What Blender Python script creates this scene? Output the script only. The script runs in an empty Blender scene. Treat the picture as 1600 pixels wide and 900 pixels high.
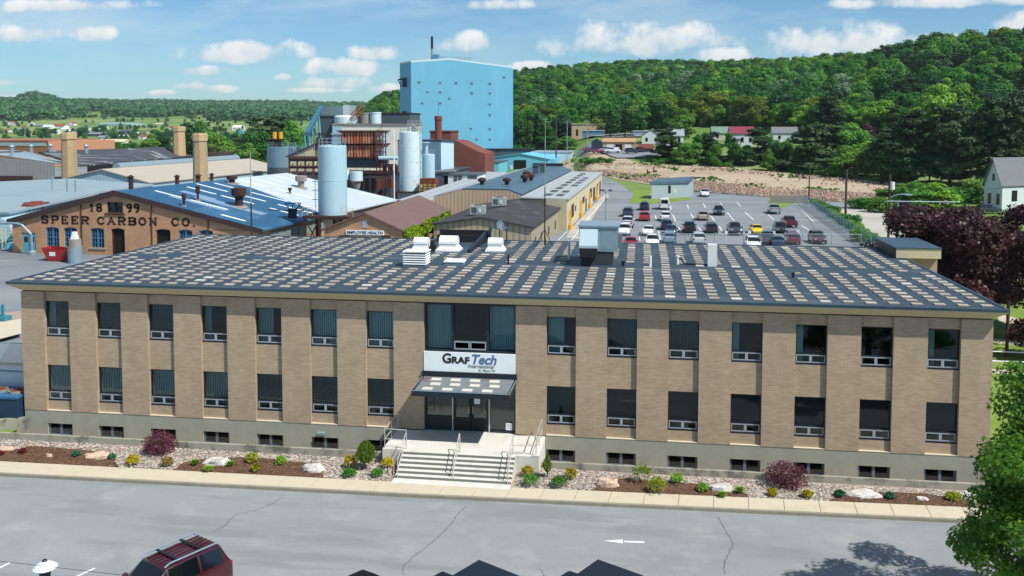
import bpy, math, random
from mathutils import Vector, Matrix, noise
R = math.radians
random.seed(7)
sc = bpy.context.scene
# ------------------------------------------------------------------ camera, sky, sun, exposure
F = 1400.0
CX, CY, CZ = 8.6562, -44.5658, 17.1849
YAW, PIT, ROL = -0.1419, 0.063, 0.0011
PX, PY = 802.774, 282.635
fwd = Vector((math.sin(YAW)*math.cos(PIT), math.cos(YAW)*math.cos(PIT), -math.sin(PIT)))
_rt = Vector((math.cos(YAW), -math.sin(YAW), 0)); _up = _rt.cross(fwd)
rt = _rt*math.cos(ROL) + _up*math.sin(ROL); up = -_rt*math.sin(ROL) + _up*math.cos(ROL)
CAM = Vector((CX, CY, CZ))
cd = bpy.data.cameras.new('camera'); co = bpy.data.objects.new('camera', cd); sc.collection.objects.link(co)
m = Matrix.Identity(4)
for i in range(3):
    m[i][0] = rt[i]; m[i][1] = up[i]; m[i][2] = -fwd[i]; m[i][3] = CAM[i]
co.matrix_world = m
cd.sensor_fit = 'HORIZONTAL'; cd.sensor_width = 36; cd.lens = F/1600*36
cd.shift_x = (800-PX)/1600; cd.shift_y = (PY-450)/1600
cd.clip_start = .5; cd.clip_end = 30000
sc.camera = co

SUN = Vector((1.85, -1.0, 2.75)).normalized()          # towards the sun
sl = bpy.data.lights.new('sun', 'SUN'); so = bpy.data.objects.new('sun', sl); sc.collection.objects.link(so)
sl.energy = 4.6; sl.angle = R(.53); sl.color = (1, .965, .9)
so.rotation_euler = SUN.to_track_quat('Z', 'Y').to_euler()

w = bpy.data.worlds.new('World'); sc.world = w; w.use_nodes = True
def sky():
    nt = w.node_tree; N = nt.nodes; L = nt.links
    for n in list(N): N.remove(n)
    def nd(t, **k):
        n = N.new(t)
        for a, b in k.items(): setattr(n, a, b)
        return n
    def mth(op, a, b=None, c=None):
        n = nd('ShaderNodeMath', operation=op)
        for i, x in enumerate((a, b, c)):
            if x is None: continue
            if isinstance(x, (int, float)): n.inputs[i].default_value = x
            else: L.new(x, n.inputs[i])
        return n.outputs[0]
    out = nd('ShaderNodeOutputWorld'); bg = nd('ShaderNodeBackground'); bg.inputs[1].default_value = .092
    L.new(bg.outputs[0], out.inputs[0])
    sk = nd('ShaderNodeTexSky', sky_type='NISHITA', sun_disc=False)
    sk.sun_elevation = math.asin(SUN.z); sk.sun_rotation = math.atan2(SUN.x, SUN.y)
    sk.air_density = 1.0; sk.dust_density = .3; sk.ozone_density = 2.0; sk.altitude = 400
    tc = nd('ShaderNodeTexCoord'); sep = nd('ShaderNodeSeparateXYZ'); L.new(tc.outputs['Generated'], sep.inputs[0])
    x, y, z = sep.outputs
    ys = mth('MAXIMUM', y, .05)
    gx = mth('DIVIDE', x, ys); gz = mth('DIVIDE', z, ys)
    # tint of the clear sky, deeper overhead
    mul = nd('ShaderNodeMix', data_type='RGBA', blend_type='MULTIPLY'); mul.inputs[0].default_value = 1
    L.new(sk.outputs[0], mul.inputs[6]); mul.inputs[7].default_value = (.60, .87, 1.04, 1)
    base = mul.outputs[2]
    cmb = nd('ShaderNodeCombineXYZ'); L.new(gx, cmb.inputs[0]); L.new(gz, cmb.inputs[1])
    def noise_(scale, det=8, rough=.6, vec=None, sx=1, sy=1):
        mp = nd('ShaderNodeMapping'); mp.inputs['Scale'].default_value = (sx, sy, 1)
        L.new(vec or cmb.outputs[0], mp.inputs[0])
        n = nd('ShaderNodeTexNoise'); n.inputs['Scale'].default_value = scale; n.inputs['Detail'].default_value = det
        n.inputs['Roughness'].default_value = rough; L.new(mp.outputs[0], n.inputs['Vector']); return n.outputs['Fac']
    n1 = noise_(22, 9, .6); n2 = noise_(9, 3, .5); nw = noise_(3.2, 6, .62, None, 1, 4.5)
    # thin high veil, thicker to the upper right
    veil = mth('MULTIPLY', mth('SUBTRACT', nw, .43), 3.4)
    up_ = mth('MULTIPLY', mth('SUBTRACT', gz, .035), 9); up_.node.use_clamp = True
    vm = mth('MULTIPLY', veil, up_); vm.node.use_clamp = True
    vm = mth('MULTIPLY', vm, .82)
    mx = nd('ShaderNodeMix', data_type='RGBA'); L.new(vm, mx.inputs[0]); L.new(base, mx.inputs[6]); mx.inputs[7].default_value = (6.6, 7.6, 8.0, 1)
    col = mx.outputs[2]
    # cumulus: world-space directions and sizes (x/y, z/y)
    def dirn(u, v):
        d = fwd + rt*(u-PX)/F - up*(v-PY)/F
        return d.x/d.y, d.z/d.y
    clouds = [(378, 84, 92, 17), (538, 108, 58, 15), (320, 112, 36, 8), (585, 85, 40, 13), (525, 132, 50, 11), (441, 121, 15, 6), (40, 56, 62, 13), (143, 55, 36, 13),
              (345, 140, 26, 6), (300, 137, 26, 7), (258, 146, 25, 5), (22, 130, 30, 6), (728, 68, 40, 16), (1005, 67, 108, 26), (1115, 88, 46, 12), (1305, 70, 92, 26), (1130, 90, 40, 12),
              (1450, 66, 40, 11), (1600, 40, 40, 18), (790, 8, 46, 9), (605, 142, 34, 9), (828, 106, 26, 8), (1480, 4, 150, 9), (500, 142, 60, 5), (110, 10, 120, 10), (20, 152, 40, 5), (720, 130, 50, 8), (1900, 60, 120, 30), (-250, 70, 130, 22)]
    dens = None; shade = None
    for (u, v, rw, rh) in clouds:
        a, b = dirn(u, v); sx = rw/F*1.25; sy = rh/F*1.35
        dx = mth('DIVIDE', mth('SUBTRACT', gx, a), sx)
        dz = mth('DIVIDE', mth('SUBTRACT', gz, b), sy)
        dzn = mth('MULTIPLY', mth('MINIMUM', dz, 0), 1.5)          # flatter below
        dzp = mth('MAXIMUM', dz, 0)
        e = mth('ADD', mth('MULTIPLY', dx, dx), mth('ADD', mth('MULTIPLY', dzn, dzn), mth('MULTIPLY', dzp, dzp)))
        f = mth('SUBTRACT', 1, e)
        s = mth('MULTIPLY_ADD', dz, .5, .5); s.node.use_clamp = True
        if dens is None: dens, shade = f, mth('MULTIPLY', s, mth('GREATER_THAN', f, -.6))
        else:
            gt = mth('GREATER_THAN', f, dens)
            mi = nd('ShaderNodeMix', data_type='FLOAT'); L.new(gt, mi.inputs[0]); L.new(shade, mi.inputs[2]); L.new(s, mi.inputs[3]); shade = mi.outputs[0]
            dens = mth('MAXIMUM', dens, f)
    nn = mth('ADD', mth('MULTIPLY', mth('SUBTRACT', n1, .5), 4.4), mth('MULTIPLY', mth('SUBTRACT', n2, .5), 1.6))
    d = mth('MULTIPLY', mth('ADD', mth('MAXIMUM', dens, -3), nn), 1.25); d.node.use_clamp = True
    d = mth('MULTIPLY', d, .93)
    sh = mth('ADD', shade, mth('MULTIPLY', mth('SUBTRACT', n1, .5), 2.0)); sh.node.use_clamp = True
    cc = nd('ShaderNodeMix', data_type='RGBA'); L.new(sh, cc.inputs[0]); cc.inputs[6].default_value = (5.0, 6.2, 7.0, 1); cc.inputs[7].default_value = (8.9, 9.0, 8.9, 1)
    fin = nd('ShaderNodeMix', data_type='RGBA'); L.new(d, fin.inputs[0]); L.new(col, fin.inputs[6]); L.new(cc.outputs[2], fin.inputs[7])
    L.new(fin.outputs[2], bg.inputs[0])
sky()
sc.view_settings.view_transform = 'Standard'; sc.view_settings.look = 'None'
sc.view_settings.exposure = 0.24; sc.view_settings.gamma = 1
try: sc.view_settings.use_curve_mapping = False
except Exception: pass
sc.cycles.max_bounces = 6; sc.cycles.transparent_max_bounces = 12; sc.cycles.diffuse_bounces = 3; sc.cycles.glossy_bounces = 3
sc.cycles.use_denoising = True; sc.cycles.caustics_reflective = False; sc.cycles.caustics_refractive = False

# ------------------------------------------------------------------ helpers
def ray(u, v): return fwd + rt*(u-PX)/F - up*(v-PY)/F
def at(u, v, z=0.):
    d = ray(u, v); t = (z-CZ)/d.z; return CAM + d*t
def aty(u, v, y):
    d = ray(u, v); t = (y-CY)/d.y; return CAM + d*t
def atd(u, v, dist):                                    # forward distance
    return CAM + ray(u, v)*dist
def ppm(p): return F/((Vector(p)-CAM).dot(fwd))

def hx(s):                                              # sRGB hex -> linear
    c = [int(s[i:i+2], 16)/255 for i in (0, 2, 4)]
    return tuple((x/12.92 if x <= .04045 else ((x+.055)/1.055)**2.4) for x in c)+(1,)

class MB:
    def __init__(s): s.v = []; s.f = []; s.m = []
    def add(s, vs, fs, mi=0):
        b = len(s.v); s.v += [tuple(v) for v in vs]; s.f += [tuple(b+i for i in f) for f in fs]; s.m += [mi]*len(fs); return s
    def box(s, x0, x1, y0, y1, z0, z1, mi=0):
        return s.add([(x0,y0,z0),(x1,y0,z0),(x1,y1,z0),(x0,y1,z0),(x0,y0,z1),(x1,y0,z1),(x1,y1,z1),(x0,y1,z1)],
                     [(0,3,2,1),(4,5,6,7),(0,1,5,4),(1,2,6,5),(2,3,7,6),(3,0,4,7)], mi)
    def rbox(s, c, sx, sy, sz, rz=0, mi=0, taper=1):     # rotated box, c = centre of the base
        co_, si = math.cos(rz), math.sin(rz); vs = []
        for z, k in ((0, 1), (sz, taper)):
            for x, y in ((-1,-1),(1,-1),(1,1),(-1,1)):
                x *= sx/2*k; y *= sy/2*k; vs.append((c[0]+x*co_-y*si, c[1]+x*si+y*co_, c[2]+z))
        return s.add(vs, [(0,3,2,1),(4,5,6,7),(0,1,5,4),(1,2,6,5),(2,3,7,6),(3,0,4,7)], mi)
    def quad(s, a, b, c, d, mi=0): return s.add([a,b,c,d], [(0,1,2,3)], mi)
    def slab(s, pts, t, mi=0):                           # polygon pts (3-D) thickened downwards by t
        n = len(pts); vs = [tuple(p) for p in pts]+[(p[0],p[1],p[2]-t) for p in pts]
        return s.add(vs, [tuple(range(n)), tuple(range(2*n-1, n-1, -1))]+[(i, n+i, n+(i+1)%n, (i+1)%n) for i in range(n)], mi)
    def prism(s, pts, z0, z1=None, mi=0):                # pts xy (z top from point if 3-D)
        top = [(p[0], p[1], p[2] if z1 is None else z1) for p in pts]; n = len(pts)
        vs = top+[(p[0],p[1],z0) for p in pts]
        return s.add(vs, [tuple(range(n)), tuple(range(2*n-1, n-1, -1))]+[(i, n+i, n+(i+1)%n, (i+1)%n) for i in range(n)], mi)
    def tube(s, p0, p1, r, n=8, r1=None, mi=0):
        p0, p1 = Vector(p0), Vector(p1); d = (p1-p0)
        if d.length < 1e-6: return s
        d.normalize(); a = d.orthogonal().normalized(); b = d.cross(a); r1 = r if r1 is None else r1
        vs = []
        for p, q in ((p0, r), (p1, r1)):
            for i in range(n):
                t = 2*math.pi*i/n; vs.append(tuple(p+(a*math.cos(t)+b*math.sin(t))*q))
        return s.add(vs, [tuple(range(n-1,-1,-1)), tuple(range(n, 2*n))]+[(i,(i+1)%n,n+(i+1)%n,n+i) for i in range(n)], mi)
    def path(s, pts, r, n=6, mi=0):
        for a, b in zip(pts, pts[1:]): s.tube(a, b, r, n, None, mi)
        return s
    def lathe(s, c, prof, n=20, mi=0):                   # prof = [(r, z)], closed at the ends when r == 0
        vs = []
        for r, z in prof:
            for i in range(n):
                t = 2*math.pi*i/n; vs.append((c[0]+r*math.cos(t), c[1]+r*math.sin(t), c[2]+z))
        fs = []
        for k in range(len(prof)-1):
            for i in range(n): j = (i+1)%n; fs.append((k*n+i, k*n+j, (k+1)*n+j, (k+1)*n+i))
        fs.append(tuple(range(n-1,-1,-1))); fs.append(tuple(range((len(prof)-1)*n, len(prof)*n)))
        return s.add(vs, fs, mi)
    def each(s, name, mat, parent, nv=8, nf=6, par2=None):   # every box in the builder becomes a part of its own
        for k in range(len(s.v)//nv):
            q = MB(); q.v = s.v[k*nv:(k+1)*nv]; q.f = [tuple(i-k*nv for i in f) for f in s.f[k*nf:(k+1)*nf]]; q.m = [0]*nf; q.build(name, mat, parent)
    def build(s, name, mat, parent=None, local=False, smooth=False, label=None):
        me = bpy.data.meshes.new(name)
        off = Vector((0,0,0))
        if parent is not None and not local:
            p = parent
            while p is not None: off += p.location; p = p.parent
        me.from_pydata([(x-off.x, y-off.y, z-off.z) for x, y, z in s.v], [], s.f)
        mats = mat if isinstance(mat, (list, tuple)) else [mat]
        for q in mats: me.materials.append(q)
        if len(mats) > 1: me.polygons.foreach_set('material_index', s.m)
        if smooth: me.polygons.foreach_set('use_smooth', [True]*len(me.polygons))
        me.update()
        o = bpy.data.objects.new(name, me); sc.collection.objects.link(o)
        if parent is not None: o.parent = parent
        if label: o['label'] = label
        return o

def tag(o, label=None, cat=None, group=None, kind=None):
    if label: o['label'] = label
    if cat: o['category'] = cat
    if group: o['group'] = group
    if kind: o['kind'] = kind
    return o
def thing(name, label, cat, loc=(0,0,0), rz=0, group=None):
    o = bpy.data.objects.new(name, None); sc.collection.objects.link(o); o.empty_display_size = .2
    o.location = loc; o.rotation_euler = (0,0,rz); return tag(o, label, cat, group)
def struct(name, mb, mat, smooth=False): return tag(mb.build(name, mat, smooth=smooth), kind='structure')
def children(o): return KIDS.get(o.name) or [c for c in sc.collection.objects if c.parent == o]
KIDS = {}
def remember(root):                                     # remember the tree once, before it is copied
    for o in [root]+[c for c in sc.collection.objects if c.parent == root]:
        KIDS[o.name] = [c for c in sc.collection.objects if c.parent == o]
def copy_tree(o, parent=None, kids=None):
    c = o.copy(); sc.collection.objects.link(c)
    if parent is not None: c.parent = parent
    for ch in (KIDS.get(o.name) or []): copy_tree(ch, c)
    return c
def text(body, size, loc, rot, mat, parent, name='lettering', shear=0, offset=0, ext=.003, align='LEFT', fit=None):
    cu = bpy.data.curves.new(name, 'FONT'); cu.body = body; cu.size = size; cu.shear = shear; cu.offset = offset; cu.extrude = ext
    cu.align_x = align; cu.resolution_u = 4; tmp = bpy.data.objects.new('tmp', cu); sc.collection.objects.link(tmp); bpy.context.view_layer.update()
    me = bpy.data.meshes.new_from_object(tmp.evaluated_get(bpy.context.evaluated_depsgraph_get())); me.name = name; bpy.data.objects.remove(tmp)
    me.materials.clear(); me.materials.append(mat); o = bpy.data.objects.new(name, me); sc.collection.objects.link(o); off = Vector(loc)
    p = parent
    while p is not None: off -= p.location; p = p.parent
    if fit: xs_ = [v.co.x for v in me.vertices]; o.scale = (fit/(max(xs_)-min(xs_)), 1, 1)
    o.location = off; o.rotation_euler = rot; o.parent = parent; return o

# ------------------------------------------------------------------ materials
def newmat(name):
    mt = bpy.data.materials.new(name); mt.use_nodes = True; nt = mt.node_tree
    for n in list(nt.nodes): nt.nodes.remove(n)
    o = nt.nodes.new('ShaderNodeOutputMaterial'); return mt, nt, o
def mathn(nt, op, a, b=None, clamp=False):
    n = nt.nodes.new('ShaderNodeMath'); n.operation = op; n.use_clamp = clamp
    for i, x in enumerate((a, b)):
        if x is None: continue
        if isinstance(x, (int, float)): n.inputs[i].default_value = x
        else: nt.links.new(x, n.inputs[i])
    return n.outputs[0]
def mixc(nt, f, a, b, mode='MIX'):
    n = nt.nodes.new('ShaderNodeMix'); n.data_type = 'RGBA'; n.blend_type = mode
    for i, x in ((0, f), (6, a), (7, b)):
        if isinstance(x, (int, float)): n.inputs[i].default_value = x
        elif isinstance(x, tuple): n.inputs[i].default_value = x if len(x) == 4 else (*x, 1)
        else: nt.links.new(x, n.inputs[i])
    return n.outputs[2]
def noisen(nt, vec, scale, det=4, rough=.55, sc3=None):
    if sc3:
        mp = nt.nodes.new('ShaderNodeMapping'); mp.inputs['Scale'].default_value = sc3; nt.links.new(vec, mp.inputs[0]); vec = mp.outputs[0]
    n = nt.nodes.new('ShaderNodeTexNoise'); n.inputs['Scale'].default_value = scale; n.inputs['Detail'].default_value = det
    n.inputs['Roughness'].default_value = rough; nt.links.new(vec, n.inputs['Vector']); return n.outputs['Fac']
def ramp(nt, f, lo, hi):
    n = nt.nodes.new('ShaderNodeMapRange'); n.inputs[1].default_value = lo; n.inputs[2].default_value = hi; nt.links.new(f, n.inputs[0]); return n.outputs[0]
def coords(nt, kind='Object'):
    if kind == 'World':
        g = nt.nodes.new('ShaderNodeNewGeometry'); return g.outputs['Position']
    t = nt.nodes.new('ShaderNodeTexCoord'); return t.outputs[kind]
def hsum(nt, vec):                                      # (x+y, z) for vertical faces
    s = nt.nodes.new('ShaderNodeSeparateXYZ'); nt.links.new(vec, s.inputs[0])
    a = mathn(nt, 'ADD', s.outputs[0], s.outputs[1]); c = nt.nodes.new('ShaderNodeCombineXYZ')
    nt.links.new(a, c.inputs[0]); nt.links.new(s.outputs[2], c.inputs[1]); return a, c.outputs[0], s

def M_(name, col, rough=.8, var=.15, scale=1.5, fine=.08, fscale=30, metal=0, stain=None, stain_amt=0, sscale=.4, stretch=None, bump=0, spec=.5, stripes=None, coat=0, slo=.52, shi=.68):
    """general weathered surface: colour, broad variation, fine grain, optional stains and seams"""
    mt, nt, out = newmat(name); b = nt.nodes.new('ShaderNodeBsdfPrincipled'); nt.links.new(b.outputs[0], out.inputs[0])
    vec = coords(nt)
    c = col if isinstance(col, tuple) else hx(col)
    n1 = noisen(nt, vec, scale, 5, .6); n2 = noisen(nt, vec, fscale, 3, .6)
    k = mathn(nt, 'ADD', mathn(nt, 'MULTIPLY', mathn(nt, 'SUBTRACT', n1, .5), var*3), mathn(nt, 'MULTIPLY', mathn(nt, 'SUBTRACT', n2, .5), fine*3))
    k = mathn(nt, 'ADD', k, 1)
    cc = nt.nodes.new('ShaderNodeCombineXYZ'); [nt.links.new(k, cc.inputs[i]) for i in range(3)]
    col_ = mixc(nt, 1., c, cc.outputs[0], 'MULTIPLY')
    if stain is not None:
        s = stain if isinstance(stain, tuple) else hx(stain)
        f = mathn(nt, 'MULTIPLY', ramp(nt, noisen(nt, vec, sscale, 6, .65, stretch), slo, shi), stain_amt, True)
        col_ = mixc(nt, f, col_, s)
    if stripes:                                          # (axis, period, width, factor)
        ax, per, wd, fac = stripes
        if ax == 'h': a, _, s3 = hsum(nt, vec); q = a
        else:
            s3 = nt.nodes.new('ShaderNodeSeparateXYZ'); nt.links.new(vec, s3.inputs[0]); q = s3.outputs['XYZ'.index(ax)]
        fr = mathn(nt, 'FRACT', mathn(nt, 'DIVIDE', q, per)); ln = mathn(nt, 'LESS_THAN', fr, wd/per)
        col_ = mixc(nt, mathn(nt, 'MULTIPLY', ln, fac), col_, tuple(x*.35 for x in c[:3]))
    nt.links.new(col_, b.inputs['Base Color'])
    b.inputs['Roughness'].default_value = rough; b.inputs['Metallic'].default_value = metal; b.inputs['Specular IOR Level'].default_value = spec
    b.inputs['Coat Weight'].default_value = coat; b.inputs['Coat Roughness'].default_value = .05
    if bump:
        bp = nt.nodes.new('ShaderNodeBump'); bp.inputs['Strength'].default_value = bump; bp.inputs['Distance'].default_value = .05
        nt.links.new(n2, bp.inputs['Height']); nt.links.new(bp.outputs[0], b.inputs['Normal'])
    return mt

def brick(name, c1, c2, mortar, bw=.3, bh=.067, ms=.008, stain=None, amt=0):
    mt, nt, out = newmat(name); b = nt.nodes.new('ShaderNodeBsdfPrincipled'); nt.links.new(b.outputs[0], out.inputs[0])
    vec = coords(nt); _, uv, _ = hsum(nt, vec)
    t = nt.nodes.new('ShaderNodeTexBrick'); nt.links.new(uv, t.inputs['Vector'])
    t.inputs['Color1'].default_value = hx(c1); t.inputs['Color2'].default_value = hx(c2); t.inputs['Mortar'].default_value = hx(mortar)
    t.inputs['Scale'].default_value = 1; t.inputs['Mortar Size'].default_value = ms; t.inputs['Brick Width'].default_value = bw; t.inputs['Row Height'].default_value = bh
    t.inputs['Bias'].default_value = -.1
    n1 = noisen(nt, vec, .9, 5, .6); n3 = noisen(nt, vec, 6, 3, .6, (.25, .25, 3))
    k = mathn(nt, 'ADD', mathn(nt, 'MULTIPLY', mathn(nt, 'SUBTRACT', n1, .5), .38), mathn(nt, 'MULTIPLY', mathn(nt, 'SUBTRACT', n3, .5), .35)); k = mathn(nt, 'ADD', k, mathn(nt, 'MULTIPLY', mathn(nt, 'SUBTRACT', noisen(nt, vec, 1.1, 4, .6, (1.6, 1.6, .12)), .5), .25)); k = mathn(nt, 'ADD', k, 1)
    cc = nt.nodes.new('ShaderNodeCombineXYZ'); [nt.links.new(k, cc.inputs[i]) for i in range(3)]
    col = mixc(nt, 1., t.outputs['Color'], cc.outputs[0], 'MULTIPLY')
    if stain: col = mixc(nt, mathn(nt, 'MULTIPLY', ramp(nt, noisen(nt, vec, .35, 6, .7), .5, .66), amt, True), col, hx(stain))
    nt.links.new(col, b.inputs['Base Color']); b.inputs['Roughness'].default_value = .9
    return mt

def glassm(name, tint, refl=1.0, rough=.02):
    mt, nt, out = newmat(name)
    tr = nt.nodes.new('ShaderNodeBsdfTransparent'); tr.inputs[0].default_value = tint
    gl = nt.nodes.new('ShaderNodeBsdfGlossy'); gl.inputs['Roughness'].default_value = rough; gl.inputs[0].default_value = (.9,.97,1,1)
    fr = nt.nodes.new('ShaderNodeFresnel'); fr.inputs[0].default_value = 1.55
    f = mathn(nt, 'MULTIPLY', fr.outputs[0], refl, True)
    mx = nt.nodes.new('ShaderNodeMixShader'); nt.links.new(f, mx.inputs[0]); nt.links.new(tr.outputs[0], mx.inputs[1]); nt.links.new(gl.outputs[0], mx.inputs[2])
    nt.links.new(mx.outputs[0], out.inputs[0]); return mt

def leafm(name, c1, c2, c3=None, trans=.35, rough=.6, nscale=.35):
    """foliage: colour varies leaf by leaf and clump by clump and tree by tree"""
    mt, nt, out = newmat(name)
    g = nt.nodes.new('ShaderNodeNewGeometry'); oi = nt.nodes.new('ShaderNodeObjectInfo')
    vec = coords(nt)
    n1 = noisen(nt, vec, nscale, 2, .5)
    f = mathn(nt, 'ADD', mathn(nt, 'MULTIPLY', g.outputs['Random Per Island'], .55), mathn(nt, 'MULTIPLY', ramp(nt, n1, .35, .65), .45))
    c = mixc(nt, f, hx(c1), hx(c2))
    if c3: c = mixc(nt, mathn(nt, 'MULTIPLY', ramp(nt, oi.outputs['Random'], .5, 1.), .75, True), c, hx(c3))
    k = mathn(nt, 'ADD', mathn(nt, 'MULTIPLY', oi.outputs['Random'], .5), .72)
    cc = nt.nodes.new('ShaderNodeCombineXYZ'); [nt.links.new(k, cc.inputs[i]) for i in range(3)]
    c = mixc(nt, 1., c, cc.outputs[0], 'MULTIPLY')
    d = nt.nodes.new('ShaderNodeBsdfPrincipled'); d.inputs['Roughness'].default_value = rough; d.inputs['Specular IOR Level'].default_value = .3; nt.links.new(c, d.inputs['Base Color'])
    t = nt.nodes.new('ShaderNodeBsdfTranslucent'); nt.links.new(c, t.inputs[0])
    mx = nt.nodes.new('ShaderNodeMixShader'); mx.inputs[0].default_value = trans
    nt.links.new(d.outputs[0], mx.inputs[1]); nt.links.new(t.outputs[0], mx.inputs[2]); nt.links.new(mx.outputs[0], out.inputs[0]); return mt

MT = {}
MT['brick'] = brick('tan_brick', 'b39f86', 'a48e73', '9f8c77', .3, .068, .008)
MT['plinth'] = M_('plinth_concrete', '9b9a8a', .9, .14, 1.2, .05, 25, stain='a3a18c', stain_amt=.6, sscale=1.5, stretch=(.6,.6,1.6), slo=.55, shi=.66)
MT['lowwall'] = M_('low_wall_concrete', '9c9a8a', .9, .22, 1.4, .07, 25, stain='4d4c45', stain_amt=.75, sscale=.9, slo=.5, shi=.62)
MT['ledge'] = M_('ledge_stone', 'd0c4ac', .9, .08)
MT['steps'] = M_('steps_concrete', 'd2cfc4', .9, .05, 1, .04, 40, stain='a5a294', stain_amt=.5, sscale=1.2)
MT['walk'] = M_('walk_concrete', 'c4b8a2', .92, .06, .8, .04, 40, stain='a89d88', stain_amt=.45, sscale=.8)
MT['kerb'] = M_('kerb_concrete', '8d8877', .95, .2, 2, .08, 30)
MT['cream'] = M_('cream_soffit', 'c9bb98', .7, .05)
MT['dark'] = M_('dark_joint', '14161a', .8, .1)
MT['frame'] = M_('navy_frame', '16202c', .5, .1)
MT['alu'] = M_('aluminium', 'a9b3bb', .4, .05, metal=.3)
MT['alud'] = M_('grey_sash', '65737f', .5, .06)
MT['galv'] = M_('galvanised', '8fa3ae', .5, .12, 2, .03, 20, metal=.35)
MT['rail'] = M_('rail_steel', 'c3bfba', .45, .06, metal=.3)
MT['white'] = M_('white_paint', 'dfe3e2', .6, .05)
MT['signw'] = M_('sign_white', 'e8f0f2', .5, .02, .5, .01)
MT['black'] = M_('black_paint', '0c0d10', .5, .05)
MT['slate'] = M_('slate_blue_paint', '4f6f94', .5, .02)
MT['red'] = M_('red_paint', '94221e', .5, .12)
MT['yellow'] = M_('yellow_paint', 'd8a310', .5, .1)
MT['rubber'] = M_('tyre_rubber', '141414', .85, .1)
MT['rim'] = M_('wheel_rim', '8a8f93', .35, .05, metal=.8)
MT['bark'] = M_('bark', '4b3f33', .95, .3, 3, .2, 20)
MT['pole'] = M_('pole_wood', '4a3d35', .95, .2, 2, .1, 30)
MT['poleg'] = M_('pole_grey', '9a9c9a', .7, .1)
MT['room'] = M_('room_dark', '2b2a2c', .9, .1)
MT['blind'] = M_('blind_slats', 'd2ddd6', .8, .04)
MT['blindd'] = M_('blind_dark', '6f747c', .8, .04)
MT['glass'] = glassm('window_glass', (.7,.82,.86,1), .6)
MT['glassd'] = glassm('door_glass', (.3,.37,.42,1), 1.6)
MT['carglass'] = M_('car_glass', '0b1116', .06, .02, spec=.8)
MT['stone_w'] = M_('white_boulder', 'cdc8c0', .9, .12, 2, .08, 12, stain='8e8b86', stain_amt=.7, sscale=1.6, bump=.5)
MT['stone_t'] = M_('tan_boulder', 'c9b09a', .9, .12, 2, .08, 12, stain='a5765c', stain_amt=.6, sscale=1.2, bump=.5)
MT['membrane'] = M_('roof_membrane', '33444f', .62, .1, .35, .05, 12, stain='6a6c6e', stain_amt=.65, sscale=.3, stretch=(.4,1.6,1), slo=.53, shi=.72, spec=.35)
MT['paver'] = None
MT['edge'] = M_('roof_edge_metal', '41545f', .35, .1, 3, .05, 20, metal=.4)
MT['rust'] = M_('rust', '6a3222', .9, .3, 2, .15, 15, stain='93705a', stain_amt=.5, sscale=1.2)
MT['rustd'] = M_('dark_rust', '3d2320', .9, .3, 2, .15, 15)
MT['silo'] = M_('pale_blue_steel', 'aac9d4', .45, .06, .4, .02, 8, stain='97b6c2', stain_amt=.4, sscale=.5, stretch=(1,1,.15))
MT['silo2'] = M_('pocked_white_steel', 'c8dbe0', .5, .06, .6, .03, 8, stain='7a3424', stain_amt=1., sscale=1.1, slo=.635, shi=.65)
MT['tower'] = M_('sky_blue_siding', '6aaecb', .55, .04, .12, .015, 3, stripes=('h', 1.0, .1, .22), stain='86c3dc', stain_amt=.5, sscale=.12, stretch=(1,1,.2))
MT['towerd'] = M_('sky_blue_louver', '3f7f9c', .6)
MT['teal'] = M_('light_blue_siding', '6fbcd2', .6, .05, .3, .02, 6, stripes=('h', .6, .08, .25))
MT['slateroof'] = M_('slate_blue_roof', '47606f', .5, .06, .3, .03, 5, stain='5e7a8a', stain_amt=.5, sscale=.2, stretch=(.5, 1.5, 1))
MT['tanside'] = M_('tan_siding', 'b8a288', .7, .05, .5, .02, 10, stripes=('h', .62, .14, .55))
MT['cream_w'] = M_('cream_siding', 'c9bd9c', .75, .06, .5, .02, 10, stripes=('h', 1.2, .06, .3))
MT['bldroof'] = M_('dark_shingle_roof', '393638', .85, .12, .4, .06, 8, stain='5d676a', stain_amt=.5, sscale=.4)
MT['brownroof'] = M_('brown_roof', '6d554f', .85, .1, .4, .05, 10)
MT['oldbrick'] = brick('old_red_brick', 'b98763', '9c6b50', 'b59a7c', .24, .08, .01, 'c9a272', .8)
MT['tanbrick2'] = brick('buff_brick', 'b8a078', 'a08860', '9f8f72', .24, .08, .01)
MT['redbrick'] = brick('dark_red_brick', '7c3d30', '6c3329', '77564c', .24, .08, .01)
MT['chim'] = brick('chimney_brick', 'c9ab80', 'b39468', 'ad9c80', .24, .08, .01)
MT['greymetal'] = M_('grey_metal_roof', '8fa0a6', .55, .06, .25, .02, 5, stain='7f949c', stain_amt=.6, sscale=.2, stretch=(.4,1.2,1), stripes=('X', 1.1, .08, .18))
MT['tanroof'] = M_('pale_tan_roof', 'aea596', .7, .05, .2, .03, 5, stripes=('Y', 3, .12, .18), stain='b6a78f', stain_amt=.4, sscale=.2)
MT['tinside'] = M_('tin_siding', 'a6bcc4', .6, .08, .5, .03, 5, stripes=('h', .8, .2, .4))
MT['greyside'] = M_('grey_siding', '8d8f8c', .8, .15, .5, .05, 5, stripes=('h', 1., .15, .4))
MT['tarroof'] = M_('patched_tar_roof', '3f444c', .85, .2, .2, .08, 4, stain='9a9c9c', stain_amt=.8, sscale=.16, stretch=(.3, 1.4, 1), slo=.54, shi=.6)
MT['brownside'] = M_('brown_siding', '96623f', .8, .08, .3, .03, 5, stripes=('h', 2., .1, .3))
MT['salmon'] = M_('salmon_siding', 'c48a6c', .8, .05)
MT['bluewhite'] = M_('pale_blue_siding', 'bdd8e6', .6, .04, .3, .02, 5, stripes=('h', .5, .08, .2))
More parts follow.
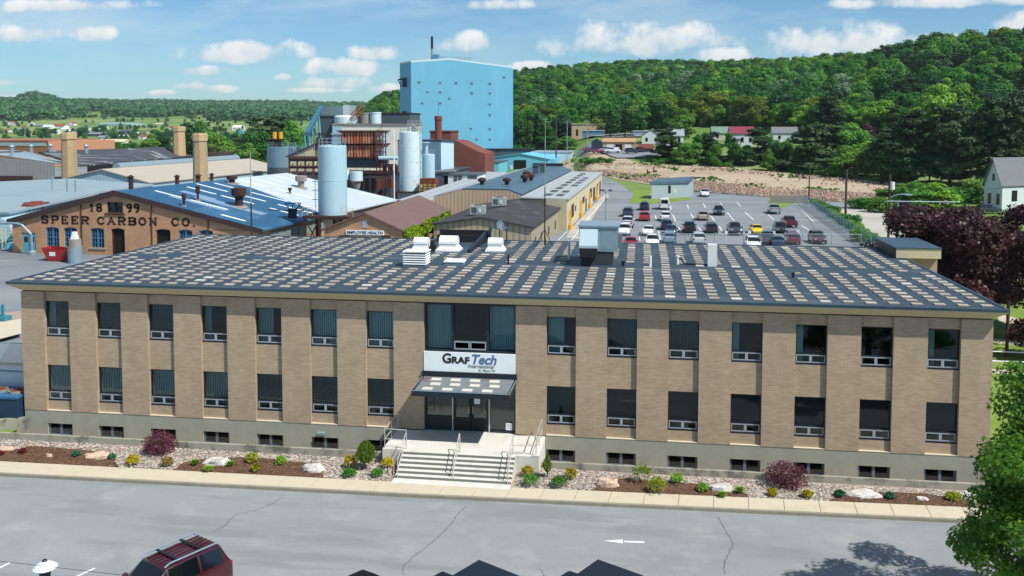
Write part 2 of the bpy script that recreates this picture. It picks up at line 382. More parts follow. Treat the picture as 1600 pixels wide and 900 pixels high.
MT['creamold'] = M_('weathered_cream_siding', 'f0ead8', .8, .12, .3, .05, 5, stain='a5876c', stain_amt=.4, sscale=.3, stretch=(1,1,.2), stripes=('h', 1.2, .12, .18))
MT['dgrey'] = M_('dark_grey_metal', '48565e', .7, .15, .5, .05, 6, stripes=('h', 1., .1, .3))
MT['conc'] = M_('old_concrete', '8e8a80', .9, .2, .5, .08, 6, stain='6c3e2e', stain_amt=.5, sscale=.5, stretch=(1,1,.3))
MT['asphalt'] = None
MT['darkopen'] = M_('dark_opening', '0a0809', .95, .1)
MT['shingle'] = M_('grey_shingle', '6f7375', .9, .1, .8, .08, 12)
MT['shinglegreen'] = M_('green_roof', '6d8576', .85, .08)
MT['shinglered'] = M_('purple_red_roof', '7d2f45', .8, .08)
MT['sidingw'] = M_('white_lap_siding', 'd3dadb', .7, .04, 1, .02, 10, stripes=('Z', .25, .04, .3))
MT['pinkstone'] = None

def ground_mat(name, base, alt, alt2, s1, s2, grain, gscale, lo=.45, hi=.6, rough=.95, dark=None, damt=0, dscale=.05, bump=.0):
    mt, nt, out = newmat(name); b = nt.nodes.new('ShaderNodeBsdfPrincipled'); nt.links.new(b.outputs[0], out.inputs[0])
    v = coords(nt, 'World'); n1 = noisen(nt, v, s1, 6, .6); n2 = noisen(nt, v, s2, 6, .65); n3 = noisen(nt, v, gscale, 3, .7)
    c = mixc(nt, ramp(nt, n1, lo, hi), hx(base), hx(alt)); c = mixc(nt, mathn(nt, 'MULTIPLY', ramp(nt, n2, .5, .7), .8, True), c, hx(alt2))
    if dark: c = mixc(nt, mathn(nt, 'MULTIPLY', ramp(nt, noisen(nt, v, dscale, 5, .6, (.35, 2.2, 1)), .5, .62), damt, True), c, hx(dark))
    k = mathn(nt, 'ADD', mathn(nt, 'MULTIPLY', mathn(nt, 'SUBTRACT', n3, .5), grain*3), 1)
    cc = nt.nodes.new('ShaderNodeCombineXYZ'); [nt.links.new(k, cc.inputs[i]) for i in range(3)]
    nt.links.new(mixc(nt, 1., c, cc.outputs[0], 'MULTIPLY'), b.inputs['Base Color']); b.inputs['Roughness'].default_value = rough; b.inputs['Specular IOR Level'].default_value = .25
    if bump:
        bp = nt.nodes.new('ShaderNodeBump'); bp.inputs['Strength'].default_value = bump; bp.inputs['Distance'].default_value = .05; nt.links.new(n3, bp.inputs['Height']); nt.links.new(bp.outputs[0], b.inputs['Normal'])
    return mt
MT['road'] = ground_mat('worn_asphalt_front', '8d9192', '868a8b', '9a9c9b', .12, .5, .13, 30, dark='787c7d', damt=.6, dscale=.25)
MT['lot'] = ground_mat('worn_asphalt_back', '83898e', '757b80', '8f9394', .03, .12, .08, 6, dark='6a7075', damt=.6, dscale=.06)
MT['terrain'] = ground_mat('meadow', '5d7a36', '84925a', '4d6a32', .012, .05, .2, .6)
MT['lawn'] = ground_mat('lawn', '6e8636', '7c9244', '5f7a30', .3, 1.2, .15, 9)
MT['dirt'] = ground_mat('graded_dirt', 'ab9a85', '9c8b76', 'b7a893', .03, .15, .1, 2, dark='96826b', damt=.5, dscale=.06)
MT['mulch'] = ground_mat('mulch', '6d5240', '5b4334', '7b5f4b', 2, 6, .5, 26, bump=.6)
MT['gravelbase'] = ground_mat('gravel_base', 'a49485', '8b7c70', 'b7a99b', 3, 8, .5, 20)
MT['pale'] = ground_mat('pale_concrete_yard', 'b0aba0', 'a39e94', 'b9b5ab', .1, .5, .08, 8)
MT['foresfloor'] = ground_mat('forest_floor', '2f4720', '3d5728', '243a1c', .02, .08, .3, .5)

# per-island coloured materials (pavers, stones)
def islandm(name, cols, rough=.9, bump=0):
    mt, nt, out = newmat(name); b = nt.nodes.new('ShaderNodeBsdfPrincipled'); nt.links.new(b.outputs[0], out.inputs[0])
    g = nt.nodes.new('ShaderNodeNewGeometry'); r = nt.nodes.new('ShaderNodeValToRGB'); r.color_ramp.interpolation = 'LINEAR'
    e = r.color_ramp.elements
    while len(e) < len(cols): e.new(.5)
    for i, c in enumerate(cols): e[i].position = i/(len(cols)-1); e[i].color = hx(c)
    nt.links.new(g.outputs['Random Per Island'], r.inputs[0])
    n = noisen(nt, coords(nt), 6, 4, .6); k = mathn(nt, 'ADD', mathn(nt, 'MULTIPLY', n, .5), .75)
    cc = nt.nodes.new('ShaderNodeCombineXYZ'); [nt.links.new(k, cc.inputs[i]) for i in range(3)]
    nt.links.new(mixc(nt, 1., r.outputs[0], cc.outputs[0], 'MULTIPLY'), b.inputs['Base Color']); b.inputs['Roughness'].default_value = rough; return mt
MT['paver'] = islandm('roof_pavers', ['8d877c', 'a8a090', '9d9587', 'b2aa9a', 'aaa191', '978f83', 'cdc8bd'])
MT['gravel'] = islandm('river_stones', ['a89d92', '7f766d', 'bdb2a6', '94857a', '6a645f', 'b8a292', '9d948a', 'cdc5ba'])
MT['rubble'] = islandm('broken_brick_rubble', ['a88474', 'b89c8a', 'c2b09c', '957468', 'c4a286', 'b0a698', '86685a', 'c6bbac'])
MT['stonechip'] = MT['gravel']

# ------------------------------------------------------------------ terrain
def ground_hit(u, v):                                    # first meeting of a view ray with the ground
    d = ray(u, v); t0 = 120.
    while t0 < 4200:
        p = CAM+d*t0
        if height(p.x, p.y) >= p.z: return p, t0
        t0 *= 1.004
    p = CAM+d*1500; return Vector((p.x, p.y, height(p.x, p.y))), 1500
DG = [0, 100, 236, 268, 300, 380, 450, 520, 600, 700, 800, 1000, 1400, 2200, 3200, 4500, 9000]
TG = [(-4000, [0,0,0,0,0,0,0,0,0,2,5,9,20,46,78,70,60]), (480, [0,0,0,0,0,0,0,0,0,2,5,9,20,46,76,70,60]), (560, [0,0,0,0,0,0,0,2,4,9,14,20,28,46,72,70,60]),
      (610, [0,0,0,0,0,0,0,5,12,22,32,34,30,40,60,60,60]), (790, [0,0,0,0,0,1,6,14,30,44,53,50,40,40,50,50,50]), (812, [0,0,0,0,0,3,11,20,34,45,53,50,40,40,50,50,50]), (870, [0,0,0,0,0,4,13,23,36,48,55,50,40,40,50,50,50]), (893, [0,0,0,0,1,7,14,24,36,48,55,50,40,40,50,50,50]), (925, [0,0,0,3,7,11,16,25,38,50,56,51,40,40,50,50,50]), (1000, [0,0,0,3,7,11,17,27,40,54,58,52,40,40,50,50,50]),
      (1300, [0,0,0,3,6,11,22,36,49,56,56,50,40,40,50,50,50]), (1450, [0,0,0,3,7,17,32,48,53,53,50,45,40,40,50,50,50]), (1600, [0,0,0,4,9,21,37,49,50,50,50,45,40,40,50,50,50]), (6000, [0,0,0,4,9,22,40,52,55,58,55,45,40,40,50,50,50])]
def lerp_row(row, d):
    for i in range(len(DG)-1):
        if d <= DG[i+1]:
            t = (d-DG[i])/(DG[i+1]-DG[i]); t = max(0, t); return row[i]*(1-t)+row[i+1]*t
    return row[-1]
def height(x, y):
    dx, dy = x-CX, y-CY; d = math.hypot(dx, dy)
    f_ = dx*math.sin(YAW)+dy*math.cos(YAW); r_ = dx*math.cos(YAW)-dy*math.sin(YAW)
    if f_ < .3*abs(r_): f_ = max(.3*abs(r_), 1e-3)
    u = PX+F*r_/f_
    h = 0
    for i in range(len(TG)-1):
        if u <= TG[i+1][0] or i == len(TG)-2:
            t = min(1, max(0, (u-TG[i][0])/(TG[i+1][0]-TG[i][0]))); t = t*t*(3-2*t)
            h = lerp_row(TG[i][1], d)*(1-t)+lerp_row(TG[i+1][1], d)*t; break
    h += 22*math.exp(-((d-2300)/260)**2-((u-58)/34)**2)
    if h > 1: h += min(1, h/15)*(noise.noise(Vector((x/180, y/180, 3)))*6+noise.noise(Vector((x/60, y/60, 7)))*2)
    if y < 32: h = -.6 if y < 22 else -.6+(y-22)/10*.6
    return h
tv, tf = [], []
rads = [0, 15, 30, 45, 60, 70, 78, 86, 95, 110, 130, 150, 175, 200, 215, 230, 236, 245, 256, 268, 280, 300, 320, 340, 360, 380, 400, 425, 450, 480, 510, 540, 570, 600, 640, 680, 720, 760, 800, 860, 920, 1000, 1100, 1200, 1300, 1400, 1550, 1700, 1850, 2000, 2150, 2300, 2450, 2600, 2800, 3000, 3200, 3500, 4000, 4700, 6000, 9000]
angs = []
a = -180
while a < 180: angs.append(a); a += .75 if -50 <= a < 50 else 4
na = len(angs)
tv.append((CX, CY, -.6))
for r_ in rads[1:]:
    for a in angs:
        t = R(a)+YAW; x = CX+r_*math.sin(t); y = CY+r_*math.cos(t); tv.append((x, y, height(x, y)))
for i in range(na): tf.append((0, 1+(i+1)%na, 1+i))
for k in range(len(rads)-2):
    for i in range(na):
        j = (i+1) % na; tf.append((1+k*na+i, 1+k*na+j, 1+(k+1)*na+j, 1+(k+1)*na+i))
mb = MB(); mb.add(tv, tf); struct('ground', mb, MT['terrain'], smooth=True)

def flat(name, pts, mat, dz, sub=0, drape=False):       # a flush sheet laid dz above the ground
    mb = MB()
    if not drape: mb.add([(p[0], p[1], dz) for p in pts], [tuple(range(len(pts)))])
    return struct(name, mb, mat)
def strip(name, A, B, mat, dz, n=24, drape=True, z=None):
    """sheet between two polylines"""
    def resample(P, n):
        L_ = [0]
        for a, b in zip(P, P[1:]): L_.append(L_[-1]+math.hypot(b[0]-a[0], b[1]-a[1]))
        out = []
        for i in range(n+1):
            s = L_[-1]*i/n; k = 0
            while k < len(P)-2 and L_[k+1] < s: k += 1
            t = (s-L_[k])/max(1e-9, L_[k+1]-L_[k]); out.append((P[k][0]*(1-t)+P[k+1][0]*t, P[k][1]*(1-t)+P[k+1][1]*t))
        return out
    A, B = resample(A, n), resample(B, n); mb = MB(); rows = 6; vs = []
    for i in range(n+1):
        for j in range(rows+1):
            t = j/rows; x = A[i][0]*(1-t)+B[i][0]*t; y = A[i][1]*(1-t)+B[i][1]*t
            vs.append((x, y, (height(x, y) if z is None else z)+dz))
    fs = [(i*(rows+1)+j, (i+1)*(rows+1)+j, (i+1)*(rows+1)+j+1, i*(rows+1)+j+1) for i in range(n) for j in range(rows)]
    mb.add(vs, fs); return struct(name, mb, mat, smooth=True)

G = .5            # front walk level
RD = .35          # road level
#SECTION_FRONT
# ------------------------------------------------------------------ front: road, walk, planting bed
curb = [(-60, -7.4), (-25, -6.65), (-1, -6.1), (21, -5.35), (60, -4.0)]
backw = [(-60, -6.1), (-25, -5.2), (-1, -4.8), (22, -3.95), (60, -2.6)]
def interp(P, x):
    for a, b in zip(P, P[1:]):
        if x <= b[0]: return a[1]+(b[1]-a[1])*(x-a[0])/(b[0]-a[0])
    return P[-1][1]
struct('road', MB().add([(-400,-300,RD),(400,-300,RD),(400,-2.1,RD),(-400,-2.1,RD)], [(0,1,2,3)]), MT['road'])
struct('side_yard', MB().add([(-400,-2.1,RD-.02),(-29.4,-2.1,RD-.02),(-25.3,.2,RD-.02),(-25.3,6.3,RD-.02),(-400,6.3,RD-.02)], [(0,1,2,3,4)]), MT['road'])
mb = MB()                                                # kerb stone and walk slabs (a joint every 1.52 m)
x = -46.
while x < 46:
    x1 = x+1.5
    mb.prism([(x, interp(curb, x)+.14), (x1, interp(curb, x1)+.14), (x1+.12, interp(backw, x1)), (x+.12, interp(backw, x))], RD-.1, G)
    x += 1.524
struct('sidewalk', mb, MT['walk'])
mb = MB()
xs = [-46, -25, -1, 21, 46]
for a, b in zip(xs, xs[1:]): mb.prism([(a, interp(curb, a)), (b, interp(curb, b)), (b, interp(curb, b)+.138), (a, interp(curb, a)+.138)], RD-.1, G-.012)
struct('kerb', mb, MT['kerb'])
mb = MB()
for a, b in zip(xs, xs[1:]): mb.prism([(a, interp(curb, a)+.15), (b, interp(curb, b)+.15), (b, interp(backw, b)-.02), (a, interp(backw, a)-.02)], RD-.1, G-.03)
struct('sidewalk_joints', mb, MT['kerb'])
# bed
mb = MB(); mb.add([(-46, interp(backw, -46), G-.035), (-25, interp(backw, -25), G-.035), (-2.75, interp(backw, -2.75), G-.035), (-2.75, -1.7, G-.035), (-46, -1.9, G-.035)], [(0,1,2,3,4)])
mb.add([(2.75, interp(backw, 2.75), G-.035), (22, interp(backw, 22), G-.035), (27, interp(backw, 27), G-.035), (27, -1.6, G-.035), (2.75, -1.7, G-.035)], [(0,1,2,3,4)])
struct('gravel_bed', mb, MT['gravelbase'])
MULCH = []
def mulch(us, vt):                                       # mulch areas: outline from points on the bed
    pts = [at(u, v, G) for u, v in us]; p = []
    for i in range(len(pts)):
        a, b = pts[i], pts[(i+1) % len(pts)]
        for k in range(6):
            q = a.lerp(b, k/6); q = q+Vector((noise.noise(q*1.7), noise.noise(q*1.7+Vector((5,0,0))), 0))*.12*(1 if 0 < k else 0); p.append((q.x, min(q.y, -2.35), G))
    # keep the front edge on the walk
    p = [(a, max(b, interp(backw, a)+.0), G) for a, b, c in p]
    MULCH.append([(a, b) for a, b, c in p]); struct('mulch_bed', MB().prism(p, G-.2, G+.012), MT['mulch'])
mulch([(-60, 722), (180, 733.5), (182, 710), (120, 702), (45, 697), (20, 704), (-60, 708)], 0)
mulch([(268, 737), (400, 744), (505, 751), (503, 735), (470, 722), (400, 715), (330, 715), (286, 723)], 0)
mulch([(915, 774), (1050, 780), (1167, 786), (1168, 772), (1120, 760), (1040, 752), (960, 748), (938, 757)], 0)
mulch([(1290, 790), (1400, 795), (1520, 802), (1520, 781), (1440, 771), (1360, 769), (1306, 776)], 0)
def inpoly(x, y, P):
    c = False; j = len(P)-1
    for i in range(len(P)):
        if (P[i][1] > y) != (P[j][1] > y) and x < (P[j][0]-P[i][0])*(y-P[i][1])/(P[j][1]-P[i][1])+P[i][0]: c = not c
        j = i
    return c
rg = random.Random(3)
def stone(mb, c, s, rg, squash=.6):
    # a rough pebble: jittered octahedron with cut faces
    a = rg.random()*6.28; vs = []
    for (x, y, z) in ((1,0,0),(.3,.9,.1),(-.8,.5,0),(-.9,-.5,.1),(.1,-1,0),(.2,.2,.8),(-.3,-.3,.7),(0,0,-.6)):
        x, y = x*math.cos(a)-y*math.sin(a), x*math.sin(a)+y*math.cos(a)
        vs.append((c[0]+x*s*(.8+.4*rg.random()), c[1]+y*s*(.6+.4*rg.random()), c[2]+z*s*squash*(.8+.4*rg.random())))
    mb.add(vs, [(0,1,5),(1,2,5),(2,6,5),(2,3,6),(3,4,6),(4,0,5),(4,5,6),(1,0,7),(2,1,7),(3,2,7),(4,3,7),(0,4,7)])
mb = MB(); n = 0
while n < 11000:
    x = rg.uniform(-28, 26.5); y0 = interp(backw, x); y = rg.uniform(y0+.05, -2.2)
    if -2.9 < x < 2.95: continue
    if any(inpoly(x, y, P) for P in MULCH): 
        if rg.random() > .004: continue
    stone(mb, (x, y, G-.01), rg.uniform(.035, .1), rg); n += 1
tag(mb.build('river_stones', MT['gravel']), 'rounded pinkish grey river stones filling the planting bed', 'gravel', kind='stuff')
mb = MB(); n = 0
while n < 9000:
    P = rg.choice(MULCH); xs_ = [p[0] for p in P]; ys_ = [p[1] for p in P]
    x = rg.uniform(max(-30, min(xs_)), max(xs_)); y = rg.uniform(min(ys_), max(ys_))
    if not inpoly(x, y, P): continue
    a = rg.random()*3.14; l = rg.uniform(.03, .07); c_, s_ = math.cos(a)*l, math.sin(a)*l; z = G+.014+rg.random()*.02
    mb.quad((x-c_-s_*.3, y-s_+c_*.3, z), (x+c_-s_*.3, y+s_+c_*.3, z+rg.uniform(-.01,.02)), (x+c_+s_*.3, y+s_-c_*.3, z), (x-c_+s_*.3, y-s_-c_*.3, z+rg.uniform(0,.02))); n += 1
tag(mb.build('bark_mulch', islandm('mulch_chips', ['4a3527', '6f5341', '8a6c55', '5a4233'])), 'brown shredded bark mulch spread over the beds', 'mulch', kind='stuff')

# low concrete wall in front of the window wells
mb = MB(); mb.prism([(-29.5, -2.35), (-3.85, -2.12), (-3.85, -1.96), (-29.5, -2.19)], G-.6, .83)
mb.prism([(-29.4, -2.16), (-25.18, -.02), (-24.9, -.02), (-24.9, -.2), (-29.0, -2.2)], G-.9, .96)
lw = mb.build('retaining_wall', MT['lowwall']); tag(lw, 'low stained concrete wall along the window wells left of the entrance steps', 'retaining wall', 'low walls in front of the window wells')
mb = MB(); mb.prism([(3.98, -2.1), (26.5, -1.92), (26.5, -1.76), (3.98, -1.94)], G-.6, .78)
tag(mb.build('retaining_wall', MT['lowwall']), 'low stained concrete wall along the window wells right of the entrance steps', 'retaining wall', 'low walls in front of the window wells')
struct('window_well_floor', MB().add([(-29, -2, -.3), (27, -2, -.3), (27, 0, -.3), (-29, 0, -.3)], [(0,1,2,3)]), MT['gravelbase'])

# ------------------------------------------------------------------ the office building
p_ = 3.05; WA, WB, WW = -23.793, 3.9735, 1.4854
XL, XR, YB = -25.152, 25.176, 20.45
ZT, ZB = 7.99, 1.349
bays = [WA+i*p_ for i in range(7)]+[WB+i*p_ for i in range(7)]
ent = (-2.394, 2.394)
T_, C_ = (7.459, 3.885, .635), (5.478, 1.886, -.02)
office = thing('office_building', 'long two storey tan brick office building with flat paved roof and two rows of windows', 'building', (0, 0, 0))
mb = MB(); ed = [XL]; gaps = sorted([(b, b+WW) for b in bays]+[ent])
for a, b in gaps: ed += [a, b]
ed.append(XR)
for i in range(0, len(ed), 2): mb.box(ed[i], ed[i+1], 0, .55, ZB, ZT)
for b in bays:
    for z0, z1 in ((ZB, C_[1]), (T_[1], C_[0]), (T_[0], ZT)): mb.box(b, b+WW, .15, .5, z0, z1)
mb.box(XL, XL+.4, .55, YB, -.6, ZT); mb.box(XR-.4, XR, .55, YB, -.6, ZT); mb.box(XL+.4, XR-.4, YB-.4, YB, -.6, ZT)
mb.box(25.176, 27.7, 16.4, 20.6, -.6, 8.58)
mb.build('brick_wall', MT['brick'], office)
mb = MB(); pe = [XL]
for b in bays: pe += [b, b+WW]
pe.append(XR)
k = 0
for i in range(0, len(pe), 2):
    if i == 14: mb.box(pe[i], -3.8, .02, .5, -.6, ZB-.002); HALF = (len(mb.v), len(mb.f)); mb.box(3.95, pe[i+1], .02, .5, -.6, ZB-.002)
    else: mb.box(pe[i], pe[i+1], .02, .5, -.6, ZB-.002)
for b in bays: mb.box(b, b+WW, .02, .5, -.6, C_[2]); mb.box(b, b+WW, .02, .5, T_[2], ZB-.002)
for sg in (-1, 1):
    q = MB()
    for k in range(len(mb.v)//8):
        c = mb.v[k*8:k*8+8]
        if sg*(c[0][0]+c[1][0]) > 0: q.add(c, [(0,3,2,1),(4,5,6,7),(0,1,5,4),(1,2,6,5),(2,3,7,6),(3,0,4,7)])
    q.build('concrete_base', MT['plinth'], office)
mb = MB()
for b in bays: mb.box(b+.002, b+WW-.002, .005, .149, ZB-.001, ZB+.03)
mb.each('ledge', MT['ledge'], office)
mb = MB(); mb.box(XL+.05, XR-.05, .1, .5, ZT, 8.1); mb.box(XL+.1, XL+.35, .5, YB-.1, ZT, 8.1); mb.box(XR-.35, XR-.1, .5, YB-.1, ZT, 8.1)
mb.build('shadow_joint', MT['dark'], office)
# sloped cream soffit + edge
mb = MB(); o_ = .47
def ring(x0, x1, y0, y1, z): return [(x0,y0,z),(x1,y0,z),(x1,y1,z),(x0,y1,z)]
A = ring(XL+.12, XR-.12, -.04, YB-.1, 8.06); B = ring(XL-o_+.02, XR+o_-.02, -.46, YB+.42, 8.40); Ct = ring(XL-o_, XR+o_, -.49, YB+.45, 8.40); D = ring(XL-o_, XR+o_, -.49, YB+.45, 8.46)
mb.add(A+B+Ct+D, [(0,1,5,4),(1,2,6,5),(2,3,7,6),(3,0,4,7),(4,5,9,8),(5,6,10,9),(6,7,11,10),(7,4,8,11),(8,9,13,12),(9,10,14,13),(10,11,15,14),(11,8,12,15),(3,2,1,0),(12,13,14,15)])
mb.build('soffit', MT['cream'], office)
roof = MB().box(XL-o_-.03, XR+o_+.03, -.52, YB+.48, 8.463, 8.56).build('roof', MT['membrane'], office)
mb = MB(); x0, x1, y0, y1 = XL-o_-.035, XR+o_+.035, -.525, YB+.485
mb.box(x0, x1, y0, y0+.14, 8.47, 8.605); mb.box(x0, x0+.14, y0+.142, y1, 8.47, 8.6); mb.box(x1-.14, x1, y0+.142, y1, 8.47, 8.6); mb.box(x0+.142, x1-.142, y1-.14, y1, 8.47, 8.6)
mb.build('roof_edge', MT['edge'], roof)
rg = random.Random(11); mb = MB()
holes = [(4.7, 7.4, 9.7, 12.8), (-5.9, -4.0, 7.4, 9.1), (-3.5, -2.0, 8.6, 9.8), (-7.1, -5.7, 14.3, 16), (-5.4, -3.4, 14.3, 16.2), (-2.2, -.6, 14.6, 16.4), (-6.4, -2.2, 17, 20.9), (24.4, 26, 15.6, 21)]
ncol = 48
for i in range(ncol):
    for j in range(22):
        x = -24.9+i*1.062+rg.uniform(-.04, .04); y = .35+j*.93+rg.uniform(-.03, .03)+(.12 if i % 2 else 0)
        if any(a-.3 < x < b+.3 and c-.3 < y < d+.3 for a, b, c, d in holes): continue
        if 9.6 < y < 10.9 and rg.random() < .55: continue
        if rg.random() < .012: continue
        z = 8.563+rg.uniform(0, .006); mb.rbox((x, y, z), .5, .39, .05, rg.uniform(-.03, .03))
tag(mb.build('roof_pavers', MT['paver'], roof), 'square cream pavers laid in rows', kind='stuff')
# interior
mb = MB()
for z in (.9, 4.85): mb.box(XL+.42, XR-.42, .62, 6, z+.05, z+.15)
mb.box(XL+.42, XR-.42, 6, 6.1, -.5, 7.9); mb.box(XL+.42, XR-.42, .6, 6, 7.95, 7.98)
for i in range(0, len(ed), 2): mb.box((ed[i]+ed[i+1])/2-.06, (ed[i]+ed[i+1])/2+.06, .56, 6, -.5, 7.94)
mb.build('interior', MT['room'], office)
wr = random.Random(5)
def slats(mb, x0, x1, z0, z1, y, step=.1, closed=.6):
    x = x0
    while x < x1-.02:
        d = step*closed; mb.quad((x, y+.03, z0), (x+d, y-.02, z0), (x+d, y-.02, z1), (x, y+.03, z1)); x += step
def window(b, row, idx):
    zt, zb = T_[row], C_[row]; x0, x1 = b, b+WW
    fr = MB(); yf = .2
    fr.box(x0+.002, x1-.002, .155, .32, zb+.002, zb+.085)                    # sill
    fr.box(x0+.002, x0+.05, yf, .32, zb+.085, zt-.002); fr.box(x1-.05, x1-.002, yf, .32, zb+.085, zt-.002); fr.box(x0+.05, x1-.05, yf, .32, zt-.05, zt-.002)
    fr.box(x0+.05, x1-.05, yf-.01, .32, zb+.5, zb+.56)
    f = fr.build('window', MT['frame'], office)
    sh = MB(); zs0, zs1 = zb+.095, zb+.495; xm = (x0+x1)/2
    for a, c in ((x0+.055, xm-.02), (xm+.02, x1-.055)):
        sh.box(a, c, yf-.02, yf+.02, zs0, zs0+.05); sh.box(a, c, yf-.02, yf+.02, zs1-.05, zs1); sh.box(a, a+.045, yf-.02, yf+.02, zs0+.05, zs1-.05); sh.box(c-.045, c, yf-.02, yf+.02, zs0+.05, zs1-.05)
    sh.box(xm-.019, xm+.019, yf-.015, yf+.03, zs0, zs1)
    sh.build('sash', MT['alu'], f)
    MB().box(x0+.05, x1-.05, .255, .262, zb+.56, zt-.05).add([], []).box(x0+.1, x1-.1, .2, .206, zs0+.05, zs1-.05).build('pane', MT['glass'], f)
    left = idx < 7
    bl = MB(); mt = MT['blind']
    if row == 1 and not left:
        bl.box(x0+.03, x1-.03, .5, .51, zb+.62, zt-.03); mt = M_BLK; 
    elif row == 1: slats(bl, x0+.05, x1-.05, zb+.1, zt-.05, .45, .1, .82 if idx < 4 else .7); mt = MT['blind'] if idx < 4 else MT['blindd']
    else:
        kind = {0:'half', 1:'full', 2:'full', 3:'side', 4:'lefth', 5:'fullc', 6:'fullc', 7:'lefth', 8:'full', 9:'full', 10:'side', 11:'side', 12:'none', 13:'side'}[idx]
        if kind in ('full', 'fullc'): slats(bl, x0+.05, x1-.05, zb+.1, zt-.05, .45, .12, .75 if kind == 'full' else .93); mt = MT['blindd'] if idx in (1, 2, 8, 9) else MT['blind']
        elif kind == 'lefth': slats(bl, x0+.05, x0+.85, zb+.1, zt-.05, .45, .09, .95)
        elif kind == 'side': slats(bl, x0+.05, x0+.4, zb+.1, zt-.05, .45, .09, .95)
        elif kind == 'half': slats(bl, x0+.05, x0+.38, zb+.5, zt-.05, .45, .12, .9)
        else: bl = None
    if bl: bl.build('blind', mt, f)
M_BLK = M_('black_shade', '15161c', .7, .03)
for i, b in enumerate(bays): window(b, 0, i); window(b, 1, i)
for i, b in enumerate(bays):                             # basement windows
    x0, x1, z0, z1 = b, b+WW, C_[2], T_[2]; fr = MB()
    fr.box(x0+.002, x0+.1, .12, .2, z0+.002, z1-.002); fr.box(x1-.1, x1-.002, .12, .2, z0+.002, z1-.002); fr.box((x0+x1)/2-.07, (x0+x1)/2+.07, .11, .2, z0+.002, z1-.002); fr.box(x0+.1, x1-.1, .12, .2, z0+.002, z0+.05)
    f = fr.build('basement_window', MT['alud'], office); MB().box(x0+.1, x1-.1, .16, .165, z0+.05, z1-.002).build('pane', MT['glassd'], f)
    if i in (7, 8, 13, 11): 
        bl = MB(); slats(bl, x0+.1, x1-.1, z0+.05, z1, .35, .1, .6); bl.build('blind', MT['blindd'], f)
# entrance glazing
y0 = .17
def bars(lst, name, mat, par):
    m_ = MB()
    for a in lst: m_.box(*a)
    return m_.build(name, mat, par)
ew = bars([(-2.39, -2.31, y0, .34, 5.485, 7.985), (2.31, 2.39, y0, .34, 5.485, 7.985), (-.97, -.83, y0-.02, .34, 5.56, 7.9), (.85, .99, y0-.02, .34, 5.56, 7.9), (-2.31, 2.31, y0, .34, 7.9, 7.985), (-2.31, 2.31, .05, .34, 5.485, 5.56), (-.83, .85, y0, .34, 6.04, 6.1)], 'entrance_window', MT['frame'], office)
MB().box(-2.31, -.97, .26, .267, 5.56, 7.9).box(-.83, .85, .26, .267, 6.1, 7.9).box(.99, 2.31, .26, .267, 5.56, 7.9).build('pane', MT['glass'], ew)
sh = MB()
for a, c in ((-.82, -.02), (.02, .84)):
    sh.box(a, c, .13, .17, 5.6, 5.66); sh.box(a, c, .13, .17, 5.97, 6.03); sh.box(a, a+.05, .13, .17, 5.66, 5.97); sh.box(c-.05, c, .13, .17, 5.66, 5.97)
sh.build('sash', MT['alu'], ew)
bl = MB(); slats(bl, -2.3, -1.0, 5.57, 7.88, .5, .12, .93); slats(bl, 1.0, 2.3, 5.57, 7.88, .5, .12, .93); bl.build('blind', MT['blind'], ew)
sign = bars([(-2.39, 2.39, -.04, .1, 4.47, 5.48)], 'entrance_sign', MT['signw'], None)
tag(sign, 'wide white lettered sign panel over the entrance canopy', 'sign')
RX = (R(90), 0, 0)
text('G', .70, (-1.42, -.052, 4.93), RX, MT['black'], sign, offset=.02, fit=.46)
text('RAF', .47, (-.93, -.052, 4.93), RX, MT['black'], sign, offset=.018, fit=.93)
text('Tech', .69, (.06, -.052, 4.93), RX, MT['slate'], sign, shear=.25, offset=.018, fit=1.28)
text('International', .26, (-.1, -.052, 4.72), RX, MT['black'], sign, shear=.3, fit=1.4)
text('St. Marys, PA', .16, (.47, -.052, 4.55), RX, MT['black'], sign, shear=.3, fit=.85)
# spandrel behind the sign and the doors
bars([(-2.39, 2.39, .2, .5, 3.98, 5.48)], 'sign_backing', MT['frame'], office)
dr = bars([(-2.39, -2.3, y0, .34, 1.3, 3.95), (2.3, 2.39, y0, .34, 1.3, 3.95), (-2.3, -.95, y0, .34, 1.3, 1.42), (1.03, 2.3, y0, .34, 1.3, 1.42), (-2.3, 2.3, y0, .34, 3.85, 3.95), (-2.3, -.95, y0+.03, .34, 1.42, 2.05)], 'entrance_front', MT['frame'], office)
bars([(-.95, -.89, y0-.02, .3, 1.3, 3.9), (.97, 1.03, y0-.02, .3, 1.3, 3.9)], 'mullion', MT['rail'], dr)
MB().box(-2.3, -.95, .26, .267, 2.05, 3.85).box(1.03, 2.3, .26, .267, 1.42, 3.85).build('pane', MT['glassd'], dr)
for a, c in ((-.88, .025), (.055, .96)):
    d = bars([(a, a+.12, .22, .3, 1.32, 3.84), (c-.12, c, .22, .3, 1.32, 3.84), (a+.12, c-.12, .22, .3, 3.7, 3.84), (a+.12, c-.12, .22, .3, 1.32, 2.0)], 'door', MT['black'], office)
    MB().box(a+.12, c-.12, .258, .264, 2.0, 3.7).build('pane', MT['glassd'], d)
    hx_ = c-.09 if a < 0 else a+.09
    MB().tube((hx_, .16, 2.25), (hx_, .16, 2.6), .02).tube((hx_, .16, 2.27), (hx_, .22, 2.27), .015).tube((hx_, .16, 2.58), (hx_, .22, 2.58), .015).build('handle', MT['rail'], d)
MB().box(-.42, -.15, .235, .245, 3.2, 3.6).build('notice', MT['signw'], office)
MB().box(.2, .5, .235, .245, 2.75, 3.1).build('notice', MT['signw'], office)
nt_ = MB().box(1.87, 2.2, .15, .16, 1.48, 1.85).build('notice', MT['white'], office)
